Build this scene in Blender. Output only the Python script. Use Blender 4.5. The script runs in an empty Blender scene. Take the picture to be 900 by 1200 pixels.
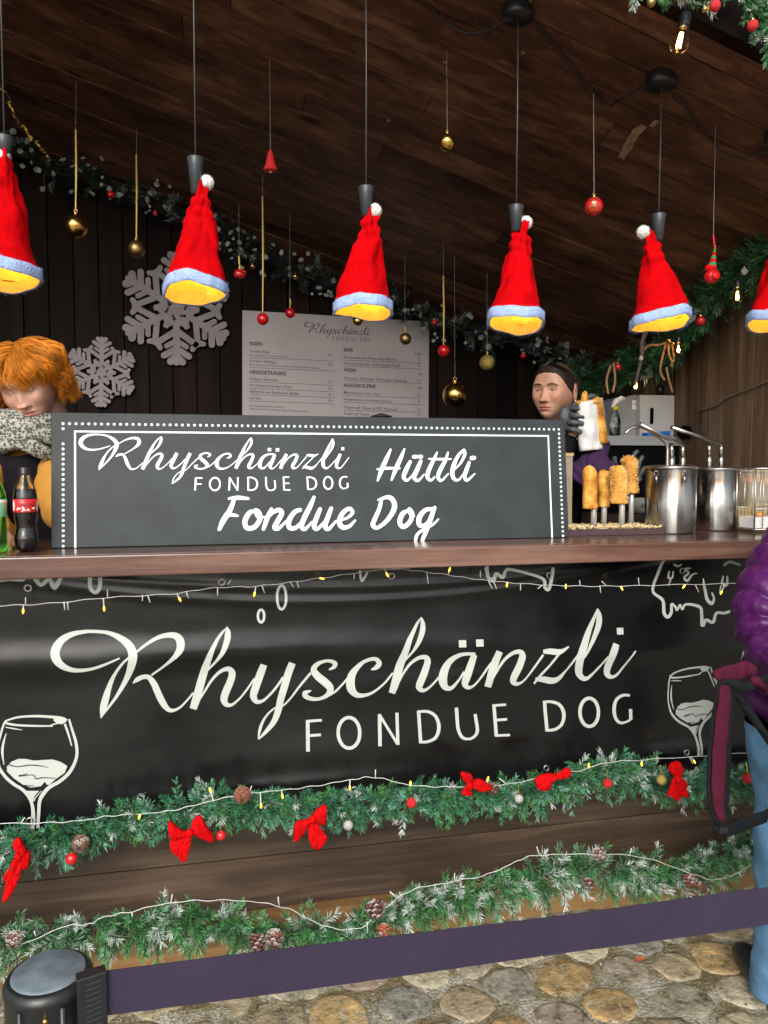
import bpy, bmesh, math, random
import numpy as np
from mathutils import Vector, Matrix, Euler, noise
R = math.radians
rnd = random.Random(7)
nrs = np.random.RandomState(5)
sc = bpy.context.scene
col = sc.collection
# ------------------------------------------------------------------ camera
H_EYE = 1.5
cam_d = bpy.data.cameras.new('camera'); cam = bpy.data.objects.new('camera', cam_d); col.objects.link(cam)
cam.location = (0, 0, H_EYE); cam.rotation_euler = (R(90 - 3.3), 0, R(-12.5))
cam_d.sensor_fit = 'VERTICAL'; cam_d.sensor_height = 36; cam_d.lens = 27.0
cam_d.clip_start = 0.02; cam_d.clip_end = 500
sc.camera = cam
CR = Euler((R(90 - 3.3), 0, R(-12.5))).to_matrix()
C0 = Vector((0, 0, H_EYE))
# ------------------------------------------------------------------ sky, sun, exposure
world = bpy.data.worlds.new('World'); sc.world = world; world.use_nodes = True
nt = world.node_tree; nt.nodes.clear()
sky = nt.nodes.new('ShaderNodeTexSky'); sky.sky_type = 'NISHITA'; sky.sun_disc = False
SUN_EL, SUN_AZ = 33, 200          # azimuth measured clockwise from +Y: the sun stands behind the camera, a little left
sky.sun_elevation = R(SUN_EL); sky.sun_rotation = R(SUN_AZ); sky.air_density = 1.0; sky.dust_density = 4.0; sky.ozone_density = 1.0
hs = nt.nodes.new('ShaderNodeHueSaturation'); hs.inputs['Saturation'].default_value = 0.35
bg = nt.nodes.new('ShaderNodeBackground'); bg.inputs['Strength'].default_value = 0.13
wo = nt.nodes.new('ShaderNodeOutputWorld')
nt.links.new(sky.outputs[0], hs.inputs['Color']); nt.links.new(hs.outputs[0], bg.inputs[0]); nt.links.new(bg.outputs[0], wo.inputs[0])
sd = bpy.data.lights.new('sun', 'SUN'); sd.energy = 1.0; sd.angle = R(30); sd.color = (1, .96, .9)
sun = bpy.data.objects.new('sun', sd); col.objects.link(sun)
az = R(SUN_AZ); el = R(SUN_EL)
sdir = Vector((math.sin(az) * math.cos(el), math.cos(az) * math.cos(el), math.sin(el)))
sun.rotation_euler = sdir.to_track_quat('Z', 'Y').to_euler()
sc.view_settings.view_transform = 'Standard'; sc.view_settings.look = 'None'
sc.view_settings.exposure = 0.7; sc.view_settings.gamma = 1.0; sc.view_settings.use_curve_mapping = False
# ------------------------------------------------------------------ geometry of the place
D_LAMP, D_EDGE, D_SIGN, D_FRONT, D_BACK = 2.13, 2.2, 2.41, 2.35, 4.2
X_SIDE, Z_TOP = 2.23, 1.262
def cz(x, y): return 3.3845 - .3061 * x - .1505 * y
def ray(px, py): return CR @ Vector(((px - 450) / 900, -(py - 600) / 900, -1))
def P(px, py, D):
    r = ray(px, py); return C0 + r * (D / r.y)
def PXp(px, py, X):
    r = ray(px, py); return C0 + r * (X / r.x)
def PZ(px, py, Z):
    r = ray(px, py); return C0 + r * ((Z - H_EYE) / r.z)
def PL(px, py, p0, n):
    r = ray(px, py); return C0 + r * ((Vector(p0) - C0).dot(n) / r.dot(n))
def PC(px, py):
    r = ray(px, py)
    t = (3.3845 - H_EYE) / (r.z + .3061 * r.x + .1505 * r.y); return C0 + r * t
def scale_at(px, py, D): return (P(px, py, D) - C0).dot(CR @ Vector((0, 0, -1))) / 900     # metres per photo pixel
# ------------------------------------------------------------------ materials
def nmat(name):
    m = bpy.data.materials.new(name); m.use_nodes = True
    return m, m.node_tree, m.node_tree.nodes['Principled BSDF']
def S(b, **k):
    for a, v in k.items():
        n = {'rough': 'Roughness', 'metal': 'Metallic', 'spec': 'Specular IOR Level', 'trans': 'Transmission Weight', 'ior': 'IOR',
             'coat': 'Coat Weight', 'coatr': 'Coat Roughness', 'sheen': 'Sheen Weight', 'alpha': 'Alpha', 'sss': 'Subsurface Weight',
             'ecol': 'Emission Color', 'estr': 'Emission Strength', 'aniso': 'Anisotropic'}[a]
        b.inputs[n].default_value = v
def L(nt, a, b): nt.links.new(a, b)
def N(nt, t, **k):
    n = nt.nodes.new(t)
    for a, v in k.items():
        if a in n.inputs: n.inputs[a].default_value = v
        else: setattr(n, a, v)
    return n
def ramp(nt, fac, stops):
    r = nt.nodes.new('ShaderNodeValToRGB'); e = r.color_ramp.elements
    while len(e) < len(stops): e.new(.5)
    for q, (p, c) in zip(e, stops): q.position = p; q.color = (*c, 1)
    L(nt, fac, r.inputs[0]); return r.outputs[0]
def coords(nt, scale=(1, 1, 1), rand=True):
    tc = N(nt, 'ShaderNodeTexCoord'); mp = N(nt, 'ShaderNodeMapping'); mp.inputs['Scale'].default_value = scale
    L(nt, tc.outputs['Object'], mp.inputs['Vector'])
    if rand:
        oi = N(nt, 'ShaderNodeObjectInfo'); mu = N(nt, 'ShaderNodeMath', operation='MULTIPLY'); mu.inputs[1].default_value = 37.0
        L(nt, oi.outputs['Random'], mu.inputs[0]); ad = N(nt, 'ShaderNodeVectorMath', operation='ADD')
        L(nt, mp.outputs[0], ad.inputs[0]); L(nt, mu.outputs[0], ad.inputs[1]); return ad.outputs[0]
    return mp.outputs[0]
def bump(nt, b, h, strength=.3, dist=.01):
    bn = N(nt, 'ShaderNodeBump'); bn.inputs['Strength'].default_value = strength; bn.inputs['Distance'].default_value = dist
    L(nt, h, bn.inputs['Height']); L(nt, bn.outputs[0], b.inputs['Normal'])
def simple(name, c, rough=.5, metal=0, var=.15, vs=20, bmp=0, bs=80, **k):
    m, nt, b = nmat(name); S(b, rough=rough, metal=metal, **k)
    v = coords(nt); n = N(nt, 'ShaderNodeTexNoise', Scale=vs, Detail=5); L(nt, v, n.inputs['Vector'])
    L(nt, ramp(nt, n.outputs[0], [(.25, tuple(x * (1 - var) for x in c)), (.75, tuple(min(1, x * (1 + var)) for x in c))]), b.inputs['Base Color'])
    if bmp:
        n2 = N(nt, 'ShaderNodeTexNoise', Scale=bs, Detail=4); L(nt, v, n2.inputs['Vector']); bump(nt, b, n2.outputs[0], bmp, .004)
    return m
def attr_mat(name, rough=.5, var=.1, bmp=0, bs=300, **k):
    m, nt, b = nmat(name); S(b, rough=rough, **k)
    a = N(nt, 'ShaderNodeAttribute', attribute_name='Col'); v = coords(nt)
    n = N(nt, 'ShaderNodeTexNoise', Scale=60, Detail=4); L(nt, v, n.inputs['Vector'])
    g = ramp(nt, n.outputs[0], [(.2, (1 - var,) * 3), (.8, (1 + var,) * 3)])
    mx = N(nt, 'ShaderNodeMix', data_type='RGBA', blend_type='MULTIPLY'); mx.inputs[0].default_value = 1
    L(nt, a.outputs['Color'], mx.inputs[6]); L(nt, g, mx.inputs[7]); L(nt, mx.outputs[2], b.inputs['Base Color'])
    if bmp:
        n2 = N(nt, 'ShaderNodeTexNoise', Scale=bs, Detail=4); L(nt, v, n2.inputs['Vector']); bump(nt, b, n2.outputs[0], bmp, .003)
    return m
def wood(name, dark, mid, light, axis, rough=.5, knots=True, gscale=1.0, coat=0, spec=.4, bmp=.25, objvar=.35):
    m, nt, b = nmat(name); S(b, rough=rough, coat=coat, coatr=.15, spec=spec)
    st = {'X': (1.2, 22, 22), 'Y': (22, 1.2, 22), 'Z': (22, 22, 1.2)}[axis]
    v = coords(nt, tuple(s * gscale for s in st))
    wv = N(nt, 'ShaderNodeTexNoise', Scale=1.0, Detail=8, Roughness=.65, Distortion=.6); L(nt, v, wv.inputs['Vector'])
    st2 = {'X': (2.2, 9, 9), 'Y': (9, 2.2, 9), 'Z': (9, 9, 2.2)}[axis]
    v2 = coords(nt, tuple(s * gscale for s in st2))
    n2 = N(nt, 'ShaderNodeTexNoise', Scale=.5, Detail=3); L(nt, v2, n2.inputs['Vector'])
    mx = N(nt, 'ShaderNodeMath', operation='MULTIPLY_ADD'); mx.inputs[1].default_value = .45
    L(nt, n2.outputs[0], mx.inputs[0])
    m3 = N(nt, 'ShaderNodeMath', operation='MULTIPLY'); m3.inputs[1].default_value = .55; L(nt, wv.outputs[0], m3.inputs[0]); L(nt, m3.outputs[0], mx.inputs[2])
    c = ramp(nt, mx.outputs[0], [(.36, dark), (.5, mid), (.66, light)])
    if knots:
        st3 = {'X': (2.5, 9, 9), 'Y': (9, 2.5, 9), 'Z': (9, 9, 2.5)}[axis]
        v3 = coords(nt, st3); vo = N(nt, 'ShaderNodeTexVoronoi', Scale=.55, Randomness=1.0); L(nt, v3, vo.inputs['Vector'])
        k = ramp(nt, vo.outputs['Distance'], [(.03, (0, 0, 0)), (.13, (1, 1, 1))])
        mm = N(nt, 'ShaderNodeMix', data_type='RGBA'); L(nt, k, mm.inputs[0]); mm.inputs[6].default_value = (*[x * .35 for x in dark], 1)
        L(nt, c, mm.inputs[7]); c = mm.outputs[2]
    oi = N(nt, 'ShaderNodeObjectInfo'); g = ramp(nt, oi.outputs['Random'], [(0, (1 - objvar,) * 3), (1, (1 + objvar * .8,) * 3)])
    ml = N(nt, 'ShaderNodeMix', data_type='RGBA', blend_type='MULTIPLY'); ml.inputs[0].default_value = 1
    L(nt, c, ml.inputs[6]); L(nt, g, ml.inputs[7]); L(nt, ml.outputs[2], b.inputs['Base Color'])
    bump(nt, b, wv.outputs[0], bmp, .004)
    return m
# ------------------------------------------------------------------ mesh builder
class MB:
    def __init__(s): s.v = []; s.f = []; s.c = []; s.cc = None
    def add(s, vs, fs):
        o = len(s.v); s.v += [tuple(v) for v in vs]; s.f += [tuple(i + o for i in f) for f in fs]
        s.c += [s.cc or (1, 1, 1)] * len(vs); return s
    def box(s, x0, x1, y0, y1, z0, z1):
        return s.add([(x0,y0,z0),(x1,y0,z0),(x1,y1,z0),(x0,y1,z0),(x0,y0,z1),(x1,y0,z1),(x1,y1,z1),(x0,y1,z1)],
                     [(0,3,2,1),(4,5,6,7),(0,1,5,4),(1,2,6,5),(2,3,7,6),(3,0,4,7)])
    def hexa(s, b, t):   # bottom quad, top quad
        return s.add(list(b) + list(t), [(0,3,2,1),(4,5,6,7),(0,1,5,4),(1,2,6,5),(2,3,7,6),(3,0,4,7)])
    def rings(s, rings, cap=True, closed=True):
        n = len(rings[0]); vs = [p for r in rings for p in r]; fs = []
        for i in range(len(rings) - 1):
            for j in range(n if closed else n - 1):
                k = (j + 1) % n; fs.append((i*n+j, i*n+k, (i+1)*n+k, (i+1)*n+j))
        if cap: fs.append(tuple(range(n))[::-1]); fs.append(tuple((len(rings)-1)*n + j for j in range(n)))
        return s.add(vs, fs)
    def tube(s, path, rad, seg=8, cap=True, flat=1.0, up=None):
        path = [Vector(p) for p in path]; rs = []
        rad = rad if isinstance(rad, (list, tuple)) else [rad] * len(path)
        prev = None
        for i, p in enumerate(path):
            t = (path[min(i+1, len(path)-1)] - path[max(i-1, 0)]).normalized()
            u = prev if prev is not None else (Vector(up) if up else (Vector((0, 0, 1)) if abs(t.z) < .9 else Vector((1, 0, 0))))
            a = (u - t * u.dot(t)).normalized(); b = t.cross(a); prev = a
            rs.append([p + (a * math.cos(2*math.pi*k/seg) + b * math.sin(2*math.pi*k/seg) * flat) * rad[i] for k in range(seg)])
        return s.rings(rs, cap)
    def lathe(s, prof, o=(0, 0, 0), seg=24, M=None, cap=True):
        rs = []
        for r, z in prof:
            ring = [Vector((r * math.cos(2*math.pi*k/seg), r * math.sin(2*math.pi*k/seg), z)) for k in range(seg)]
            rs.append([(M @ p if M else p) + Vector(o) for p in ring])
        return s.rings(rs, cap)
    def ball(s, o, r, seg=16, sq=(1, 1, 1), M=None):
        rs = []; h = seg // 2
        for i in range(h + 1):
            a = math.pi * i / h; q = max(math.sin(a), .004)
            ring = [Vector((r*q*math.cos(2*math.pi*k/seg)*sq[0], r*q*math.sin(2*math.pi*k/seg)*sq[1], -r*math.cos(a)*sq[2])) for k in range(seg)]
            rs.append([(M @ p if M else p) + Vector(o) for p in ring])
        return s.rings(rs)
    def quad(s, a, b, c, d): return s.add([a, b, c, d], [(0, 1, 2, 3)])
    def build(s, name, mat, parent=None, smooth=False, colattr=False, origin=None):
        me = bpy.data.meshes.new(name); vs = s.v
        if origin is not None: vs = [(a-origin[0], b-origin[1], c-origin[2]) for a, b, c in vs]
        me.from_pydata(vs, [], s.f); me.materials.append(mat)
        if colattr:
            a = me.color_attributes.new('Col', 'FLOAT_COLOR', 'POINT')
            a.data.foreach_set('color', np.array([(*c, 1) for c in s.c], dtype=np.float32).ravel())
        if smooth: me.shade_smooth()
        me.update()
        o = bpy.data.objects.new(name, me); col.objects.link(o)
        if origin is not None: o.location = origin
        if parent: o.parent = parent
        return o
def np_mesh(name, V, F, mat, parent=None, C=None, smooth=False):
    me = bpy.data.meshes.new(name); V = np.asarray(V, np.float32); F = np.asarray(F, np.int32); k = F.shape[1]
    me.vertices.add(len(V)); me.vertices.foreach_set('co', V.ravel())
    me.loops.add(F.size); me.loops.foreach_set('vertex_index', F.ravel())
    me.polygons.add(len(F)); me.polygons.foreach_set('loop_start', np.arange(0, F.size, k, dtype=np.int32))
    me.polygons.foreach_set('loop_total', np.full(len(F), k, np.int32))
    me.update(calc_edges=True); me.materials.append(mat)
    if C is not None:
        a = me.color_attributes.new('Col', 'FLOAT_COLOR', 'POINT')
        a.data.foreach_set('color', np.concatenate([np.asarray(C, np.float32), np.ones((len(V), 1), np.float32)], 1).ravel())
    if smooth: me.shade_smooth()
    me.validate()
    o = bpy.data.objects.new(name, me); col.objects.link(o)
    if parent: o.parent = parent
    return o
def tag(o, label=None, cat=None, group=None, kind=None):
    if label: o['label'] = label
    if cat: o['category'] = cat
    if group: o['group'] = group
    if kind: o['kind'] = kind
    return o
def empty(name, loc=(0, 0, 0), label=None, cat=None, group=None):
    o = bpy.data.objects.new(name, None); o.empty_display_size = .05; o.location = loc; col.objects.link(o)
    return tag(o, label, cat, group)
def par(o, root):      # parent keeping the world place (roots are only translated)
    o.parent = root; o.location = Vector(o.location) - Vector(root.location); return o
def cr(pts, n=6):      # Catmull-Rom through tuples of any length
    pts = [tuple(float(q) for q in p) for p in pts]; out = []
    if len(pts) < 3: 
        a, b = pts; return [tuple(a[k] + (b[k]-a[k])*i/n for k in range(len(a))) for i in range(n+1)]
    q = [pts[0]] + pts + [pts[-1]]
    for i in range(1, len(q) - 2):
        for j in range(n):
            t = j / n; p0, p1, p2, p3 = q[i-1], q[i], q[i+1], q[i+2]
            out.append(tuple(.5*((2*p1[k]) + (-p0[k]+p2[k])*t + (2*p0[k]-5*p1[k]+4*p2[k]-p3[k])*t*t + (-p0[k]+3*p1[k]-3*p2[k]+p3[k])*t**3) for k in range(len(p1))))
    out.append(pts[-1]); return out
# ------------------------------------------------------------------ palette
M = {}
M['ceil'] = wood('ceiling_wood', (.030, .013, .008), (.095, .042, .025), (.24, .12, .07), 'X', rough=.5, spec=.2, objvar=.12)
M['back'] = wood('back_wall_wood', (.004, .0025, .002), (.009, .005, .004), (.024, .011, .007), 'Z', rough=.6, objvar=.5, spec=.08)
M['side'] = wood('side_wall_wood', (.055, .034, .020), (.15, .094, .056), (.32, .22, .14), 'Z', rough=.7, objvar=.3)
M['front'] = wood('front_board_wood', (.018, .011, .007), (.045, .028, .018), (.115, .078, .052), 'X', rough=.5, objvar=.2)
M['base'] = wood('base_beam_wood', (.16, .085, .03), (.27, .15, .055), (.38, .23, .1), 'X', rough=.55, objvar=.2)
M['counter'] = wood('counter_wood', (.045, .020, .014), (.10, .048, .036), (.21, .12, .09), 'X', rough=.22, spec=.5, coat=.3, bmp=.2, knots=False, objvar=.1)
M['black'] = simple('black_plastic', (.012, .013, .015), rough=.35, bmp=.05)
M['black_matt'] = simple('black_matt', (.004, .004, .005), rough=.9, spec=.05)
M['cord'] = simple('cord_grey', (.05, .052, .055), rough=.5)
M['socket'] = simple('socket_grey', (.03, .037, .042), rough=.4)
M['steel'] = simple('brushed_steel', (.50, .50, .48), rough=.3, metal=1, var=.08, vs=6)
def pot_mat():
    m, nt, b = nmat('pot_steel'); S(b, rough=.27, metal=1, aniso=.8); tg = N(nt, 'ShaderNodeTangent', direction_type='RADIAL', axis='Z'); L(nt, tg.outputs[0], b.inputs['Tangent']); b.inputs['Anisotropic Rotation'].default_value = .25; v = coords(nt, (38, 38, .6)); n = N(nt, 'ShaderNodeTexNoise', Scale=1.0, Detail=5); L(nt, v, n.inputs['Vector'])
    L(nt, ramp(nt, n.outputs[0], [(.3, (.36, .36, .34)), (.7, (.56, .56, .54))]), b.inputs['Base Color']); bump(nt, b, n.outputs[0], .35, .006)
    v2 = coords(nt, (9, 9, 9)); n2 = N(nt, 'ShaderNodeTexNoise', Scale=1.0, Detail=6); L(nt, v2, n2.inputs['Vector']); L(nt, ramp(nt, n2.outputs[0], [(.3, (.20,) * 3), (.7, (.42,) * 3)]), b.inputs['Roughness']); return m
M['pot'] = pot_mat()
M['steel_dark'] = simple('worn_steel', (.42, .40, .38), rough=.35, metal=1, var=.2, vs=30)
M['sign'] = simple('sign_paint', (.020, .028, .032), rough=.55, var=.32, vs=9, bmp=.06, bs=40, spec=.4)
M['sign_ink'] = simple('sign_white_paint', (.74, .83, .83), rough=.5, var=.03)
M['ban_ink'] = simple('banner_print_white', (.46, .50, .46), rough=.42, var=.03)
M['dark_ink'] = simple('dark_print', (.03, .03, .035), rough=.5, var=.05)
M['menu'] = simple('menu_panel', (.41, .37, .37), rough=.5, var=.06, vs=4)
M['menu_ink'] = simple('menu_print', (.05, .045, .05), rough=.5, var=.05)
M['flake'] = simple('snowflake_felt', (.30, .27, .275), rough=.85, spec=.1, var=.1, bmp=.3, bs=250)
M['gold'] = simple('gold_bauble', (.72, .45, .12), rough=.22, metal=1, var=.1)
M['gold_matt'] = simple('matt_gold_bauble', (.45, .30, .12), rough=.42, metal=1, var=.15)
M['gold_glit'] = simple('glitter_gold', (.55, .42, .12), rough=.5, metal=.8, var=.5, vs=400, bmp=.8, bs=600)
M['gold_rib'] = simple('gold_ribbon', (.42, .30, .06), rough=.35, metal=.3, var=.2)
M['red_b'] = simple('red_bauble', (.55, .008, .012), rough=.22, var=.1, coat=.5)
M['red_g'] = simple('red_glitter', (.6, .012, .016), rough=.5, var=.5, vs=500, bmp=.8, bs=700)
M['silver_g'] = simple('silver_glitter', (.6, .6, .6), rough=.4, metal=.6, var=.4, vs=500, bmp=.8, bs=700)
M['thread'] = simple('thread', (.22, .21, .2), rough=.6)
M['red_thread'] = simple('red_thread', (.6, .01, .02), rough=.6)
M['white_wire'] = simple('white_wire', (.62, .63, .62), rough=.4)
M['bow'] = simple('red_velvet_bow', (.50, .0015, .003), rough=.8, var=.2, spec=.1, bmp=.15, bs=120)
M['hat'] = simple('red_felt', (.46, .0008, .003), rough=.95, var=.16, vs=30, spec=.05, bmp=.4, bs=160)
M['brim'] = simple('pale_fleece', (.34, .46, .72), rough=.95, spec=.1, var=.15, vs=60, bmp=.7, bs=180)  # white fleece with the blue cast of cold shade put into its colour
M['lining'] = simple('hat_lining', (.76, .56, .18), rough=.9, var=.1, bmp=.4, bs=120)  # white fleece inside; the yellow of the bulb's light is put into the colour
M['pom'] = simple('pompom_wool', (.72, .71, .68), rough=.95, var=.12, vs=90, bmp=.9, bs=160)
M['needle'] = attr_mat('fir_needles', rough=.55, var=.2)
M['stem'] = simple('garland_wire', (.03, .028, .015), rough=.8)
M['cone'] = attr_mat('pinecone_scales', rough=.7)
def bread_mat():
    m, nt, b = nmat('bread_crust'); S(b, rough=.6, spec=.3); v = coords(nt); n = N(nt, 'ShaderNodeTexNoise', Scale=20, Detail=6, Roughness=.6); L(nt, v, n.inputs['Vector'])
    L(nt, ramp(nt, n.outputs[0], [(.30, (.16, .05, .008)), (.42, (.46, .19, .025)), (.56, (.68, .34, .055)), (.74, (.84, .58, .22))]), b.inputs['Base Color']); bump(nt, b, n.outputs[0], .6, .008); return m
M['bread'] = bread_mat(); M['spike'] = simple('spike_steel', (.62, .62, .60), rough=.3, metal=.5, var=.05)
M['seed'] = simple('sesame_seed', (.62, .48, .24), rough=.6)
M['crumb'] = simple('bread_crumbs', (.66, .52, .28), rough=.8, bmp=.4)
M['paper'] = simple('napkin_paper', (.74, .75, .74), rough=.85, var=.04, bmp=.35, bs=30)
M['box'] = simple('white_carton', (.47, .465, .45), rough=.65, var=.06, vs=6)
M['box_side'] = simple('grey_carton', (.30, .31, .32), rough=.7, var=.06)
M['glove'] = simple('grey_glove', (.055, .06, .068), rough=.45, var=.4, vs=40, bmp=.8, bs=90)
M['purple'] = simple('purple_knit', (.035, .008, .055), rough=.85, var=.15, bmp=.3, bs=150)
M['darkcloth'] = simple('dark_cloth', (.008, .007, .010), rough=.85, spec=.1, var=.2, bmp=.3)
M['mustard'] = simple('mustard_canvas', (.43, .20, .025), rough=.85, var=.15, vs=12, bmp=.3, bs=220)
M['skin'] = attr_mat('skin', rough=.5, var=.06, bmp=.08, bs=500, sss=.06)
M['orange_hair'] = attr_mat('orange_hair', rough=.6, spec=.15, var=.2)
M['brown_hair'] = attr_mat('brown_hair', rough=.62, spec=.2, var=.2)
M['jeans'] = simple('light_denim', (.20, .42, .66), rough=.9, var=.3, vs=9, bmp=.5, bs=300, spec=.2)
M['puffer'] = simple('purple_nylon', (.060, .006, .075), rough=.38, var=.15, vs=9, bmp=.3, bs=38, spec=.35)
M['maroon'] = simple('maroon_nylon', (.062, .008, .021), rough=.85, spec=.1, var=.12, bmp=.3, bs=260)
M['webbing'] = simple('black_webbing', (.010, .011, .013), rough=.9, spec=.08, var=.2, bmp=.4, bs=300)
M['belt'] = simple('violet_belt', (.036, .027, .053), rough=.8, spec=.2, var=.1, vs=8, bmp=.25, bs=500)
M['postcap'] = simple('grey_cap', (.13, .165, .19), rough=.5, var=.4, vs=40)
M['eye'] = simple('eye_white', (.6, .58, .56), rough=.15, var=.02)
M['iris'] = simple('iris', (.06, .05, .04), rough=.1, var=.1)
M['pearl'] = simple('pearl', (.7, .68, .64), rough=.15, var=.05)
def glass(name, c, rough=.02, ior=1.45, alpha=None):
    m, nt, b = nmat(name); S(b, rough=rough, trans=1.0, ior=ior); b.inputs['Base Color'].default_value = (*c, 1); return m
M['pet'] = glass('clear_bottle', (.85, .88, .9)); M['green_pet'] = glass('green_bottle', (.15, .75, .08)); M['bulb_glass'] = glass('glow_tinted_bulb_glass', (1, .68, .32), ior=1.2)  # bulb glass: the filament's warm glow is put into the tint
M['tub'] = simple('clear_tub', (.75, .66, .5), rough=.15, alpha=.38)
M['cola'] = simple('cola', (.012, .006, .005), rough=.05, var=.1)
M['red_label'] = simple('red_label', (.62, .012, .018), rough=.35, var=.04)
M['green_label'] = simple('green_label', (.2, .55, .3), rough=.35, var=.1)
M['white'] = simple('white_print', (.75, .75, .73), rough=.45, var=.03)
M['beige'] = simple('beige_plastic', (.45, .34, .16), rough=.5)
M['pinklid'] = simple('orange_food', (.60, .24, .10), rough=.5, var=.3, vs=30)
M['blue'] = simple('blue_plastic', (.02, .15, .6), rough=.4)
M['yellow'] = simple('yellow_plastic', (.62, .5, .02), rough=.4)
M['twig'] = simple('bare_twig', (.16, .14, .12), rough=.8, var=.35, vs=60, bmp=.5)
M['straw'] = simple('brown_ribbon', (.26, .14, .06), rough=.7, var=.25)
M['scuff'] = simple('bare_wood_scuff', (.30, .19, .12), rough=.8, var=.5, vs=60)
M['leafgold'] = simple('gold_leaf', (.55, .36, .05), rough=.35, metal=.5)
M['leaf'] = simple('dry_leaf', (.26, .07, .025), rough=.6)
def emis(name, c, s):
    m, nt, b = nmat(name); S(b, ecol=(*c, 1), estr=s); b.inputs['Base Color'].default_value = (*c, 1); return m
M['led'] = emis('lit_led', (1, .55, .04), 2.5); M['bulb'] = emis('lit_bulb', (1, .6, .12), 4); M['fil'] = emis('filament', (1, .7, .25), 14)
# banner vinyl
def banner_mat():
    m, nt, b = nmat('banner_vinyl'); S(b, rough=.24, spec=.42)
    v = coords(nt); n = N(nt, 'ShaderNodeTexNoise', Scale=5, Detail=6); L(nt, v, n.inputs['Vector'])
    L(nt, ramp(nt, n.outputs[0], [(.3, (.0035, .0037, .004)), (.7, (.007, .0075, .0078))]), b.inputs['Base Color'])
    n2 = N(nt, 'ShaderNodeTexNoise', Scale=18, Detail=5); L(nt, v, n2.inputs['Vector']); bump(nt, b, n2.outputs[0], .12, .003)
    L(nt, ramp(nt, n.outputs[0], [(.3, (.20,) * 3), (.7, (.34,) * 3)]), b.inputs['Roughness']); return m
M['banner'] = banner_mat()
def scarf_mat():
    m, nt, b = nmat('patterned_scarf'); S(b, rough=.9)
    v = coords(nt, (1, 1, 1)); nn = N(nt, 'ShaderNodeTexNoise', Scale=40, Detail=3); L(nt, v, nn.inputs['Vector']); ad = N(nt, 'ShaderNodeMix', data_type='RGBA', blend_type='LINEAR_LIGHT'); ad.inputs[0].default_value = .012; L(nt, v, ad.inputs[6]); L(nt, nn.outputs[1], ad.inputs[7]); vo = N(nt, 'ShaderNodeTexVoronoi', Scale=105, Randomness=.7); L(nt, ad.outputs[2], vo.inputs['Vector'])
    L(nt, ramp(nt, vo.outputs['Distance'], [(.42, (.06, .075, .065)), (.60, (.40, .385, .33))]), b.inputs['Base Color'])
    n2 = N(nt, 'ShaderNodeTexNoise', Scale=220, Detail=3); L(nt, v, n2.inputs['Vector']); bump(nt, b, n2.outputs[0], .4, .004); return m
M['scarf'] = scarf_mat()
def stone_mat():
    m, nt, b = nmat('wet_cobble'); v = coords(nt)
    a = N(nt, 'ShaderNodeAttribute', attribute_name='Col')
    n = N(nt, 'ShaderNodeTexNoise', Scale=22, Detail=8, Roughness=.7); L(nt, v, n.inputs['Vector'])
    g = ramp(nt, n.outputs[0], [(.32, (.30, .27, .22)), (.46, (.85, .83, .8)), (.6, (1.35, 1.3, 1.2)), (.72, (2.1, 2.0, 1.9))])
    mx = N(nt, 'ShaderNodeMix', data_type='RGBA', blend_type='MULTIPLY'); mx.inputs[0].default_value = 1
    L(nt, a.outputs['Color'], mx.inputs[6]); L(nt, g, mx.inputs[7])
    n3 = N(nt, 'ShaderNodeTexNoise', Scale=55, Detail=5); L(nt, v, n3.inputs['Vector'])
    k = ramp(nt, n3.outputs[0], [(.56, (0, 0, 0)), (.66, (1, 1, 1))])
    m2 = N(nt, 'ShaderNodeMix', data_type='RGBA'); L(nt, k, m2.inputs[0]); L(nt, mx.outputs[2], m2.inputs[6]); m2.inputs[7].default_value = (.42, .40, .30, 1)
    L(nt, m2.outputs[2], b.inputs['Base Color']); bump(nt, b, n.outputs[0], 1.0, .02)
    L(nt, ramp(nt, n.outputs[0], [(.3, (.18,) * 3), (.7, (.5,) * 3)]), b.inputs['Roughness']); return m
M['stone'] = stone_mat()
def mortar_mat():
    m, nt, b = nmat('mortar_and_moss'); v = coords(nt, rand=False)
    n = N(nt, 'ShaderNodeTexNoise', Scale=9, Detail=8, Roughness=.7); L(nt, v, n.inputs['Vector'])
    n2 = N(nt, 'ShaderNodeTexNoise', Scale=120, Detail=6); L(nt, v, n2.inputs['Vector'])
    c = ramp(nt, n.outputs[0], [(.3, (.10, .08, .04)), (.46, (.20, .165, .09)), (.54, (.33, .31, .23)), (.64, (.48, .46, .40))])
    g = ramp(nt, n2.outputs[0], [(.3, (.45,) * 3), (.7, (1.4,) * 3)])
    mx = N(nt, 'ShaderNodeMix', data_type='RGBA', blend_type='MULTIPLY'); mx.inputs[0].default_value = 1
    L(nt, c, mx.inputs[6]); L(nt, g, mx.inputs[7]); L(nt, mx.outputs[2], b.inputs['Base Color']); S(b, rough=.6)
    bump(nt, b, n2.outputs[0], .8, .01); return m
M['mortar'] = mortar_mat()
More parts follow.
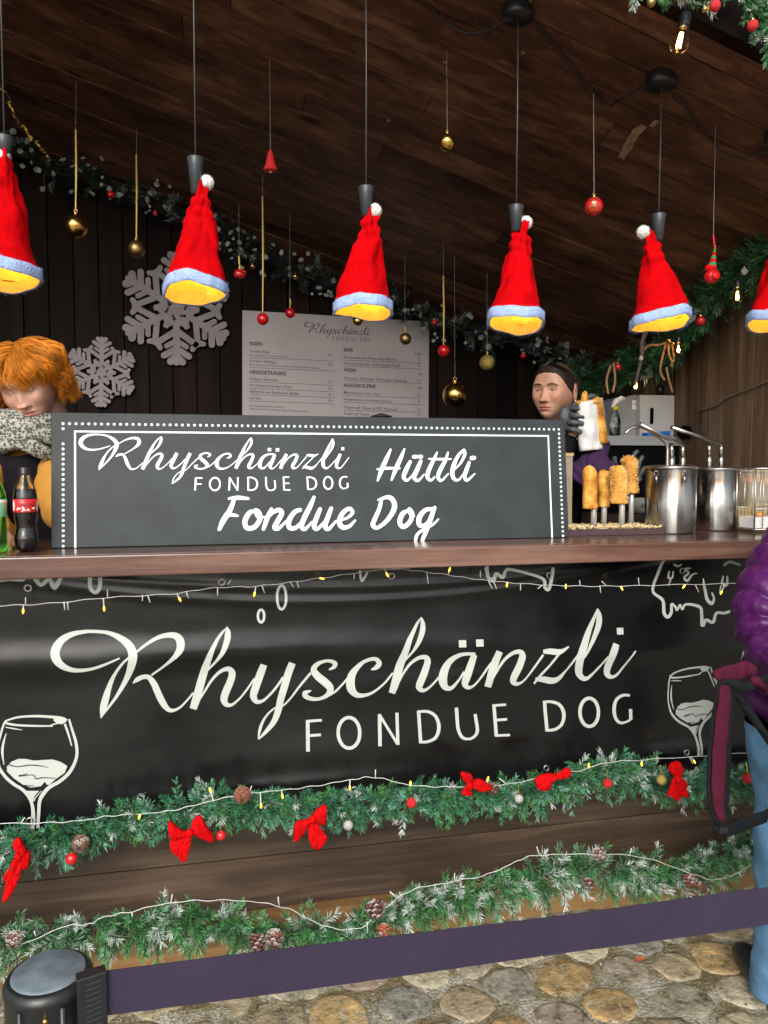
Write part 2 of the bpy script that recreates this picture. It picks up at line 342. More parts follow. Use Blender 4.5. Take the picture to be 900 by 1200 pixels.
# ------------------------------------------------------------------ ground
g = MB(); g.quad((-60, -60, 0), (60, -60, 0), (60, 60, 0), (-60, 60, 0)); ground = tag(g.build('ground', M['mortar']), kind='structure')
STC = [(.27, .25, .18), (.26, .24, .19), (.19, .185, .16), (.26, .23, .15), (.25, .21, .14), (.23, .20, .16), (.15, .15, .135), (.28, .26, .20), (.27, .19, .09), (.23, .18, .14), (.21, .20, .15), (.25, .23, .17)]
def stone_cells(x0, x1, y0, y1, s, rg):
    pts = {}
    nx, ny = int((x1-x0)/s)+1, int((y1-y0)/(s*.8))+1
    for i in range(-1, nx+1):
        for j in range(-1, ny+1):
            pts[i, j] = (x0+(i+.5*(j % 2)+rg.uniform(-.27, .27))*s, y0+(j+rg.uniform(-.27, .27))*s*.8)
    for i in range(nx):
        for j in range(ny):
            c = pts[i, j]; poly = [(c[0]+a*s*1.2, c[1]+b*s*1.2) for a, b in ((-1,-1),(1,-1),(1,1),(-1,1))]
            for di in (-2,-1,0,1,2):
                for dj in (-2,-1,0,1,2):
                    q = pts.get((i+di, j+dj))
                    if not q or q is c: continue
                    mx_, my_ = (c[0]+q[0])/2, (c[1]+q[1])/2; nx_, ny_ = q[0]-c[0], q[1]-c[1]; out = []
                    for k in range(len(poly)):
                        a, b = poly[k], poly[(k+1) % len(poly)]
                        da = (a[0]-mx_)*nx_+(a[1]-my_)*ny_; db = (b[0]-mx_)*nx_+(b[1]-my_)*ny_
                        if da <= 0: out.append(a)
                        if (da < 0) != (db < 0) and da != db:
                            t = da/(da-db); out.append((a[0]+(b[0]-a[0])*t, a[1]+(b[1]-a[1])*t))
                    poly = out
                    if len(poly) < 3: break
                if len(poly) < 3: break
            if len(poly) >= 3: yield c, poly
def add_stone(mb, c, poly, rg, seg=12):
    # radius of the cell in each direction, rounded and shrunk
    rr = []
    for k in range(seg):
        a = 2*math.pi*k/seg; dx, dy = math.cos(a), math.sin(a); best = 9
        for i in range(len(poly)):
            p, q = poly[i], poly[(i+1) % len(poly)]; ex, ey = q[0]-p[0], q[1]-p[1]; den = dx*ey-dy*ex
            if abs(den) < 1e-9: continue
            t = ((p[0]-c[0])*ey-(p[1]-c[1])*ex)/den; u = ((p[0]-c[0])*dy-(p[1]-c[1])*dx)/den
            if t > 0 and -.001 <= u <= 1.001: best = min(best, t)
        rr.append(best)
    mean = sum(rr)/seg; sh = rg.uniform(.90, 1.06)
    rr = [(.25*rr[k-1]+.5*rr[k]+.25*rr[(k+1) % seg]) for k in range(seg)]
    rr = [r*sh*rg.uniform(.84, 1.04) for r in rr]
    hh = rg.uniform(.0015, .0055); tx, ty = rg.uniform(-.03, .03), rg.uniform(-.03, .03); rs = []
    for f, z in ((1, -.012), (.93, .5), (.78, .9), (.42, 1.0)):
        rs.append([(c[0]+math.cos(2*math.pi*k/seg)*rr[k]*f, c[1]+math.sin(2*math.pi*k/seg)*rr[k]*f,
                    (z if z < 0 else z*hh + tx*math.cos(2*math.pi*k/seg)*rr[k]*f + ty*math.sin(2*math.pi*k/seg)*rr[k]*f + rg.uniform(-.0015, .0015))) for k in range(seg)])
    mb.rings(rs)
rg = random.Random(21); near = []; far = MB()
for c, poly in stone_cells(-6, 8, -5, 6, .175, rg):
    if c[1] > 2.44 and -2.2 < c[0] < 2.5: continue
    colr = rg.choice(STC); v = rg.uniform(1.15, 1.9); colr = tuple(x*v for x in colr)
    if 1.15 < c[1] <= 2.44 and -.75 < c[0] < 2.4: near.append((c, poly, colr))
    else: far.cc = colr; add_stone(far, c, poly, rg, 8)
for c, poly, colr in near[:300]:
    m_ = MB(); m_.cc = colr; add_stone(m_, c, poly, rg, 13); m_.build('stone', M['stone'], ground, smooth=True, colattr=True)
o = far.build('far_stones', M['stone'], ground, smooth=True, colattr=True); o['kind'] = 'stuff'
gm = MB(); gr = random.Random(31)
for i in range(1400):
    x, y = gr.uniform(-.8, 2.5), gr.uniform(1.1, 2.3); s = gr.uniform(.0015, .0055); gm.cc = tuple(c*gr.uniform(.5, 1.3) for c in (.30, .26, .18)); gm.ball((x, y, .004+s*.3), s, 5, (1, gr.uniform(.6, 1.2), .6))
o = gm.build('grit', M['stone'], ground, colattr=True); o['kind'] = 'stuff'
lf = MB(); pc = PZ(750, 1126, .03)
lf.add([pc+Vector((-.02, 0, 0)), pc+Vector((-.008, -.013, .006)), pc+Vector((.012, -.01, .008)), pc+Vector((.024, .002, .003)), pc+Vector((.01, .012, .007)), pc+Vector((-.01, .011, .004)), pc+Vector((0, 0, -.004))],
       [(0,1,6),(1,2,6),(2,3,6),(3,4,6),(4,5,6),(5,0,6)])
tag(lf.build('fallen_leaf', M['leaf']), 'small orange brown dry leaf lying on the wet cobbles', 'leaf')
# ------------------------------------------------------------------ market stall
stall = empty('market_stall', (0, 0, 0), 'dark brown wooden market stall with a sloping plank ceiling and a long serving counter', 'market stall')
def board(mb, a, b, c, d, th):   # slab between four points (front face a,b,c,d), thickness vector th
    th = Vector(th); q = [Vector(p) for p in (a, b, c, d)]; mb.hexa([p+th for p in q], q)
# ceiling
XR, XL, XRIDGE = X_SIDE+.25, -2.0, -1.15
cb = MB(); y0, y1 = 1.9, D_BACK+.05
def cp(x, y, dz=0): return Vector((x, y, cz(x, y)+dz))
board(cb, cp(XRIDGE, y0, .025), cp(XR, y0, .025), cp(XR, y1, .025), cp(XRIDGE, y1, .025), (0, 0, .03))
ceiling = cb.build('ceiling', M['black_matt'], stall)
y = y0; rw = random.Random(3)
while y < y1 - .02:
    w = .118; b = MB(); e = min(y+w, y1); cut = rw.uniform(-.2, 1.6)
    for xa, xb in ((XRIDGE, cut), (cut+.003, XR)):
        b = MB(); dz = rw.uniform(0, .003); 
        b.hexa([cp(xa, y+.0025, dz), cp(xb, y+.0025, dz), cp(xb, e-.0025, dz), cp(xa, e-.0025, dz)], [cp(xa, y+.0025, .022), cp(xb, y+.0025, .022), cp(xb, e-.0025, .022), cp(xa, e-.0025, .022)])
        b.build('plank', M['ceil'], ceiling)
    y += w
# other roof slope, left of the ridge (outside the picture)
rb = MB(); zr = lambda y: cz(XRIDGE, y)
rb.hexa([(XL-.2, y0, zr(y0)-.3), (XRIDGE, y0, zr(y0)), (XRIDGE, y1, zr(y1)), (XL-.2, y1, zr(y1)-.3)],
        [(XL-.2, y0, zr(y0)-.25), (XRIDGE, y0, zr(y0)+.055), (XRIDGE, y1, zr(y1)+.055), (XL-.2, y1, zr(y1)-.25)])
rb.build('roof', M['ceil'], stall)
# fascia beams along the front edge of the roof
fb = MB(); fa = 1.895
fb.hexa([(XRIDGE-.02, fa-.045, cz(XRIDGE-.02, fa)-.045), (XR, fa-.045, cz(XR, fa)-.045), (XR, fa, cz(XR, fa)-.045), (XRIDGE-.02, fa, cz(XRIDGE-.02, fa)-.045)],
        [(XRIDGE-.02, fa-.045, cz(XRIDGE-.02, fa)+.10), (XR, fa-.045, cz(XR, fa)+.10), (XR, fa, cz(XR, fa)+.10), (XRIDGE-.02, fa, cz(XRIDGE-.02, fa)+.10)])
fb.build('fascia_board', M['back'], stall)
# pale scuffs where the ceiling has been rubbed
for poly in ([(724,184),(731,168),(742,150),(752,144),(758,148),(748,158),(742,170),(733,183)],[(760,146),(768,139),(773,141),(766,148)],[(726,182),(736,178),(731,187)],[(737,166),(746,158),(744,166),(739,176)],[(612,58),(617,60),(611,63)],[(518,70),(526,71),(521,74)],[(453,137),(458,140),(454,143)]):
    m_ = MB(); m_.add([PC(x, y)-Vector((0, 0, .0035)) for x, y in poly], [tuple(range(len(poly)))]); m_.build('scuff', M['scuff'], ceiling)
# back wall
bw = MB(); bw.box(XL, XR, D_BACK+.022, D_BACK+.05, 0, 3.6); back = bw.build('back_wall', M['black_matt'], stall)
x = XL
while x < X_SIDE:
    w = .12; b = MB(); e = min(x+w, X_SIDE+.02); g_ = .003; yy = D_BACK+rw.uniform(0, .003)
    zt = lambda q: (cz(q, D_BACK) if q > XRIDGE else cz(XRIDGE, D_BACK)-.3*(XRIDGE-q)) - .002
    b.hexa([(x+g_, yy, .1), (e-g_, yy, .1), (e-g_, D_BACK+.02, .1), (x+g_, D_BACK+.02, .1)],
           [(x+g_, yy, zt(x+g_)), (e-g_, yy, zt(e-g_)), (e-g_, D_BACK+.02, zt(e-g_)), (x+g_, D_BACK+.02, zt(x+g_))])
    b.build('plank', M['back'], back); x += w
# right side wall and left side wall
for nm, XX, sgn, mt in (('side_wall', X_SIDE, 1, 'side'), ('side_wall', XL, -1, 'side')):
    sw = MB(); sw.box(min(XX+.022*sgn, XX+.05*sgn), max(XX+.022*sgn, XX+.05*sgn), 2.36, D_BACK+.02, 0, 2.1 if sgn > 0 else 2.9)
    so = sw.build(nm, M['black_matt'], stall)
    y = 2.36
    while y < D_BACK-.005:
        w = .098; e = min(y+w, D_BACK-.004); b = MB(); o_ = rw.uniform(0, .004)
        zt = (lambda q: cz(XX, q)-.004) if sgn > 0 else (lambda q: 3.0)
        xa, xb = (XX-o_*sgn, XX+.02*sgn)
        b.hexa([(xa, y+.002, .05), (xb, y+.002, .05), (xb, e-.002, .05), (xa, e-.002, .05)], [(xa, y+.002, zt(y)), (xb, y+.002, zt(y)), (xb, e-.002, zt(e)), (xa, e-.002, zt(e))])
        b.build('plank', M[mt], so); y += w
# stall floor
f_ = MB(); f_.box(XL, XR, 2.45, D_BACK, .12, .22); f_.build('floor', M['front'], stall)
# counter
ct = MB(); X0, X1 = -1.9, 2.6
ct.box(X0, X1, D_EDGE+.03, 3.0, Z_TOP-.035, Z_TOP); co = ct.build('counter_top', M['counter'], stall)
fe = MB(); fe.box(X0, X1, D_EDGE, D_EDGE+.0285, Z_TOP-.06, Z_TOP-.001); eo = fe.build('edge_board', M['counter'], co)
for ob in (co, eo):
    bv = ob.modifiers.new('bevel', 'BEVEL'); bv.width = .004; bv.segments = 2; bv.limit_method = 'ANGLE'
ci = MB(); ci.box(X0, X1, D_FRONT+.022, D_FRONT+.05, .12, Z_TOP-.036); fw = ci.build('front_wall', M['black_matt'], stall)
# front boards
zz = .12; hts = [.17, .18, .2, .2, .2, .2]
for h in hts:
    z1 = min(zz+h, Z_TOP-.04); cut = rw.uniform(1.0, 1.2)
    b = MB(); dy = rw.uniform(0, .003); b.box(X0, X1, D_FRONT+.008-dy, D_FRONT+.021, zz+.002, z1-.002)
    b.build('plank', M['front'], fw); zz = z1
bb = MB(); bb.box(X0, X1, D_FRONT-.03, D_FRONT+.05, .0, .118); bb.build('base_beam', M['base'], stall)
for xx in (-1.92, 2.62):
    pm = MB(); pm.box(xx-.05, xx+.05, D_FRONT+.002, D_FRONT+.1, 0, min(cz(xx, 2.4), cz(XRIDGE, 2.4)-.3)-.03); pm.build('post', M['ceil'], stall)
# ------------------------------------------------------------------ lettering helpers
def crop(o, s): return lambda x, y: (o[0]+x/s, o[1]+y/s)
def strokes(defs):      # [(origin, scale, [(x,y,w)...])] -> list of photo pixel strokes
    out = []
    for o, s, pts in defs: out.append([(o[0]+x/s, o[1]+y/s, w/s) for x, y, w in pts])
    return out
def ellip(cx, cy, rx, ry, w, rot=0, n=14):
    return [(cx+rx*math.cos(a)*math.cos(rot)-ry*math.sin(a)*math.sin(rot), cy+rx*math.cos(a)*math.sin(rot)+ry*math.sin(a)*math.cos(rot), w) for a in [2*math.pi*k/n for k in range(n+1)]]
def draw(mb, sts, mp, n=8, lift0=.0, dl=.00012, caps=True, straight=()):
    """sts: pixel strokes (x,y,w); mp(px,py,lift)->3D point on the surface."""
    for si, st in enumerate(sts):
        pts = cr(st, n) if len(st) > 2 else cr(st, 3)
        m = len(pts); L_, Rr, Cn = [], [], []; lf0 = lift0 + dl*(si % 5)
        for i in range(m):
            x, y, w = pts[i]; a = pts[max(i-1, 0)]; b = pts[min(i+1, m-1)]
            dx, dy = b[0]-a[0], b[1]-a[1]; q = math.hypot(dx, dy) or 1; nx, ny = -dy/q*max(w, .2)/2, dx/q*max(w, .2)/2
            lf = lf0 + .0003*i/m
            L_.append(mp(x+nx, y+ny, lf)); Rr.append(mp(x-nx, y-ny, lf)); Cn.append(mp(x, y, lf))
        vs = L_+Cn+Rr; fs = []
        for i in range(m-1):
            fs.append((i, i+1, m+i+1, m+i)); fs.append((m+i, m+i+1, 2*m+i+1, 2*m+i))
        if caps:
            for i, sg in ((0, -1), (m-1, 1)):
                x, y, w = pts[i]; a = pts[max(i-1, 0)]; b = pts[min(i+1, m-1)]; dx, dy = b[0]-a[0], b[1]-a[1]; q = math.hypot(dx, dy) or 1
                dx, dy = dx/q*sg*w/2, dy/q*sg*w/2; nx, ny = -dy, dx; lf = lf0+.0003*i/m; k0 = len(vs)
                for tt in (45, 90, 135):
                    c_, s_ = math.cos(R(tt)), math.sin(R(tt)); ox = nx*c_*sg + dx*s_; oy = ny*c_*sg + dy*s_
                    vs.append(mp(x+ox, y+oy, lf))
                lft, rgt = (i, 2*m+i)
                fs += [(m+i, lft, k0), (m+i, k0, k0+1), (m+i, k0+1, k0+2), (m+i, k0+2, rgt)]
        mb.add(vs, fs)
from mathutils.geometry import tessellate_polygon
def fillpoly(mb, pts, mp, lift):
    v = [Vector((x, y, 0)) for x, y in pts]; tr = tessellate_polygon([v]); mb.add([mp(x, y, lift) for x, y in pts], [tuple(t) for t in tr])
# logo, traced
a, b_, c_, d_, e_, f2 = (50, 700), (190, 720), (300, 720), (420, 700), (530, 700), (620, 690)
LOGO = strokes([
 (a, 6, [(545,420,10),(450,462,17),(350,497,22),(240,508,30),(155,482,45),(103,430,60),(93,370,64),(130,305,52),(200,262,38),(290,242,26),(380,240,22),(470,252,28),(550,288,42),(610,335,56),(636,390,62),(632,450,58),(608,530,44),(570,610,32),(520,695,22),(470,765,16),(416,835,12)]),
 (a, 6, [(410,850,6),(425,780,46),(445,705,48),(468,630,36),(502,550,24),(555,470,18),(605,420,15),(665,375,14),(740,320,20),(820,278,28),(890,264,36),(940,272,46),(968,305,56),(968,355,52),(940,400,38),(900,440,24),(840,490,16),(765,545,14)]),
 (a, 6, [(634,603,5),(665,577,32),(705,558,32),(745,560,34),(782,605,44),(815,680,48),(845,740,46),(880,785,34),(915,795,24),(960,777,16),(1005,735,13),(1060,670,13)]),
 (b_, 6, [(217,665,50),(245,580,58),(275,470,56),(305,370,52),(345,260,36),(385,180,24),(420,130,18),(455,92,6)]),
 (b_, 6, [(455,86,6),(462,125,38),(456,180,42),(425,260,32),(375,330,18),(310,400,14)]),
 (b_, 6, [(265,600,8),(300,540,14),(350,460,18),(410,400,24),(465,382,36),(492,412,48),(480,470,50),(450,540,52),(435,595,50),(452,632,36),(490,635,20),(540,595,14),(590,535,14),(650,450,14)]),
 (b_, 6, [(715,352,48),(690,420,54),(655,520,54),(642,575,48),(665,613,32),(710,605,20),(760,560,16),(810,500,16),(850,440,14)]),
 (c_, 6, [(255,340,50),(225,420,52),(195,520,50),(172,600,48),(155,680,46),(125,755,38),(80,812,28),(45,850,18),(18,876,8)]),
 (c_, 6, [(16,878,5),(25,820,20),(45,760,18),(80,705,14),(130,660,12),(190,640,12),(240,590,13),(300,510,15),(385,410,16)]),
 (c_, 6, [(512,388,8),(545,370,26),(556,345,32),(530,328,26),(490,325,22),(435,345,30),(405,385,42),(430,430,52),(485,475,54),(520,515,50),(505,560,34),(450,590,24),(395,592,28),(350,575,34),(345,550,34),(388,532,8)]),
 (c_, 6, [(500,575,14),(555,540,16),(600,495,14),(640,450,14)]),
 (c_, 6, [(808,388,8),(845,372,32),(865,340,36),(830,310,28),(760,330,26),(700,385,40),(668,440,56),(665,510,60),(697,558,42),(750,568,28),(820,545,18),(900,480,14),(960,410,13)]),
 (d_, 6, [(233,672,46),(262,580,58),(290,480,56),(320,400,50),(355,300,36),(390,230,24),(415,180,18),(442,142,5)]),
 (d_, 6, [(442,138,6),(452,185,32),(448,240,38),(415,320,30),(370,390,16),(310,460,12)]),
 (d_, 6, [(285,590,10),(310,540,14),(360,470,20),(420,425,26),(468,420,36),(485,450,44),(465,520,48),(430,600,50),(425,633,42),(455,652,26),(500,625,16),(560,560,14)]),
 (d_, 6, [(820,398,24),(760,395,24),(700,408,30),(640,450,42),(600,520,56),(590,580,60),(608,628,44),(650,635,28),(700,580,16),(740,520,14)]),
 (d_, 6, [(812,402,42),(790,470,50),(757,560,52),(745,605,44),(770,632,28),(810,615,16),(860,555,14),(900,500,14),(955,430,12)]),
 (e_, 6, [(330,378,46),(300,450,52),(268,540,52),(246,628,48)]),
 (e_, 6, [(270,590,10),(300,530,14),(360,440,20),(420,390,26),(470,380,34),(488,412,46),(465,480,48),(430,550,50),(425,590,42),(455,606,26),(500,580,14),(560,500,14),(632,400,16)]),
 (e_, 6, [(632,378,26),(680,376,40),(735,380,40),(775,368,24),(812,342,10)]),
 (e_, 6, [(745,390,16),(680,470,15),(612,548,18),(572,606,13)]),
 (e_, 6, [(580,572,24),(640,575,44),(700,585,44),(745,568,32),(790,515,14),(830,460,14),(880,390,14)]),
 (f2, 6, [(480,142,6),(462,195,20),(430,270,34),(390,370,46),(352,470,52),(342,560,54),(357,610,42),(395,632,30),(440,600,18),(500,530,14),(545,470,14)]),
 (f2, 6, [(482,138,6),(493,190,36),(488,260,40),(455,340,30),(410,420,18),(375,480,12)]),
 (f2, 6, [(605,383,42),(582,440,50),(552,530,50),(545,588,44),(570,618,30),(615,605,18),(670,530,14),(735,430,12)]),
])
dots = lambda defs: [[(o[0]+(x-w*.42)/s, o[1]+(y+1)/s, h/s), (o[0]+(x+w*.42)/s, o[1]+y/s, h/s)] for o, s, x, y, w, h in defs]
LOGO_D = dots([(d_, 6, 728, 323, 62, 50), (d_, 6, 850, 318, 62, 50), (f2, 6, 640, 297, 54, 46)])
q7, q8 = (350, 800), (550, 790)
FD = strokes([
 (q7,4.5,[(48,200,20),(48,360,20)]),(q7,4.5,[(40,204,14),(122,198,14)]),(q7,4.5,[(50,279,14),(117,274,14)]),
 (q7,4.5,ellip(265,263,57,79,18)),
 (q7,4.5,[(427,166,19),(427,332,19)]),(q7,4.5,[(428,172,14),(520,322,14)]),(q7,4.5,[(518,158,17),(521,325,17)]),
 (q7,4.5,[(632,148,18),(641,315,18)]),(q7,4.5,[(625,153,13),(680,152,15),(722,178,17),(738,230,19),(722,283,17),(682,306,15),(636,310,13)]),
 (q7,4.5,[(832,132,18),(835,190,18),(840,245,18),(860,285,16),(895,294,13),(925,280,15),(940,250,17),(935,200,17),(930,165,17)]),
 (q8,4.5,[(130,162,18),(140,325,18)]),(q8,4.5,[(122,166,13),(194,161,13)]),(q8,4.5,[(135,242,13),(198,237,13)]),(q8,4.5,[(135,322,13),(212,318,13)]),
 (q8,4.5,[(396,143,18),(408,300,18)]),(q8,4.5,[(388,147,13),(435,146,15),(477,163,17),(498,208,19),(488,260,17),(455,288,15),(405,296,13)]),
 (q8,4.5,ellip(632,201,49,74,18)),
 (q8,4.5,[(848,113,13),(810,112,15),(775,138,17),(763,188,19),(773,236,17),(800,257,14),(835,248,12),(852,236,14)]),(q8,4.5,[(850,184,18),(852,240,18)]),
])
NOCAP_FD = True
# ------------------------------------------------------------------ banner
def bf(x, z):
    t = x
    y = D_FRONT - .012
    sag = lambda c, k, x0: c + k*(x-x0)**2
    def ridge(z0, w, h): 
        q = (z-z0)/w; return h*math.exp(-q*q)
    y -= ridge(sag(1.085, .10, .45), .016, .0062)
    y -= ridge(sag(1.128, .07, .5), .014, .0045)
    y -= ridge(.935 - .035*x + .02*math.sin(2.2*x+.5), .046, .014)*(.72+.28*math.cos(2.4*(x+.15)))
    y -= ridge(.82+.13*max(0, x-.9), .045, .008)*(.5+.5*math.sin(2.2*x-.8))
    y -= ridge(.60+.02*math.sin(2*x), .06, .008)*(.5+.4*math.sin(3*x))
    y -= ridge(.52, .03, .010)*(.5+.5*math.sin(5*x+.5))
    y += .003*noise.noise(Vector((x*2.2, z*7, 3)))
    y += .0009*noise.noise(Vector((x*11, z*17, 5)))
    return y
bx0, bx1, bz0, bz1 = -1.85, 2.55, .455, 1.215
NX, NZ = 420, 150; V = []; F = []
for j in range(NZ+1):
    z = bz0+(bz1-bz0)*j/NZ
    for i in range(NX+1):
        x = bx0+(bx1-bx0)*i/NX; V.append((x, bf(x, z), z))
for j in range(NZ):
    for i in range(NX):
        k = j*(NX+1)+i; F.append((k, k+1, k+NX+2, k+NX+1))
banner = np_mesh('banner', V, F, M['banner'], smooth=True)
tag(banner, 'large glossy black vinyl banner with white script lettering stretched below the counter', 'banner')
def mpb(px, py, lf):
    p = P(px, py, D_FRONT-.014); return Vector((p.x, bf(p.x, p.z)-.0014-lf, p.z))
t_ = MB(); draw(t_, LOGO+LOGO_D, mpb, n=8, caps=False); t_.build('script_lettering', M['ban_ink'], banner)
FDG = [(0, 3), (3, 4), (4, 7), (7, 9), (9, 10), (10, 14), (14, 16), (16, 17), (17, 19)]
for a_, b9 in FDG: t_ = MB(); draw(t_, FD[a_:b9], mpb, n=6, caps=False); t_.build('letter', M['ban_ink'], banner)
g0 = (0, 820)
GL = strokes([(g0,7.5,p) for p in [
 [(42,190,14),(150,157,18),(300,145,20),(450,152,24),(540,165,30),(590,178,14)], [(40,200,22),(90,217,20),(200,228,18),(350,231,16),(465,232,12)],
 [(470,175,14),(510,190,40),(545,190,48),(580,182,20)], [(440,225,8),(510,205,14),(560,195,10)],
 [(45,190,14),(20,250,18),(2,320,16),(-18,400,18),(-24,500,20),(-5,600,26),(50,680,28),(120,740,28),(200,790,28),(250,845,30),(280,910,28),(292,1000,34),(285,1135,36)],
 [(605,170,16),(635,270,22),(668,380,26),(676,480,26),(650,570,28),(600,650,30),(520,720,30),(430,772,32),(372,840,34),(347,900,30),(340,1000,28),(332,1130,28)],
 [(568,212,20),(600,300,18),(630,405,10)], [(54,295,5),(32,370,18),(20,440,22),(25,510,16),(35,575,5)], [(48,243,8),(120,255,12),(195,267,5)],
 [(300,890,10),(312,860,10),(365,800,5)]]])
LQ = [(60,590),(100,545),(160,520),(220,520),(300,535),(380,530),(460,525),(530,545),(592,582),(570,640),(500,690),(430,750),(410,745),(395,720),(360,760),(270,772),(200,745),(120,690),(60,630)]
LQ2 = [(235,800),(345,800),(300,850),(290,905),(270,905)]
DK = strokes([(g0,7.5,p) for p in [[(75,570,10),(150,588,9),(250,575,10),(330,577,10),(425,594,4)],[(165,668,18),(200,664,14),(245,648,5)],[(195,670,6),(280,660,8),(302,668,9),(318,694,10),(380,684,9),(495,690,6)],[(215,748,6),(255,755,8),(300,755,5)]]])
def glassdraw(f, i):
    gm = MB(); mp = lambda x, y, l: mpb(*f(x, y), l)
    draw(gm, GL, mp, n=6, caps=False)
    toq = lambda q: [(g0[0]+x/7.5, g0[1]+y/7.5) for x, y in q]
    fillpoly(gm, toq(LQ), mp, .0001); fillpoly(gm, toq(LQ2), mp, .0005); gm.build('wine_glass_print', M['ban_ink'], banner)
    gm = MB(); draw(gm, DK, mp, n=6, lift0=.0009, caps=False); gm.build('wine_line_print', M['dark_ink'], banner)
glassdraw(lambda x, y: (x, y), 0)
src = np.array([(5.3, 845.3, 1), (80.7, 842.7, 1), (40, 970, 1), (0, 888, 1)]); dst = np.array([(785.5, 793), (832, 781), (819, 884.5), (785, 825)])
A2, *_ = np.linalg.lstsq(src, dst, rcond=None)
glassdraw(lambda x, y: (x*A2[0, 0]+y*A2[1, 0]+A2[2, 0], x*A2[0, 1]+y*A2[1, 1]+A2[2, 1]), 1)
sk1, sk2, sk3, sk4, sk5 = (740, 650), (550, 650), (0, 660), (280, 640), (770, 740)
SK = strokes([
 (sk1,5.625,[(215,20,20),(195,75,20),(170,140,18),(148,195,18),(145,250,18),(205,300,20),(215,385,22),(240,410,22),(262,380,20),(265,325,16),(290,345,14),(300,366,14),(320,330,14),(335,360,14),(360,327,16),(450,345,20),(462,400,20),(465,465,26),(490,430,20),(535,445,20),(560,385,18),(610,385,18),(660,370,18)]),
 (sk1,5.625,[(610,72,20),(650,48,18),(720,70,14)]),(sk1,5.625,[(252,108,10),(245,150,14),(270,152,12),(278,108,10)]),(sk1,5.625,[(262,160,10),(245,205,7)]),
 (sk1,5.625,[(395,90,10),(355,95,12),(380,120,12),(350,150,14),(370,172,16),(400,135,12),(435,122,8)]),(sk1,5.625,[(475,180,14),(488,240,20),(500,295,22),(530,322,22),(545,290,14),(530,250,12)]),
 (sk1,5.625,[(607,140,12),(600,190,16),(630,200,16),(632,140,12)]),(sk1,5.625,[(280,65,14),(310,76,14),(335,62,10)]),
 (sk2,5.29,[(110,70,20),(116,140,22),(148,162,20),(165,118,20),(205,140,20),(225,100,18),(250,92,18),(340,110,16),(440,142,18),(462,165,20),(465,200,20),(490,215,22),(502,160,20),(518,80,20)]),
 (sk3,5,[(-10,104,16),(60,96,14),(130,98,16),(150,84,16)]),(sk3,5,[(205,80,28),(240,125,24),(290,95,24),(320,142,28),(355,90,24),(365,60,20)]),(sk3,5,[(530,70,26),(530,140,24),(560,170,22),(585,140,24),(588,70,24)]),
 (sk4,3,ellip(150,180,16,42,9)),(sk4,3,ellip(78,246,11,22,9)),(sk4,3,[(425,85,8),(432,122,9),(452,92,8)]),(sk4,3,[(866,75,8),(880,115,9),(898,108,8)]),
 (sk5,6.92,[(676,275,24),(685,190,24),(700,140,24),(725,155,22),(745,210,20),(742,300,18)]),
])
for s_k in SK: t_ = MB(); draw(t_, [s_k], mpb, n=6, caps=False); t_.build('sketch_line', M['ban_ink'], banner)
def torus(mb, c, R_, r, axis='Y', n=16, m=8, sq=1):
    rs = []
    for i in range(n):
        a = 2*math.pi*i/n; ring = []
        for j in range(m):
            b = 2*math.pi*j/m; rr = R_+r*math.cos(b)
            ring.append(Vector(c)+Vector((rr*math.cos(a), r*math.sin(b), rr*math.sin(a)*sq) if axis == 'Y' else (rr*math.cos(a), rr*math.sin(a)*sq, r*math.sin(b))))
        rs.append(ring)
    rs.append(rs[0]); mb.rings(rs, cap=False)
for px, py in [(33,689),(260,682),(459,675),(643,674),(800,669),(35,962),(215,945),(415,925),(640,900),(803,881)]:
    p = P(px, py, D_FRONT-.014); e = MB(); torus(e, (p.x, bf(p.x, p.z)-.002, p.z), .009, .0028); e.build('eyelet', M['steel_dark'], banner, smooth=True)
# ------------------------------------------------------------------ sign board on the counter
ls = .05/.42; sn = Vector((0, 1, -ls)).normalized(); sp0 = Vector((0, D_SIGN, Z_TOP))
def mps(px, py, lf): return PL(px, py, sp0, sn) - sn*(.0012+lf)
zb = Z_TOP+.0015
bl = PL(60, 643, sp0, sn); br = PL(667, 632, sp0, sn); tl = PL(62, 477, sp0, sn); tr_ = PL(655, 497, sp0, sn)
def onz(p): return Vector((p.x, D_SIGN, zb))
bl, br = onz(bl), onz(br); ztop = (tl.z+tr_.z)/2
tl = Vector((bl.x, D_SIGN+(ztop-zb)*ls, ztop)); tr_ = Vector((br.x, D_SIGN+(ztop-zb)*ls, ztop))
th = sn*.022; s_ = MB()
s_.hexa([bl, br, br+th, bl+th+Vector((0,0,.0026))*0], [tl, tr_, tr_+th, tl+th])
sign = s_.build('sign_board', M['sign']); bv = sign.modifiers.new('bevel', 'BEVEL'); bv.width = .002; bv.segments = 2
tag(sign, 'long grey chalkboard style sign with white script and dotted border standing on the counter', 'sign')
W_ = (br-bl).length; Hs = (tl-bl).length
def sgn(u, v, lf=0): # metres along and up on the sign face
    d = (tl-bl).normalized(); return bl+Vector((1, 0, 0))*u+d*v-sn*(.0012+lf)
def uv_of(px, py):
    p = PL(px, py, sp0, sn); return p.x-bl.x, (p-bl).dot((tl-bl).normalized())
uL, vT = uv_of(74, 491); uR, _ = uv_of(655, 512); _, vt2 = uv_of(651, 508); vT = (vT+vt2)/2
dm = MB()
def disc(mb, u, v, r, lf):
    mb.add([sgn(u+r*math.cos(2*math.pi*k/10), v+r*math.sin(2*math.pi*k/10), lf) for k in range(10)], [tuple(range(10))])
nD = 88
for k in range(nD+1): disc(dm, uL+(uR-uL)*k/nD, vT, .0042, 0)
stp = .0152; k = 1
while vT-k*stp > .004:
    v = vT-k*stp
    if k not in (2, 3): disc(dm, uL, v, .0042, 0)
    disc(dm, uR, v, .0042, 0); k += 1
dm.build('dotted_border', M['sign_ink'], sign)
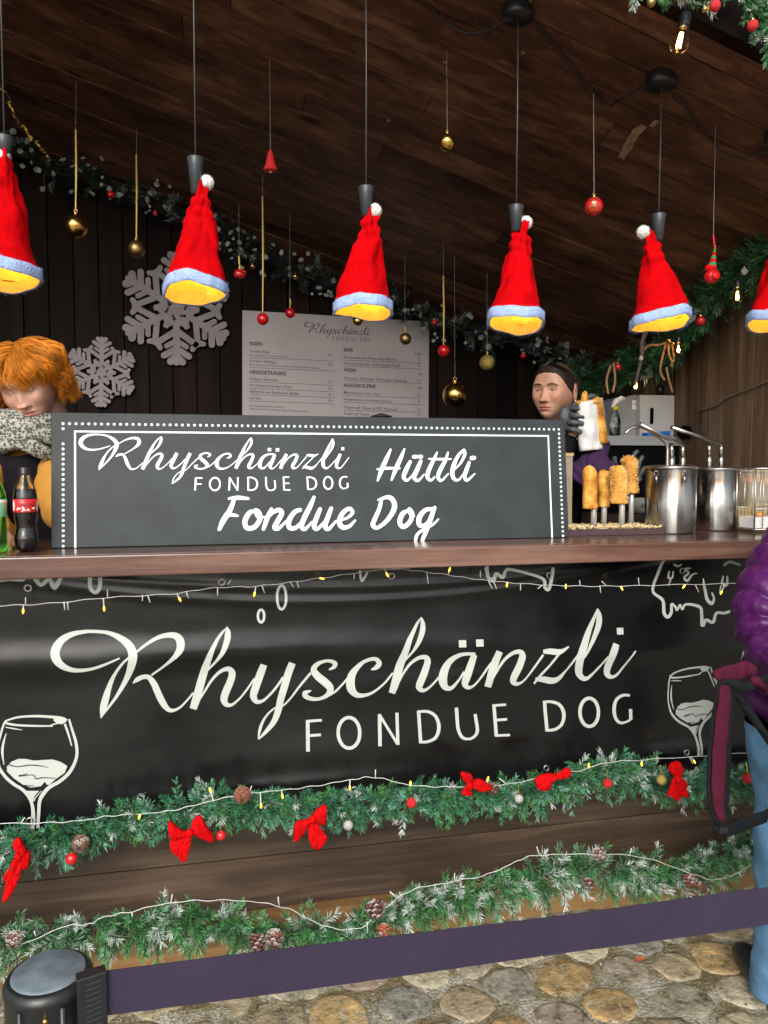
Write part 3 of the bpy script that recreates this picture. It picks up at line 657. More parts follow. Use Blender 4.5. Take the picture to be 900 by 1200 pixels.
lm = MB(); ul, vl = uv_of(88, 501); ur, _ = uv_of(643, 530); _, vl2 = uv_of(641, 515); vl = (vl+vl2)/2; w = .0028
for u0, u1, v0, v1 in ((ul-w, ur+w, vl-w, vl+w), (ul-w, ul+w, .0, vl-w), (ur-w, ur+w, .0, vl-w)):
    lm.quad(sgn(u0, v0), sgn(u1, v0), sgn(u1, v1), sgn(u0, v1))
lm.build('border_line', M['sign_ink'], sign)
def fitmap(src, dst):
    A = np.array([(1, x, y, x*y) for x, y in src]); Cc, *_ = np.linalg.lstsq(A/np.array([1, 500, 800, 4e5]), np.array(dst), rcond=None)
    def f(x, y):
        q = np.array([1, x/500, y/800, x*y/4e5]) @ Cc; return q[0], q[1]
    return f
anch = [(60,768),(743,760),(303,866),(700,713),(266,734),(358,880),(741,848)]
fs_ = fitmap(anch, [(96.5,520.5),(412,536),(202.2,567.5),(388.4,513.4),(184,509.8),(225,573.8),(408.5,573.5)])
def remap(sts, f, k): return [[(*f(x, y), w*k) for x, y, w in st] for st in sts]
t_ = MB(); draw(t_, remap(LOGO+LOGO_D, fs_, .47), mps, n=6, caps=False); t_.build('script_lettering', M['sign_ink'], sign)
for a_, b9 in FDG: t_ = MB(); draw(t_, remap(FD[a_:b9], fs_, .52), mps, n=5, caps=False); t_.build('letter', M['sign_ink'], sign)
h1, h2, h3 = (430, 510), (245, 570), (380, 570)
sH = 6.43
HU = strokes([(h1,sH,p) for p in [
 [(178,108,16),(150,170,30),(110,260,34),(80,342,16)],[(282,104,14),(255,170,30),(215,260,32),(185,338,16)],[(78,257,14),(160,249,22),(246,250,14)],
 [(325,200,26),(295,260,34),(276,315,30),(300,340,22),(340,305,14),(365,260,14)],[(405,195,26),(375,265,34),(355,318,30),(385,342,22),(430,295,10)],
 [(528,130,14),(500,190,26),(465,265,32),(455,315,30),(480,340,20),(510,315,14)],[(610,130,14),(590,190,26),(550,265,32),(535,315,28),(560,342,20),(612,290,10)],[(465,178,12),(550,181,20),(632,180,12)],
 [(730,112,22),(736,145,24),(705,210,18),(660,258,12)],[(728,112,20),(690,150,24),(655,220,32),(642,290,32),(660,333,26),(692,335,16),(727,290,10)],
 [(770,205,24),(750,260,32),(735,310,28),(755,340,22),(812,290,10)],[(352,163,30),(368,163,30)],[(392,162,30),(408,162,30)],[(788,173,32),(806,171,32)]]])
FO = strokes([(h2,6,p) for p in [
 [(140,86,18),(200,80,30),(276,86,20)],[(175,95,26),(145,170,36),(100,240,38),(72,302,26)],[(112,202,22),(160,200,26),(200,207,18)],
 [(330,172,18),(285,185,34),(252,245,36),(268,293,34),(320,285,34),(358,230,34),(350,182,30),(322,168,26),(336,215,14)],[(345,222,14),(410,212,12)],
 [(438,160,24),(410,220,34),(382,300,26)],[(395,250,14),(440,190,24),(488,166,32),(512,185,32),(488,235,36),(460,288,34),(490,295,26),(545,240,14)],
 [(640,165,28),(600,182,32),(562,240,36),(565,288,34),(610,290,28),(670,230,18)],[(738,75,22),(710,140,34),(670,220,36),(650,280,34),(675,300,26),(722,250,14)],
 [(780,160,28),(755,220,34),(738,278,34),(760,300,26),(810,250,18)],[(858,155,28),(835,215,34),(815,278,34),(840,300,26),(890,245,16)]]]) + \
 strokes([(h3,6,p) for p in [
 [(110,238,14),(160,222,20),(198,185,26),(175,156,28),(128,190,34),(105,250,36),(130,288,34),(175,280,26),(216,240,16)],
 [(400,95,26),(385,160,28),(350,240,32),(342,275,32),(375,290,26),(440,240,30),(488,165,36),(488,108,34),(450,76,30),(378,95,14)],
 [(600,168,16),(552,190,34),(530,250,34),(555,285,32),(600,250,32),(618,195,30),(595,160,28),(602,200,12),(633,210,10)],
 [(765,160,26),(710,167,30),(667,220,36),(670,273,32),(710,270,26),(750,220,18)],[(775,150,26),(742,240,34),(712,320,32),(684,392,22)],[(640,390,22),(652,340,22),(700,300,18),(760,270,18),(802,230,12)]]])
t_ = MB(); draw(t_, HU+FO, mps, n=6, caps=True); t_.build('brush_lettering', M['sign_ink'], sign)
# ------------------------------------------------------------------ menu board on the back wall
DM = D_BACK-.02
def mpm(px, py, lf): return P(px, py, DM-.0008-lf*.5)
m_ = MB(); q = [P(284, 500, DM), P(502, 509, DM), P(503, 377, DM), P(284, 363.5, DM)]
m_.hexa([q[0], q[1], q[1]+Vector((0, .006, 0)), q[0]+Vector((0, .006, 0))], [q[3], q[2], q[2]+Vector((0, .006, 0)), q[3]+Vector((0, .006, 0))])
menu = tag(m_.build('menu_board', M['menu']), 'pale menu panel with black printed prices on the dark back wall', 'menu')
fm_ = fitmap(anch, [(358.3,381.5),(435.5,389.5),(383,394.5),(428.9,382),(379,378.5),(388.9,399.5),(434.4,400)])
t_ = MB(); draw(t_, remap(LOGO+LOGO_D, fm_, .135), mpm, n=4, caps=False); draw(t_, remap(FD, fm_, .12), mpm, n=4, caps=False); t_.build('menu_logo', M['menu_ink'], menu)
def textpts(body, bold=0, shear=0):
    cu = bpy.data.curves.new('t', 'FONT'); cu.body = body; cu.size = 1; cu.offset = bold; cu.shear = shear; cu.resolution_u = 2
    ob = bpy.data.objects.new('t', cu); col.objects.link(ob); dg = bpy.context.evaluated_depsgraph_get(); dg.update()
    me = bpy.data.meshes.new_from_object(ob.evaluated_get(dg)); V = [v.co.copy() for v in me.vertices]; F = [tuple(p.vertices) for p in me.polygons]
    bpy.data.objects.remove(ob); bpy.data.curves.remove(cu); bpy.data.meshes.remove(me); return V, F
def text_on(mb, body, x, y, h, mp, slope=.05, right=False, width=None, bold=0, shear=0, lift=0):
    V, F = textpts(body, bold, shear)
    if not V: return
    w = max(v.x for v in V); k = h/.72; kx = k if width is None else width/w
    x0 = x-w*kx if right else x
    mb.add([mp(x0+v.x*kx, y-v.y*k+slope*(v.x*kx), lift) for v in V], F)
t_ = MB(); cx = lambda v: 270+v/3.6
cy = lambda v: 340+v/3.6
def ln(x0, y0, x1, y1): draw(t_, [[(cx(x0), cy(y0), .5), (cx(x1), cy(y1), .5)]], mpm, caps=False)
def tx(s, x, y, h=3.0, sl=.05, bold=.012, **k): text_on(t_, s, cx(x), cy(y), h*1.06, mpm, sl, lift=.0004, bold=bold, **k)
tx('ESSEN', 80, 232, 3.9, bold=.035); tx('Fondue Dog', 82, 262); tx('Brot & Fondue | bread & fondue', 80, 277, 1.9, width=46); tx('12.-', 410, 277); ln(80, 284, 438, 299)
tx('Fondue HotDog', 82, 303); tx('Brot, Fondue & Wienerli | bread, fondue & wiener sausage', 80, 317, 1.9, width=82); tx('13.-', 410, 318); ln(80, 326, 438, 342)
tx('HEISSGETRÄNKE', 80, 352, 3.9, bold=.035); tx('Weisser Glühwein', 80, 379); tx('6.-', 415, 392); ln(80, 386, 438, 402)
tx('mit Schuss Amaretto | Rum', 80, 405); tx('8.-', 415, 420); ln(80, 414, 438, 429)
tx('Glühmost aus Baselbieter Äpfeln', 80, 432); tx('6.-', 415, 445); ln(80, 440, 438, 454); tx('mit Gin', 80, 460); tx('8.-', 415, 471); ln(80, 467, 438, 481)
tx('inkl. Compostable Becher, Besteck', 80, 490, 1.9, width=40); tx('Pfand wird an jedem Stand retourniert', 80, 503, 1.9, width=70)
tx('BIER', 478, 258, 3.9, bold=.035); tx('3.3dl', 775, 273, 2.8); tx('Kitchenbrew Everyday Blond', 478, 287, 2.8, width=62); tx('7.-', 790, 299); ln(478, 295, 808, 309)
tx('Kitchenbrew Windstill Hell', 478, 313, 2.8, width=66); tx('7.-', 790, 324); ln(478, 320, 808, 333)
tx('WEIN', 478, 343, 3.9, bold=.035); tx('1dl', 790, 358, 2.8); tx('Grosser Silvester Weingut Riesling', 478, 374, 2.6, width=74); tx('7.-', 790, 387); ln(478, 381, 808, 394)
tx('ALKOHOLFREI', 478, 407, 3.9, bold=.035); tx('5dl', 788, 418, 2.8); tx('Mineralwasser mit | ohne', 478, 436, 2.8); tx('5.-', 790, 448); ln(478, 444, 808, 456)
tx('Süssgetränke verschiedene Sorten', 478, 464, 2.6, width=56); tx('5.-', 790, 474); ln(478, 472, 808, 484)
tx('Depot auf Gläser & PET Flaschen', 478, 498, 2.9, width=63); tx('2.-', 790, 510); ln(478, 506, 808, 516); tx('Depot auf Tassen', 478, 524, 2.9); tx('4.-', 790, 532)
t_.build('menu_print', M['menu_ink'], menu)
# small black lamp peeking over the sign
p = P(447, 486, 2.55); lm = MB(); lm.lathe([(.001, .0), (.012, -.004), (.036, -.010), (.036, -.014), (.012, -.02), (.005, -.05), (.005, -.14)], p+Vector((0, 0, .006)), 20)
pz = p.z+.006-.14
lm.lathe([(.035, Z_TOP+.001), (.035, Z_TOP+.012), (.006, Z_TOP+.016), (.005, pz+.01)], (p.x, p.y, 0), 20)
tag(lm.build('card_stand', M['black'], smooth=True), 'small black stand whose dark top shows over the chalkboard sign', 'stand')
# ------------------------------------------------------------------ snowflakes
def snowflake(px, py, rad_px, rot, label):
    D = D_BACK-.022; c = P(px, py, D); k = scale_at(px, py, D); Rr = rad_px*k; mb = MB(); cnt = [0]
    def cap(x0, y0, x1, y1, w):
        dx, dy = x1-x0, y1-y0; q = math.hypot(dx, dy); dx /= q; dy /= q; pts = []
        for cxx, cyy, a0 in ((x1, y1, -90), (x0, y0, 90)):
            for i in range(7):
                a = R(a0+i*30); pts.append((cxx+w*(dx*math.cos(a)-dy*math.sin(a)), cyy+w*(dy*math.cos(a)+dx*math.sin(a))))
        yf = c.y-.004-.00025*(cnt[0] % 9); cnt[0] += 1; n = len(pts)
        mb.add([(c.x+x, yf, c.z+y) for x, y in pts]+[(c.x+x, c.y+.004, c.z+y) for x, y in pts],
               [tuple(range(n))[::-1]]+[(i, (i+1) % n, n+(i+1) % n, n+i) for i in range(n)])
    for s6 in range(6):
        a = R(60*s6+90+rot)
        def T(u, v): return (Rr*(u*math.cos(a)-v*math.sin(a)), Rr*(u*math.sin(a)+v*math.cos(a)))
        def c2(u0, v0, u1, v1, w): cap(*T(u0, v0), *T(u1, v1), w*Rr)
        c2(0, 0, .94, 0, .058)
        for sg in (1, -1):
            c2(.14, 0, .22, .13*sg, .035)
            c2(.38, 0, .62, .37*sg*.92, .052); c2(.60, .34*sg, .70, .28*sg, .045); c2(.60, .34*sg, .585, .44*sg, .045)
            c2(.22, 0, .30, .19*sg, .04)
            c2(.56, 0, .66, .17*sg, .045); c2(.70, 0, .83, .215*sg, .055); c2(.85, 0, .93, .10*sg, .065)
    return tag(mb.build('snowflake', M['flake']), label, 'snowflake', 'felt snowflakes on the back wall')
snowflake(207, 362, 66, -1, 'large grey felt snowflake on the back wall partly behind a red hat lamp')
snowflake(119, 436, 41, -2, 'smaller grey felt snowflake on the back wall beside the orange haired man')
# ------------------------------------------------------------------ pendant lamps with red hats
def lampx(px): r = ray(px, 250); return r.x/r.y*D_LAMP
HATS = [ # brim left px, right px, bottom y, top-of-red y, pompom px, socket px/y0/y1, cord px, phrase
 (-40, 46, 328, 178, (3, 183), (5, 160, 196), 'leftmost hat lamp, cut by the left edge of the photo'),
 (192, 266, 347, 222, (242, 214), (229, 185, 232), 'hat lamp hanging in front of the large snowflake'),
 (391, 460, 369, 248, (439, 247), (429, 219, 258), 'hat lamp hanging over the pale menu board'),
 (571, 637, 383, 266, (616, 261), (605, 241, 272), 'hat lamp hanging just above the dark haired woman'),
 (740, 808, 384, 276, (754, 272), (772, 251, 290), 'hat lamp with its pompom on the left, hanging above the white carton'),
 (877, 947, 384, 270, (925, 262), (911, 240, 285), 'rightmost hat lamp, cut by the right edge of the photo')]
LPH = ['black pendant lamp at the far left edge', 'black pendant lamp in front of the large snowflake', 'black pendant lamp above the menu board', 'black pendant lamp above the woman, with its round plate at the top of the photo',
       'black pendant lamp whose round plate shows below the hanging bulb', 'black pendant lamp at the far right edge']
for hi, (xl, xr, yb, yt, pp, so, ph) in enumerate(HATS):
    sx, sy0, sy1 = so; a = P(sx, sy0, D_LAMP); b = P(sx, sy1, D_LAMP); sl_ = P(sx+(pp[0]-sx)*.55, yt+4, D_LAMP).z-a.z-.006; top = Vector((a.x, D_LAMP, cz(a.x, D_LAMP)))
    lamp = empty('pendant_lamp', (a.x, D_LAMP, a.z), LPH[hi], 'pendant lamp', 'pendant lamps in a row over the counter')
    m_ = MB(); m_.tube([top, Vector((a.x+.001, D_LAMP, (top.z+a.z)/2)), (a.x, D_LAMP, a.z)], .0021, 6); par(m_.build('cord', M['cord'], None, True), lamp)
    m_ = MB(); m_.lathe([(.006, sl_), (.0135, sl_+.004), (.0195, -.02), (.0225, -.002), (.021, 0), (.004, .001)], a, 20); par(m_.build('lamp_socket', M['socket'], None, True), lamp)
    m_ = MB(); m_.lathe([(.043, -.022), (.045, -.018), (.045, .018), (.043, .02)], top, 24); par(m_.build('ceiling_plate', M['black'], None, True), lamp)
    kx = scale_at((xl+xr)/2, yb, D_LAMP); cxp = (xl+xr)/2; W2 = (xr-xl)/2*kx*.97; cb_ = P(cxp, yb-13, D_LAMP); tipc = P(sx+(pp[0]-sx)*.55, yt+4, D_LAMP); hgt = tipc.z-cb_.z
    # bulb (part of the lamp)
    bz = cb_+Vector((0, 0, .075)); m_ = MB(); m_.ball(bz, .026, 14); m_.lathe([(.013, .02), (.014, .06)], bz, 12); par(m_.build('bulb', M['bulb'], None, True), lamp)
    ld = bpy.data.lights.new('bulb_light', 'POINT'); ld.energy = .30; ld.color = (1, .50, .05); ld.shadow_soft_size = .02
    lo = bpy.data.objects.new('bulb_light', ld); col.objects.link(lo); lo.location = bz+Vector((.038, .012, -.040))
    hat = empty('santa_hat', (cb_.x, D_LAMP, cb_.z), 'bright red felt '+ph, 'santa hat', 'red santa hats pulled over the lamps')
    seg, nr = 56, 34; tilt = rnd.uniform(-.05, .05); twist = rnd.uniform(0, 6); side = 1 if pp[0] > sx else -1
    def hatpt(t, a_, off=0, hi=hi):
        # t 0 at the brim, 1 at the tip
        z = cb_.z+hgt*t; ce = cb_.lerp(tipc, t**1.6); rr = W2*(1-t)**.82*(1-.10*math.sin(math.pi*t))+.012*(1 if t > .9 else t)
        rr += off
        w = noise.noise(Vector((math.cos(a_)*1.3, math.sin(a_)*1.3, t*3.2+hi*7)))*.017*min(1, t*3+.2)+.004*noise.noise(Vector((math.cos(a_)*3.5, math.sin(a_)*3.5, t*8+hi*5)))
        w += .0055*max(0, t-.5)*4*math.sin(t*46+hi+2.6*math.sin(a_+twist))*.5
        rr += w
        tl_ = (math.cos(a_)*tilt*W2*2-math.sin(a_)*W2*(.13+.05*math.sin(hi*2.3)))*(1-t)
        return Vector((ce.x+rr*math.cos(a_), ce.y+rr*math.sin(a_)*.92, z+tl_))
    rs = [[hatpt(i/nr, 2*math.pi*k/seg) for k in range(seg)] for i in range(nr+1)]
    ptip = P(pp[0], pp[1], D_LAMP); endc = sum(rs[-1], Vector())/seg
    for t in (.35, .7, 1.0):
        c_ = endc.lerp(ptip, t)+Vector((0, 0, .014*math.sin(t*3.14))); rs.append([c_+(p-endc)*(1-.35*t)*1.1 for p in rs[nr]])
    m_ = MB(); m_.rings(rs, cap=False); m_.f.append(tuple(range((len(rs)-1)*seg, len(rs)*seg))); h_ = m_.build('felt_cone', M['hat'], None, True); par(h_, hat)
    m_ = MB(); m_.rings([[hatpt(t, 2*math.pi*k/seg, -.0075) for k in range(seg)] for t in [i*.06 for i in range(14)]], cap=False); par(m_.build('lining', M['lining'], None, True), hat)
    # brim: a band that hangs a little below the felt, thicker, uneven
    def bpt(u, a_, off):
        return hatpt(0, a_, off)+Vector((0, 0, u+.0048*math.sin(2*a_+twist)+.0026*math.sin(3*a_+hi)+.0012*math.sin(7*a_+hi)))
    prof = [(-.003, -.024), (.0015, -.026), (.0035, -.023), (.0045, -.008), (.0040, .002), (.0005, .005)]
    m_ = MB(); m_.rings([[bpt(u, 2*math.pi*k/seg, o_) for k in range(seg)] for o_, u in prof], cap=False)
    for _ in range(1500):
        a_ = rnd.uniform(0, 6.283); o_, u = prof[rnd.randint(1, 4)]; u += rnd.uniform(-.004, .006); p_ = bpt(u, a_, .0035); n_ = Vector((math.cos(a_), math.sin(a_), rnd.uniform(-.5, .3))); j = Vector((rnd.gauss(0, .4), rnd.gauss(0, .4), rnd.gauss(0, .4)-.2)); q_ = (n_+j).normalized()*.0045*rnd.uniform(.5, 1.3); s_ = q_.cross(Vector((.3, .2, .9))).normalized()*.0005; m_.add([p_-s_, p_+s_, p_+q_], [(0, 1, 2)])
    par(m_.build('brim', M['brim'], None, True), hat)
    m_ = MB(); m_.rings([[bpt(u, 2*math.pi*k/seg, o_) for k in range(seg)] for o_, u in [(-.003, -.024), (-.006, -.012), (-.011, .004)]], cap=False); par(m_.build('brim_inside', M['lining'], None, True), hat)
    m_ = MB(); rr = .018; base = len(m_.v); m_.ball(ptip, rr, 26)
    m_.v = [tuple(Vector(v)+(Vector(v)-ptip)*(.16*noise.noise(Vector(v)*190+Vector((hi*9, 0, 0))))+Vector((0, 0, 0))) for v in m_.v]
    def fuzz(p, n_, l):
        j = Vector((rnd.gauss(0, .45), rnd.gauss(0, .45), rnd.gauss(0, .45))); q_ = (n_+j).normalized()*l*rnd.uniform(.5, 1.2); s_ = q_.cross(Vector((rnd.random(), rnd.random(), .3))).normalized()*.00045; m_.add([p-s_, p+s_, p+q_], [(0, 1, 2)])
    for _ in range(700):
        n_ = Vector((rnd.gauss(0, 1), rnd.gauss(0, 1), rnd.gauss(0, 1))).normalized(); fuzz(ptip+n_*rr*.95, n_, .0055)
    par(m_.build('pompom', M['pom'], None, True), hat)
    if hi == 2:
        m_ = MB(); q = [hatpt(.05, a_, -.006) for a_ in (R(75), R(105))]; m_.quad(q[0], q[1], q[1]+Vector((0, 0, .03)), q[0]+Vector((0, 0, .03))); par(m_.build('care_tag', M['lining'], None), hat)
# loose cables between the ceiling plates
def ontoceil(px, py, dz=.0): p = PC(px, py); return p-Vector((0, 0, .006+dz))
def cable(pts, label, r=.0035, name='ceiling_cable'):
    m_ = MB(); m_.tube([Vector(p) for p in cr([tuple(ontoceil(x, y, d)) for x, y, d in pts], 6)], r, 6)
    return tag(m_.build(name, M['black'], smooth=True), label, 'cable', 'black cables along the sloping ceiling')
cable([(502,2,.0),(520,18,.01),(545,28,.02),(575,24,.02),(598,14,.0)], 'black cable sagging on the ceiling left of the top round plate')
cable([(628,25,0),(650,50,.0),(675,80,0),(697,108,0),(712,119,.01),(728,110,.01),(758,98,0)], 'black cable looping between the two round ceiling plates')
cable([(790,108,0),(808,128,0),(828,155,0),(846,172,.01),(870,179,.01),(905,173,0)], 'black cable running from the lower ceiling plate to the right edge')
m_ = MB(); m_.tube([PC(905, 225)-Vector((0, 0, .01)), PXp(838, 303, X_SIDE-.08)], .003, 6); tag(m_.build('side_cable', M['black']), 'thin dark cable slanting down behind the green garland at right', 'cable')
m_ = MB(); m_.tube([PXp(x, y, X_SIDE-.012) for x, y in cr([(818,481),(838,476),(852,466),(880,455),(905,444)], 5)], .0035, 6); tag(m_.build('wall_wire', M['twig']), 'thin wire crossing the right hand plank wall beside the white carton', 'wire')
# ------------------------------------------------------------------ baubles
def bauble(px, py, rp, D, mt, top_y, label, rib='thread', ribtop=None, grp='baubles hanging inside the stall', cat='bauble', deco=None, capm='gold'):
    p = P(px, py, D); k = scale_at(px, py, D); r = rp*k
    root = empty('bauble', p, label, cat, grp)
    m_ = MB(); m_.ball(p, r, 24); par(m_.build('ball', M[mt], None, True), root)
    m_ = MB(); m_.lathe([(r*.2, r*.96), (r*.22, r*1.12), (r*.2, r*1.16), (r*.05, r*1.17)], p, 12); torus(m_, p+Vector((0, 0, r*1.3)), r*.13, r*.03, n=10, m=5); par(m_.build('cap', M[capm], None, True), root)
    a = p+Vector((0, 0, r*1.35))
    if ribtop is not None:
        b = P(px-.3, ribtop, D); m_ = MB(); w = .0042
        m_.tube([a, a.lerp(b, .5)+Vector((.002, 0, 0)), b], [w*.6, w, w*.8], 6, flat=.25); par(m_.build('ribbon', M[rib], None), root)
        a = b
    if top_y is not None:
        t = P(px-.5, top_y, D); t.z = min(cz(t.x, D), max(t.z, a.z+.01)); m_ = MB(); m_.tube([a, t], .0009, 5); par(m_.build('thread', M['thread'], None), root)
    if deco: deco(root, p, r)
    return root
def star(root, p, r):
    m_ = MB(); d = (C0-p).normalized(); rt = Vector((0, 0, 1)).cross(d).normalized(); up = d.cross(rt)
    for s6 in range(6):
        a = R(60*s6); u = rt*math.cos(a)+up*math.sin(a); m_.tube([p+d*r*1.0, p+(d*.82+u*.6).normalized()*r*1.02], r*.06, 5)
        for sg in (-.35, .35):
            v = rt*math.cos(a+sg)+up*math.sin(a+sg); m_.tube([p+(d*.9+u*.36).normalized()*r*1.02, p+(d*.8+v*.55).normalized()*r*1.02], r*.045, 5)
    m_.lathe([(r*.93, r*.42), (r*.6, r*.83), (r*.25, r*1.0)], p, 20, cap=False); par(m_.build('gold_star', M['gold_matt'], None), root)
Dc = lambda px, py: PC(px, py).y
bauble(89, 265, 13.5, Dc(88, 95), 'gold', 60, 'large glossy gold bauble on a long gold ribbon, left of the red hats', 'gold_rib', 152)
bauble(160, 292, 10, Dc(160, 150), 'gold_matt', 110, 'dull bronze gold bauble hanging just above the large snowflake', 'gold_rib', 181)
bauble(94, 346, 8, Dc(94, 250) , 'gold_glit', 180, 'small glittery gold bauble hanging above the smaller snowflake', 'gold_rib', 304)
bauble(524, 167, 10, Dc(525, 60), 'gold', 40, 'mirror gold bauble hanging alone under the middle of the ceiling')
bauble(696, 242, 10.5, 2.17, 'red_b', 110, 'red bauble with gold star pattern hanging from the black ceiling cable', deco=star)
bauble(308, 374, 7, Dc(307, 205), 'red_b', 160, 'small dark red bauble on the longest gold ribbon, over the menu corner', 'gold_rib', 230)
bauble(340, 367, 6, Dc(340, 250), 'red_b', 230, 'small red bauble over the top edge of the menu board', 'gold_rib', 350)
bauble(419, 376, 6, Dc(419, 290), 'gold', 285, 'tiny gold bauble peeking out below the middle red hat')
bauble(475, 397, 7, Dc(475, 300), 'gold_matt', 300, 'flat bronze bauble at the upper right corner of the menu board', 'gold_rib', 383)
bauble(520, 411, 7, Dc(521, 285), 'red_b', 270, 'plain red bauble on a gold ribbon, right of the menu board', 'gold_rib', 323)
bauble(533, 463, 14.5, Dc(534, 300), 'gold', 300, 'large mirror gold bauble hanging low, left of the woman')
bauble(571, 425, 9, Dc(571, 320), 'gold_glit', 320, 'glittery gold bauble hanging under the hat lamp above the woman', 'gold_rib', 413)
bauble(52, 220, 2.6, 4.0, 'gold', 205, 'tiny gold bauble on the dark garland at far left')
p = P(317, 187, Dc(316, 70)); k = scale_at(317, 187, p.y); root = empty('bell_ornament', p, 'small red glittering bell ornament on a thin thread below the ceiling', 'bell ornament')
m_ = MB(); m_.lathe([(8*k, -13*k), (8.5*k, -11*k), (6*k, -6*k), (4*k, 4*k), (2.4*k, 9*k), (.5*k, 12*k)], p, 16); par(m_.build('bell', M['red_g'], None, True), root)
m_ = MB(); m_.ball(p+Vector((0, 0, -14*k)), 2.2*k, 8); par(m_.build('clapper', M['gold'], None), root)
t = Vector((p.x, p.y, cz(p.x, p.y))); m_ = MB(); m_.tube([p+Vector((0, 0, 11*k)), t], .0009, 5); par(m_.build('thread', M['thread'], None), root)
D_ = Dc(281, 200); p = P(281, 321, D_); k = scale_at(281, 321, D_); root = empty('bird_ornament', p, 'tiny red bird ornament on a ribbon between the first two hat lamps', 'bird ornament')
m_ = MB(); m_.ball(p, 5.5*k, 14, (1.3, .8, 1)); m_.ball(p+Vector((5.5*k, 0, 2.5*k)), 2.6*k, 8); par(m_.build('body', M['red_b'], None, True), root)
m_ = MB(); m_.tube([p+Vector((4*k, 0, 4*k)), p+Vector((-1*k, 0, 11*k)), p+Vector((5*k, 0, 7*k))], .8*k, 5); m_.tube([p+Vector((0, 0, 5*k)), P(280, 300, D_)], 1.0*k, 5, flat=.3); par(m_.build('ribbon', M['gold_rib'], None), root)
m_ = MB(); t = P(280, 240, D_); t.z = min(t.z, cz(t.x, D_)); m_.tube([P(280, 300, D_), t], .0009, 5); par(m_.build('thread', M['thread'], None), root)
# striped elf-hat ornament on a red string
D_ = 2.2; p = P(834, 322, D_); k = scale_at(834, 322, D_); root = empty('elf_hat_ornament', p, 'red ball ornament with a striped cone cap and green leaves on a red string', 'ornament')
m_ = MB(); m_.ball(p+Vector((0, 0, -2*k)), 8.5*k, 20); par(m_.build('ball', M['red_b'], None, True), root)
m_ = MB(); torus(m_, p+Vector((0, -7.8*k, -2*k)), 4.2*k, 1.2*k); m_.ball(p+Vector((-5*k, -1*k, 7*k)), 4.5*k, 10); par(m_.build('red_trim', M['bow'], None, True), root)
M['green_felt'] = simple('green_felt', (.02, .2, .06), rough=.8); M['tan_felt'] = simple('tan_felt', (.4, .26, .14), rough=.8)
m_ = MB(); m2 = MB()
for i in range(6):
    z0 = (6+i*4)*k; r0 = (5.6-i*.75)*k; r1 = (5.6-(i+1)*.75)*k; (m_ if i % 2 else m2).lathe([(r0, z0), (r1, z0+3.95*k)], p+Vector((.6*i*k, 0, 0)), 14)
par(m_.build('cap_stripe', M['green_felt'], None), root); par(m2.build('cap_stripe', M['bow'], None), root)
m_ = MB()
for a in range(7):
    an = a*.9+.3; d = Vector((math.cos(an), math.sin(an)*.7, .12)); q = p+Vector((0, 0, 6*k)); s = Vector((-d.y, d.x, 0))*2.4*k
    m_.add([q, q+d*5*k+s, q+d*12*k-Vector((0, 0, 3*k)), q+d*5*k-s], [(0, 1, 2, 3)])
par(m_.build('leaves', M['green_felt'], None), root)
m_ = MB(); m_.ball(p+Vector((3.5*k, 0, 31*k)), 2*k, 8); par(m_.build('bead', M['gold'], None), root)
m_ = MB(); a = p+Vector((3*k, 0, 32*k)); b = P(836, 276, D_); m_.tube([a, b], 1.1*k, 6); par(m_.build('red_string', M['red_thread'], None), root)
m_ = MB(); t = P(838, 168, D_); t.z = min(cz(t.x, D_), t.z+.2); m_.tube([b, t], .0009, 5); par(m_.build('thread', M['thread'], None), root)
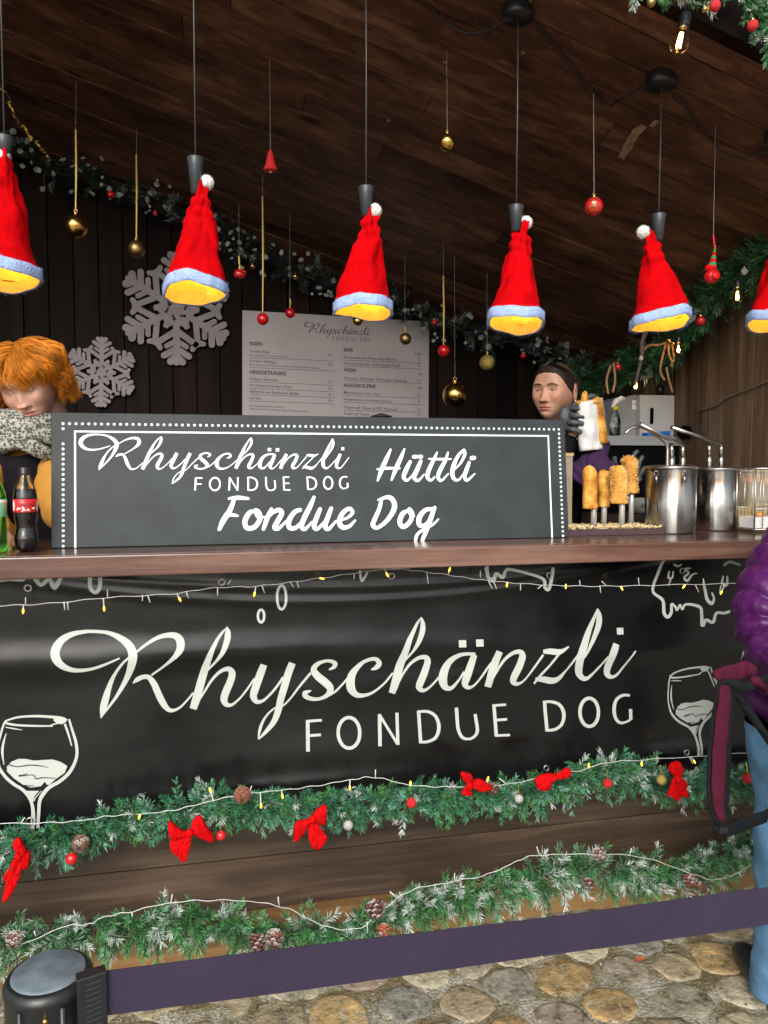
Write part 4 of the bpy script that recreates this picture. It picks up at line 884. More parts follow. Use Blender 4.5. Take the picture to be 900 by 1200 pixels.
# ------------------------------------------------------------------ garlands
def garland(name, path, rad, n, nl, cols, snow, label, twig=.05, per=64, w=.0011, seed=1, front=(0, -1, 0), wire=True, snowc=(.72, .80, .76), grp=None, squash=1.0, clump=None):
    r_ = np.random.RandomState(seed); pts = np.array([tuple(p) for p in cr([tuple(p) for p in path], 10)]); sg = np.linalg.norm(np.diff(pts, axis=0), axis=1); cum = np.concatenate([[0], np.cumsum(sg)]); Lt = cum[-1]
    root = empty(name, pts[0], label, 'garland', grp)
    Vs, Cs = [], []; st = MB(); fr = np.array(front, float)
    for q in range(n):
        s = (q+r_.uniform(0, 1))/n*Lt; i = min(np.searchsorted(cum, s), len(pts)-1); i = max(i, 1); t = (s-cum[i-1])/max(sg[i-1], 1e-9); p = pts[i-1]+(pts[i]-pts[i-1])*t
        tan = (pts[i]-pts[i-1])/max(sg[i-1], 1e-9)
        a = r_.uniform(0, 2*math.pi); u = np.cross(tan, fr); u /= np.linalg.norm(u); v = np.cross(u, tan)
        d = u*math.cos(a)+v*math.sin(a)+tan*r_.uniform(-.9, .9); 
        if np.dot(d, fr) < -.15: d -= fr*np.dot(d, fr)*1.5
        d += fr*.25; d /= np.linalg.norm(d)
        tw = rad*r_.uniform(.45, 1.08); bend = r_.normal(0, .35, 3)+np.array([0, 0, -.15])
        base = p+d*0.0; tip = p+d*tw*np.array([1, 1, squash])+bend*tw*.25
        issnow = r_.uniform() < snow; c = np.array(cols[r_.randint(len(cols))])*r_.uniform(.7, 1.3)
        m = int(per*r_.uniform(.8, 1.2)); tt = np.sort(r_.uniform(.12, 1.0, m)); pb = base+(tip-base)*tt[:, None]
        ax = (tip-base); ax /= np.linalg.norm(ax); dd = r_.normal(0, 1, (m, 3)); dd -= (dd@ax)[:, None]*ax; dd /= np.linalg.norm(dd, axis=1)[:, None]
        spread = r_.uniform(.75, 1.15, m)[:, None]*(1-.45*tt[:, None]**4); nd = ax*1.0*(.75+.2*tt[:, None])+dd*spread; nd /= np.linalg.norm(nd, axis=1)[:, None]
        ll = nl*r_.uniform(.65, 1.1, m)[:, None]*(1-.25*tt[:, None]); sd = np.cross(nd, r_.normal(0, 1, (m, 3))); sd /= np.linalg.norm(sd, axis=1)[:, None]
        e = pb+nd*ll; mid = pb+nd*ll*.6
        Vs.append(np.stack([pb-sd*w*.7, pb+sd*w*.7, mid+sd*w, e+sd*w*.2, e-sd*w*.2, mid-sd*w], 1).reshape(-1, 3))
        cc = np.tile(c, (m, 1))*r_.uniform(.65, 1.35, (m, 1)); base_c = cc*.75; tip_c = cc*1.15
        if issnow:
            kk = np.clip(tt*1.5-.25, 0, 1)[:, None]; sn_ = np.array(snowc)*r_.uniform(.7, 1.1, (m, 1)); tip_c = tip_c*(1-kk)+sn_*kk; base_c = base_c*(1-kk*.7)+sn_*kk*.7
        else:
            kk = (r_.uniform(0, 1, (m, 1)) < .25)*.45*min(1, snow*4); tip_c = tip_c*(1-kk)+np.array(snowc)*kk*.7
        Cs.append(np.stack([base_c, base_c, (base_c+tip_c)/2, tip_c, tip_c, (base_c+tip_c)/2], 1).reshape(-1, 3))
        st.tube([tuple(base), tuple(base+(tip-base)*.9)], .0014, 3, cap=False)
    V = np.concatenate(Vs); C = np.concatenate(Cs); k = len(V)//6; F = (np.arange(k)[:, None]*6+np.array([[0, 1, 2, 5]])); F2 = (np.arange(k)[:, None]*6+np.array([[5, 2, 3, 4]]))
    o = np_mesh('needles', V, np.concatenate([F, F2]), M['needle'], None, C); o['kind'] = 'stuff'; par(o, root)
    st.tube([tuple(x) for x in pts], .005, 6); o = st.build('stem', M['stem'], None); par(o, root)
    return root
G1 = [(.05, .24, .10), (.09, .32, .16), (.03, .15, .07), (.16, .40, .27), (.035, .20, .09), (.07, .27, .07)]
G2 = [(.045, .21, .05), (.08, .29, .08), (.03, .13, .035), (.12, .34, .16), (.05, .24, .07)]
up_px = [(-60,992),(0,988),(50,985),(100,970),(140,960),(170,955),(210,945),(255,942),(310,945),(350,938),(400,940),(450,938),(500,932),(560,932),(600,932),(640,920),(700,905),(750,905),(790,920),(840,912),(900,905),(980,898)]
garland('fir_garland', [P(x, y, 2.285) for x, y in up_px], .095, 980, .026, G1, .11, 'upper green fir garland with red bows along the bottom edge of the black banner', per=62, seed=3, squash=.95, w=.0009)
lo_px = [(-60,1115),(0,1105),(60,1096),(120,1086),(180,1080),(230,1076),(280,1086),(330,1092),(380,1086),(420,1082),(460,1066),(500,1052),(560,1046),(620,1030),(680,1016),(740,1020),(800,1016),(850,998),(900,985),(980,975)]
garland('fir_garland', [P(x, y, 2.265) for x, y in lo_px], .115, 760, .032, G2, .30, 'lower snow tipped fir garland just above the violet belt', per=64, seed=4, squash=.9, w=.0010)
bk = [(-30,150),(20,170),(60,200),(130,212),(190,235),(240,262),(290,290),(340,315),(390,335),(450,350),(510,378),(570,395),(630,408),(680,430)]
GB = [(.012, .035, .025), (.018, .05, .035), (.01, .028, .02)]
garland('fir_garland', [P(x, y, 4.02) for x, y in bk], .115, 230, .04, GB, .22, 'dark garland with frosted tips sagging along the top of the back wall', per=44, w=.0018, seed=5, snowc=(.30, .34, .33))
# round frosted leaves on the back garland
lm = MB(); rl = random.Random(4); cpts = cr([tuple(P(x, y, 3.93)) for x, y in bk], 14)
for i in range(150):
    q = Vector(rl.choice(cpts))+Vector((rl.uniform(-.05, .05), rl.uniform(-.07, .0), rl.uniform(-.10, .09))); r = rl.uniform(.008, .02); a = Vector((rl.uniform(-1, 1), -1, rl.uniform(-1, 1))).normalized(); b = a.orthogonal().normalized(); c = a.cross(b)
    lm.add([q]+[q+(b*math.cos(k*1.047)+c*math.sin(k*1.047))*r*rl.uniform(.7, 1)+a*r*.3 for k in range(6)], [(0, k+1, (k+1) % 6+1) for k in range(6)])
tag(lm.build('frosted_leaves', simple('frosted_leaf', (.22, .25, .25), rough=.6, var=.4)), 'small round frosted leaves scattered over the dark back garland', 'leaves', kind='stuff')
rt_px = [(668,446),(700,445),(740,432),(775,415),(800,390),(820,370),(845,345),(870,318),(905,300)]
def sidept(x, y, i):
    return PXp(x, y, X_SIDE-.13)
rp = [sidept(x, y, 0) for x, y in rt_px if x > 720]; rp = [P(668, 446, 3.95), P(700, 445, 3.9)]+rp+[rp[-1]+Vector((0, -.35, .12))]
garland('fir_garland', rp, .14, 300, .042, [(.022, .11, .03), (.035, .15, .045), (.015, .07, .025), (.05, .17, .07)], .03, 'bright green fir garland climbing the right hand plank wall', per=56, w=.0016, seed=6, front=(-.8, -.6, 0))
tr_p = [P(745,-12,1.82), P(790,-8,1.80), P(830,-18,1.80), P(872,-10,1.80), P(888,25,1.80), P(905,50,1.80), P(960,80,1.8)]
garland('fir_garland', tr_p, .065, 130, .028, G2+[(.02, .1, .03)], .35, 'snowy fir garland at the upper right corner on the edge of the roof', per=60, seed=7)
# small balls on the garlands
def gball(px, py, rp_, D, mt, label, grp='small balls on the fir garlands', hang=1.6):
    p = P(px, py, D); k = scale_at(px, py, D); r = rp_*k; root = empty('bauble', p, label, 'bauble', grp)
    m_ = MB(); m_.ball(p, r, 18); par(m_.build('ball', M[mt], None, True), root)
    m_ = MB(); m_.lathe([(r*.25, r*.95), (r*.25, r*1.2), (r*.05, r*1.25)], p, 10); m_.tube([p+Vector((0, 0, r*1.2)), p+Vector((.002, .01, r*1.2+hang*r))], .0007, 4); par(m_.build('cap', M['gold'], None), root)
gball(84,1006,7,2.19,'red_b','red ball hanging below the upper front garland beside the leftmost pine cone')
gball(259,979,5.8,2.19,'red_b','red ball right of the second bow from the left on the upper front garland')
gball(408,967,6,2.19,'silver_g','silver glitter ball hanging just right of the pleated red bow')
gball(482,941,6,2.19,'red_g','red glitter ball at the middle of the upper front garland')
gball(608,936,5.5,2.19,'silver_g','silver ball hanging left of the stretched red bow')
gball(712,918,5.5,2.19,'red_g','red and silver ball between the two right hand bows')
gball(775,914,6,2.19,'gold_glit','gold ball hanging just left of the upright red bow')
gball(876,912,6,2.19,'red_g','red ball on the upper front garland beside the light blue jeans')
gball(838,7,6.5,1.72,'red_g','red ball on the top right corner garland, nearer the hanging bulb')
gball(882,30,6.5,1.72,'red_g','red ball on the top right corner garland, nearer the right edge')
gball(763,3,5,1.72,'gold_matt','gold ball at the left end of the top right corner garland')
gball(826,11,3.5,1.72,'gold_matt','small copper ball under the top right corner garland')
gball(130,228,4.5,3.85,'red_b','red ball in the dark back garland, left of the first full hat lamp')
gball(182,250,3,3.85,'red_b','tiny red ball in the dark back garland just left of the first full hat lamp')
gball(296,312,3,3.85,'gold','tiny gold ball low on the dark back garland above the menu')
gball(346,324,3.2,3.85,'gold','tiny gold ball on the dark back garland left of the middle hat')
gball(509,378,3.4,3.85,'red_b','small red ball at the top right of the menu board')
gball(613,417,3.4,3.85,'red_b','small red ball on the back garland at the left of the woman')
gball(678,450,3.2,3.4,'red_b','small red ball beside the ear of the woman')
gball(724,430,4,3.2,'red_b','red ball on the garland left of the bare branch')
gball(821,376,5.5,2.75,'red_b','red ball on the green garland at the right wall')
gball(872,318,4,2.55,'silver_g','small silver ball high on the green garland at the right wall')
gball(751,420,2.8,2.9,'silver_g','small silver ball hanging beside the bare branch')
# ------------------------------------------------------------------ bows
def bow(px, py, D, loops, tails, label, tilt=0):
    """loops/tails: list of pixel polygons (x,y) relative to the centre; each one a puffed cushion of cloth"""
    p = P(px, py, D); k = scale_at(px, py, D); root = empty('red_bow', p, label, 'bow', 'red velvet bows on the upper front garland')
    for nm, lst, dep in (('loop', loops, .012), ('tail', tails, .004)):
        for li, poly in enumerate(lst):
            pts = cr(poly+[poly[0]], 5)[:-1]; n = len(pts); cxx = sum(a for a, b in pts)/n; cyy = sum(b for a, b in pts)/n; m_ = MB(); rs = []
            for f, y in ((1, 0), (.97, -.45), (.8, -.85), (.45, -1.0), (.02, -.9)):
                rs.append([p+Vector(((cxx+(a-cxx)*f)*k, dep*y+.004*li-.002*(nm == 'tail')+.0042*math.sin(10*math.atan2(b-cyy, a-cxx))*f*(1-f)*4, -(cyy+(b-cyy)*f)*k)) for a, b in pts])
            rs = [[q+Vector((0, .005, 0)) for q in rs[0]]]+rs
            m_.rings(rs); par(m_.build(nm, M['bow'], None, True), root)
    m_ = MB(); m_.ball(p+Vector((0, -.008, 0)), 4.6*k, 12, (1, .8, 1.15)); par(m_.build('knot', M['bow'], None, True), root)
bow(22,1003,2.185, [[(-2,-2),(-6,-16),(0,-22),(5,-14),(9,-5),(6,3)],[(2,0),(11,-4),(12,8),(7,18),(1,10)]], [[(-3,0),(3,3),(2,20),(-8,44),(-19,54),(-16,38),(-12,18)],[(-6,4),(-2,2),(-8,28),(-18,26)]], 'long drooping red bow at the far left of the upper front garland')
bow(222,975,2.185, [[(0,0),(-10,-4),(-22,-15),(-24,-6),(-20,8),(-8,6)],[(0,0),(4,-12),(12,-18),(20,-4),(27,8),(26,16),(10,8)]], [[(-4,2),(2,3),(0,20),(-6,36),(-14,28),(-22,18),(-20,6)]], 'red bow with spread wings second from the left on the upper front garland')
bow(366,959,2.185, [[(0,0),(-10,1),(-20,4),(-22,18),(-20,26),(-8,14)],[(0,0),(4,-8),(16,-14),(17,0),(14,10),(6,6)]], [[(-2,2),(4,4),(12,16),(17,26),(8,38),(-1,34),(-5,18)]], 'pleated red bow third from the left, its tails hanging over the dark wood')
bow(549,920,2.185, [[(0,0),(-8,-8),(-9,-16),(-2,-15),(4,-12),(5,-4)],[(2,0),(12,-6),(22,-1),(30,7),(18,10),(8,6)]], [[(-2,1),(3,4),(4,13),(-2,12),(-8,10),(-6,4)]], 'small red bow near the middle right of the upper front garland')
bow(655,908,2.185, [[(0,0),(-14,-3),(-28,1),(-29,9),(-22,17),(-8,8)],[(0,0),(8,-6),(15,-5),(14,3),(6,5)]], [[(-22,4),(-12,2),(-10,12),(-17,18)]], 'stretched flat red bow below the word dog on the banner')
bow(793,912,2.185, [[(0,0),(-10,-10),(-8,-18),(2,-20),(7,-12),(6,-3)],[(2,0),(12,4),(14,12),(6,12)]], [[(-6,0),(4,0),(12,12),(16,24),(6,22),(2,28),(-8,20),(-12,20),(-8,8)]], 'crumpled upright red bow left of the maroon strap')
# ------------------------------------------------------------------ pine cones
def pinecone(px, py, rp_, D, label, frost=.3, ang=0, tone=(.14, .07, .045)):
    p = P(px, py, D); k = scale_at(px, py, D); r = rp_*k*1.12; root = empty('pine_cone', p, label, 'pine cone', 'pine cones tucked into the fir garlands')
    m_ = MB(); rr = random.Random(int(px*7+py)); n = 46; Mx = Euler((R(-60+rr.uniform(-25, 25)), R(ang), 0)).to_matrix()
    core = MB(); core.cc = tuple(x*.35 for x in tone); core.ball(p, r*.62, 10)
    core.v = core.v
    for i in range(n):
        t = (i+.5)/n; ph = i*2.39996; zz = (t*2-1)*r*1.05; R_ = r*math.sin(math.pi*(t*.86+.1))**.6
        d = Mx @ Vector((math.cos(ph), math.sin(ph), .35)).normalized(); up = Mx @ Vector((0, 0, 1)); base = p+Mx @ Vector((0, 0, zz*.8)); s = d.cross(up).normalized()
        w = r*.27; a = base+d*R_*.35; b = base+d*R_; tp = up*w*.35
        core.cc = tuple(x*rr.uniform(.7, 1.2) for x in tone); o_ = len(core.v)
        core.add([a-s*w*.4, a+s*w*.4, b+s*w, b+d*w*.35+tp, b-s*w, b-tp*.6], [(0, 1, 2, 3, 4), (0, 4, 5), (1, 5, 2), (4, 3, 5), (3, 2, 5)])
        if rr.random() < frost:
            for j in (2, 3, 4): core.c[o_+j] = (.5, .47, .45)
        else:
            core.c[o_+3] = tuple(x*1.9 for x in tone)
    par(core.build('cone_scales', M['cone'], None, False, True), root)
pinecone(94,990,9,2.19,'brown pine cone under the left end of the upper garland',.1)
pinecone(284,933,9,2.19,'warm brown pine cone on the wire of the upper garland left of the pleated bow',.05,20,(.2,.08,.04))
pinecone(578,926,7,2.2,'dark pine cone next to the small middle bow',.1)
pinecone(16,1103,9,2.17,'frosted pine cone at the far left of the lower garland',.8)
pinecone(302,1107,10,2.16,'left one of the pair of dark red pine cones above the belt',.5,0,(.16,.05,.04))
pinecone(321,1102,10,2.16,'right one of the pair of dark red pine cones above the belt',.55,30,(.16,.06,.05))
pinecone(441,1068,11,2.16,'large frosted dark red pine cone at the middle of the lower garland',.6,-20,(.15,.05,.045))
pinecone(450,1093,8,2.17,'orange brown pine cone touching the top of the belt near the middle',.1,40,(.26,.09,.04))
pinecone(703,1003,8,2.17,'frosted pine cone on the wire at the right half of the lower garland',.7)
pinecone(690,1038,7,2.19,'dark pine cone under the right half of the lower garland',.3,0,(.13,.04,.04))
pinecone(810,1034,8,2.17,'reddish pine cone near the right end of the lower garland',.4,10,(.2,.06,.05))
pinecone(823,1041,6,2.17,'small dark pine cone beside the reddish one at the right end',.3)
# ------------------------------------------------------------------ fairy lights
def fairy(path, D, bulbs, stubs, label, name='fairy_lights', wm='white_wire', r=.0010):
    pts = [P(x, y, D) for x, y in path]; root = empty(name, pts[0], label, 'fairy lights')
    m_ = MB(); cp_ = [Vector(q) for q in cr([tuple(p) for p in pts], 8)]; m_.tube([q+Vector((0, .002*math.sin(i*.9), .0015*math.sin(i*1.3))) for i, q in enumerate(cp_)], r, 6)
    for x, y, dx, dy in stubs:
        a = P(x, y, D); b = P(x+dx, y+dy, D); m_.tube([a, b], .0016, 6)
    par(m_.build('wire', M[wm], None, True), root)
    for x, y in bulbs:
        p = P(x, y, D); near_ = min(cp_, key=lambda q: (q-p).length); bm_ = MB(); d = (p-near_); 
        if d.length < .006: d = Vector((0, 0, -.01))
        d.normalize(); bm_.lathe([(.0012, -.010), (.0026, -.006), (.0028, .0), (.0015, .0045), (.0003, .006)], (0, 0, 0), 10, M=d.to_track_quat('Z', 'Y').to_matrix())
        bm_.v = [tuple(Vector(v)+p) for v in bm_.v]; bo = bm_.build('bulb', M['led'], None, True); par(bo, root)
        s_ = MB(); s_.tube([near_, p-d*.008], .0018, 6); s2 = s_.build('bulb_holder', M[wm], None); par(s2, root)
    return root
fairy([(-30,713),(0,710),(60,707),(130,700),(200,696),(250,689),(300,687),(350,681),(400,674),(440,668),(480,666)], 2.29, [(27,717),(122,714),(211,703),(298,697),(378,678),(454,674)],
      [(30,708,0,-8),(75,705,1,10),(79,705,1,10),(126,700,0,-9),(167,697,0,7),(173,697,3,9),(218,693,3,8),(255,689,0,9),(267,685,4,-6),(307,686,3,9),(340,682,4,6),(348,681,2,8),(415,672,0,7)], 'string of warm fairy lights across the left half of the banner under the counter')
fairy([(445,664),(480,668),(520,673),(560,679),(600,683),(650,686),(700,687),(760,686),(850,684),(940,684)], 2.29, [(527,667),(594,686),(663,688),(729,690),(801,688),(845,695)],
      [(500,670,2,14),(563,677,0,-9),(572,680,5,10),(578,681,4,9),(610,684,0,8),(635,686,-5,4),(680,686,-1,-6),(703,686,1,9),(710,686,-5,-5),(749,686,-1,-9),(815,686,4,8),(826,686,-2,-8),(845,686,-2,9)], 'string of warm fairy lights across the right half of the banner under the counter')
fairy([(-30,966),(0,965),(60,964),(100,961),(130,956),(175,953),(210,948),(250,938),(290,930),(330,926),(370,921),(410,914),(440,911),(480,920),(520,922),(570,921),(600,918),(650,908),(680,903),(710,894),(760,890),(840,885),(900,880)], 2.205,
      [(246,925),(163,958),(331,934),(306,945),(410,924),(481,919),(572,912),(690,898),(752,896),(814,893)], [(25,964,4,-6),(146,911,0,0),(292,929,3,-8),(440,912,0,-10),(445,912,0,6),(595,920,-10,-8),(717,893,0,-8),(748,890,3,7),(808,887,4,8)][:1]+[(292,929,3,-8),(440,912,0,-10),(595,920,-10,-8),(717,893,0,-8),(808,887,4,8)], 'white fairy light wire threaded through the upper front garland')
fairy([(20,1110),(75,1086),(105,1083),(120,1075),(150,1069),(200,1058),(250,1055),(300,1057),(340,1066),(380,1085),(420,1088),(450,1065),(480,1044),(520,1035),(570,1025),(600,1012),(625,1003),(680,1001),(750,1004),(800,1020),(838,1031),(870,1020),(900,1002)], 2.175, [],
      [(42,1097,-2,-6),(155,1069,0,5),(200,1059,2,-11),(327,1063,-1,-12),(466,1053,-9,-8),(430,1080,1,14),(532,1033,1,-10),(632,1002,-3,-10),(738,1003,2,-9),(865,1022,4,6)], 'white wire with unlit bulbs along the lower front garland')
# gold leaf string upper left
root = empty('gold_leaf_string', P(5, 110, 3.6), 'thin string of small gold leaves hanging at the upper left', 'leaf string'); sp_ = [(0,100),(10,113),(15,130),(25,147),(35,158),(45,170),(56,182)]
m_ = MB(); m_.tube([P(x, y, 3.6) for x, y in cr(sp_, 5)], .001, 4); par(m_.build('string', M['thread'], None), root)
m_ = MB(); rl = random.Random(8)
for x, y in cr(sp_, 3)[1:]:
    q = P(x+rl.uniform(-2, 2), y+rl.uniform(-2, 2), 3.59); a = Vector((rl.uniform(-1, 1), -.4, rl.uniform(-1, 1))).normalized()*.013; b = Vector((-a.z, 0, a.x))*.4; m_.add([q-a, q+b, q+a, q-b], [(0, 1, 2, 3)])
par(m_.build('leaves', M['leafgold'], None), root)
# ------------------------------------------------------------------ filament bulbs
def edison(px, py, D, k, label, lit, tiltd=(0, 0, 1), hang=None, energy=1.2):
    energy *= .4; p = P(px, py, D); root = empty('filament_bulb', p, label, 'light bulb'); Mx = Vector(tiltd).normalized().to_track_quat('Z', 'Y').to_matrix()
    m_ = MB(); m_.lathe([(.0005, -.034), (.012, -.032), (.024, -.022), (.0295, -.006), (.028, .008), (.020, .026), (.0135, .040), (.012, .046)], p, 22, M=Mx @ Matrix.Scale(k, 3)); par(m_.build('glass_bulb', M['bulb_glass'], None, True), root)
    m_ = MB(); m_.lathe([(.013, .046), (.0138, .049), (.0128, .052), (.0138, .055), (.0128, .058), (.0138, .061)], p, 16, M=Mx @ Matrix.Scale(k, 3)); par(m_.build('screw_base', M['steel_dark'], None, True), root)
    m_ = MB(); m_.lathe([(.0175, .052), (.019, .056), (.0185, .085), (.015, .095), (.004, .097)], p, 18, M=Mx @ Matrix.Scale(k, 3)); par(m_.build('bulb_socket', M['black'], None, True), root)
    m_ = MB(); ms = Mx @ Matrix.Scale(k, 3)
    for a in range(4):
        dx, dy = .006*math.cos(a*1.57), .006*math.sin(a*1.57); m_.tube([p+ms @ Vector((dx*.5, dy*.5, .028)), p+ms @ Vector((dx, dy, -.014))], .0019*k, 5)
    par(m_.build('filament', M['fil'], None), root)
    ld = bpy.data.lights.new('bulb_light', 'POINT'); ld.energy = energy; ld.color = (1, .5, .1); ld.shadow_soft_size = .005; lo = bpy.data.objects.new('bulb_light', ld); col.objects.link(lo); lo.location = p+Vector((0, 0, 0)); 
    if hang: 
        m_ = MB(); m_.tube([p+ms @ Vector((0, 0, .097)), hang], .0025, 6); par(m_.build('lead', M['black'], None), root)
edison(796, 50, 1.83, .80, 'clear pear shaped filament bulb hanging from the roof edge at top right', True, (.25, 0, 1), P(803, 5, 1.83), .7)
edison(745, 453, 3.35, .62, 'small glowing bulb at the foot of the bare branch', True, (.15, 0, 1), None, .5)
edison(795, 410, 3.0, .62, 'small glowing bulb beside the hanging brown ribbons', True, (0, 0, 1), None, .5)
edison(864, 348, 2.62, .70, 'amber glowing bulb under the green garland near the right edge', True, (0, 0, 1), None, .5)
# bare branch, brown ribbons
m_ = MB(); m_.tube([P(x, y, 3.3) for x, y in cr([(759,384),(753,400),(752,418),(748,436),(744,452)], 4)], [.013, .014, .012, .011, .010, .010, .010, .010, .009, .009, .008, .008, .007, .007, .006, .006, .005], 8)
tag(m_.build('bare_branch', M['twig'], smooth=True), 'bare grey branch hanging from the garland behind the hat lamp', 'branch')
root = empty('ribbon_bunch', P(784, 402, 3.05), 'bunch of brown twisted ribbons hanging above the white carton', 'ribbons')
for pts in ([(781,400),(776,420),(774,435),(779,446)], [(783,400),(784,415),(788,425),(787,430)], [(787,400),(790,420),(786,429)], [(781,430),(784,445),(788,459)], [(755,410),(760,405),(772,404),(780,402)], [(716,428),(711,445),(713,462)], [(719,425),(721,445),(718,460)]):
    m_ = MB(); m_.tube([P(x, y, 3.05) for x, y in cr(pts, 5)], .006, 6, flat=.3); par(m_.build('ribbon', M['straw'], None, True), root)
m_ = MB(); m_.ball(P(784, 399, 3.03), .012, 10); m_.ball(P(789, 402, 3.03), .009, 8); par(m_.build('bead', M['gold'], None, True), root)
# ------------------------------------------------------------------ things on the counter
def ctr(px, D): p = P(px, 600, D); return Vector((p.x, D, Z_TOP+.001))
def flat_text(mb, body, c, rad, z0, h, a0, width, shear=.3, bold=0):   # lettering wrapped round a bottle
    V, F = textpts(body, bold, shear); w = max(v.x for v in V); k = width/w; kz = h/.72
    mb.add([(c[0]+rad*math.cos(a0+(v.x*k-width/2)/rad), c[1]+rad*math.sin(a0+(v.x*k-width/2)/rad), c[2]+z0+v.y*kz) for v in V], F)
b = ctr(30, 2.34); root = empty('cola_bottle', b, 'dark cola bottle with a red label standing left of the chalkboard sign', 'bottle')
hb = .238; prof = [(.006,.004),(.018,.001),(.027,.006),(.0315,.018),(.032,.04),(.0275,.062),(.0270,.075),(.030,.095),(.0310,.115),(.0315,.148),(.0305,.160),(.027,.180),(.019,.200),(.0135,.215),(.0125,.225)]
seg = 40; rs = []
for r, z in cr(prof, 4):
    ring = []
    for k in range(seg):
        a = 2*math.pi*k/seg; q = r*(1-.12*max(0, 1-z/.035)*(.5+.5*math.cos(5*a))) ; ring.append(b+Vector((q*math.cos(a), q*math.sin(a), z)))
    rs.append(ring)
m_ = MB(); m_.rings(rs); par(m_.build('bottle_body', M['pet'], None, True), root)
m_ = MB(); m_.rings([[b+(p-b)*.0+Vector(((p.x-b.x)*.95, (p.y-b.y)*.95, max(.003, min(p.z-b.z, .176)))) for p in r_] for r_ in rs if r_[0].z-b.z < .178]); par(m_.build('cola_liquid', M['cola'], None, True), root)
m_ = MB(); m_.lathe([(.0312,.112),(.0322,.113),(.0325,.148),(.0315,.149)], b, 40); par(m_.build('label_band', M['red_label'], None, True), root)
aw = math.atan2(-b.y, -b.x); m_ = MB(); flat_text(m_, 'Coca-Cola', b, .0332, .130, .011, aw, .042, .35, .01); par(m_.build('label_lettering', M['dark_ink'], None), root)
m_ = MB(); rr = random.Random(2)
for i in range(16):
    a = aw+rr.uniform(-.75, .75); z = rr.uniform(.115, .125); s = rr.uniform(.002, .004); m_.add([b+Vector((.0331*math.cos(a+da/.033), .0331*math.sin(a+da/.033), z+dz)) for da, dz in ((-s, 0), (0, -s*.7), (s*1.2, .0), (0, s))], [(0, 1, 2, 3)])
for sg in (-1, 1): 
    a = aw+sg*1.12; m_.add([b+Vector((.0331*math.cos(a+da), .0331*math.sin(a+da), z)) for da, z in ((-.13, .118), (.13, .118), (.17, .132), (.1, .145), (-.1, .145))], [(0, 1, 2, 3, 4)])
par(m_.build('label_print', M['white'], None), root)
m_ = MB(); m_.lathe([(.0145,.216),(.0155,.217),(.0155,.222),(.0150,.2225),(.0152,.236),(.0142,.238),(.003,.238)], b, 28); par(m_.build('cap', M['black'], None, True), root)
b = ctr(-7, 2.33); root = empty('green_bottle', b, 'green plastic bottle cut by the left edge of the photo, beside the cola bottle', 'bottle')
m_ = MB(); m_.lathe(cr([(.006,.003),(.026,.002),(.031,.01),(.032,.04),(.0315,.1),(.0325,.15),(.028,.175),(.018,.2),(.013,.215),(.0125,.23)], 4), b, 32); par(m_.build('bottle_body', M['green_pet'], None, True), root)
m_ = MB(); m_.lathe([(.0318,.1),(.0328,.101),(.0332,.148),(.0328,.149)], b, 32); par(m_.build('label_band', M['green_label'], None, True), root)
m_ = MB(); m_.lathe([(.0329,.138),(.0338,.139),(.0338,.146),(.0332,.147)], b, 32); par(m_.build('label_stripe', M['white'], None, True), root)
m_ = MB(); m_.lathe([(.015,.222),(.0155,.24),(.003,.241)], b, 20); par(m_.build('cap', M['green_felt'], None, True), root)
# tray with crumbs, spikes and breads
tl_ = P(664, 630, D_SIGN+.0); D_T = 2.46
x0 = P(655, 628, D_T).x; x1 = P(779, 628, D_T).x; root = empty('spike_tray', (x0, D_T, Z_TOP+.001), 'dark tray full of crumbs with four steel spikes holding breads', 'tray')
m_ = MB(); m_.box(x0, x1, D_T, D_T+.20, Z_TOP+.001, Z_TOP+.022); o = m_.build('tray_base', M['purple_tray'] if 'purple_tray' in M else simple('tray_plastic', (.07, .045, .05), rough=.35), None); par(o, root)
m_ = MB(); rr = random.Random(5)
for i in range(900):
    x = rr.uniform(x0+.01, x1-.005); y = D_T+rr.uniform(.004, .19); s = rr.uniform(.002, .0065); z = Z_TOP+.022+rr.uniform(0, .008); m_.ball((x, y, z), s, 5, (rr.uniform(.7, 1.4), 1, .7))
o = m_.build('crumbs', M['crumb'], None); o['kind'] = 'stuff'; par(o, root)
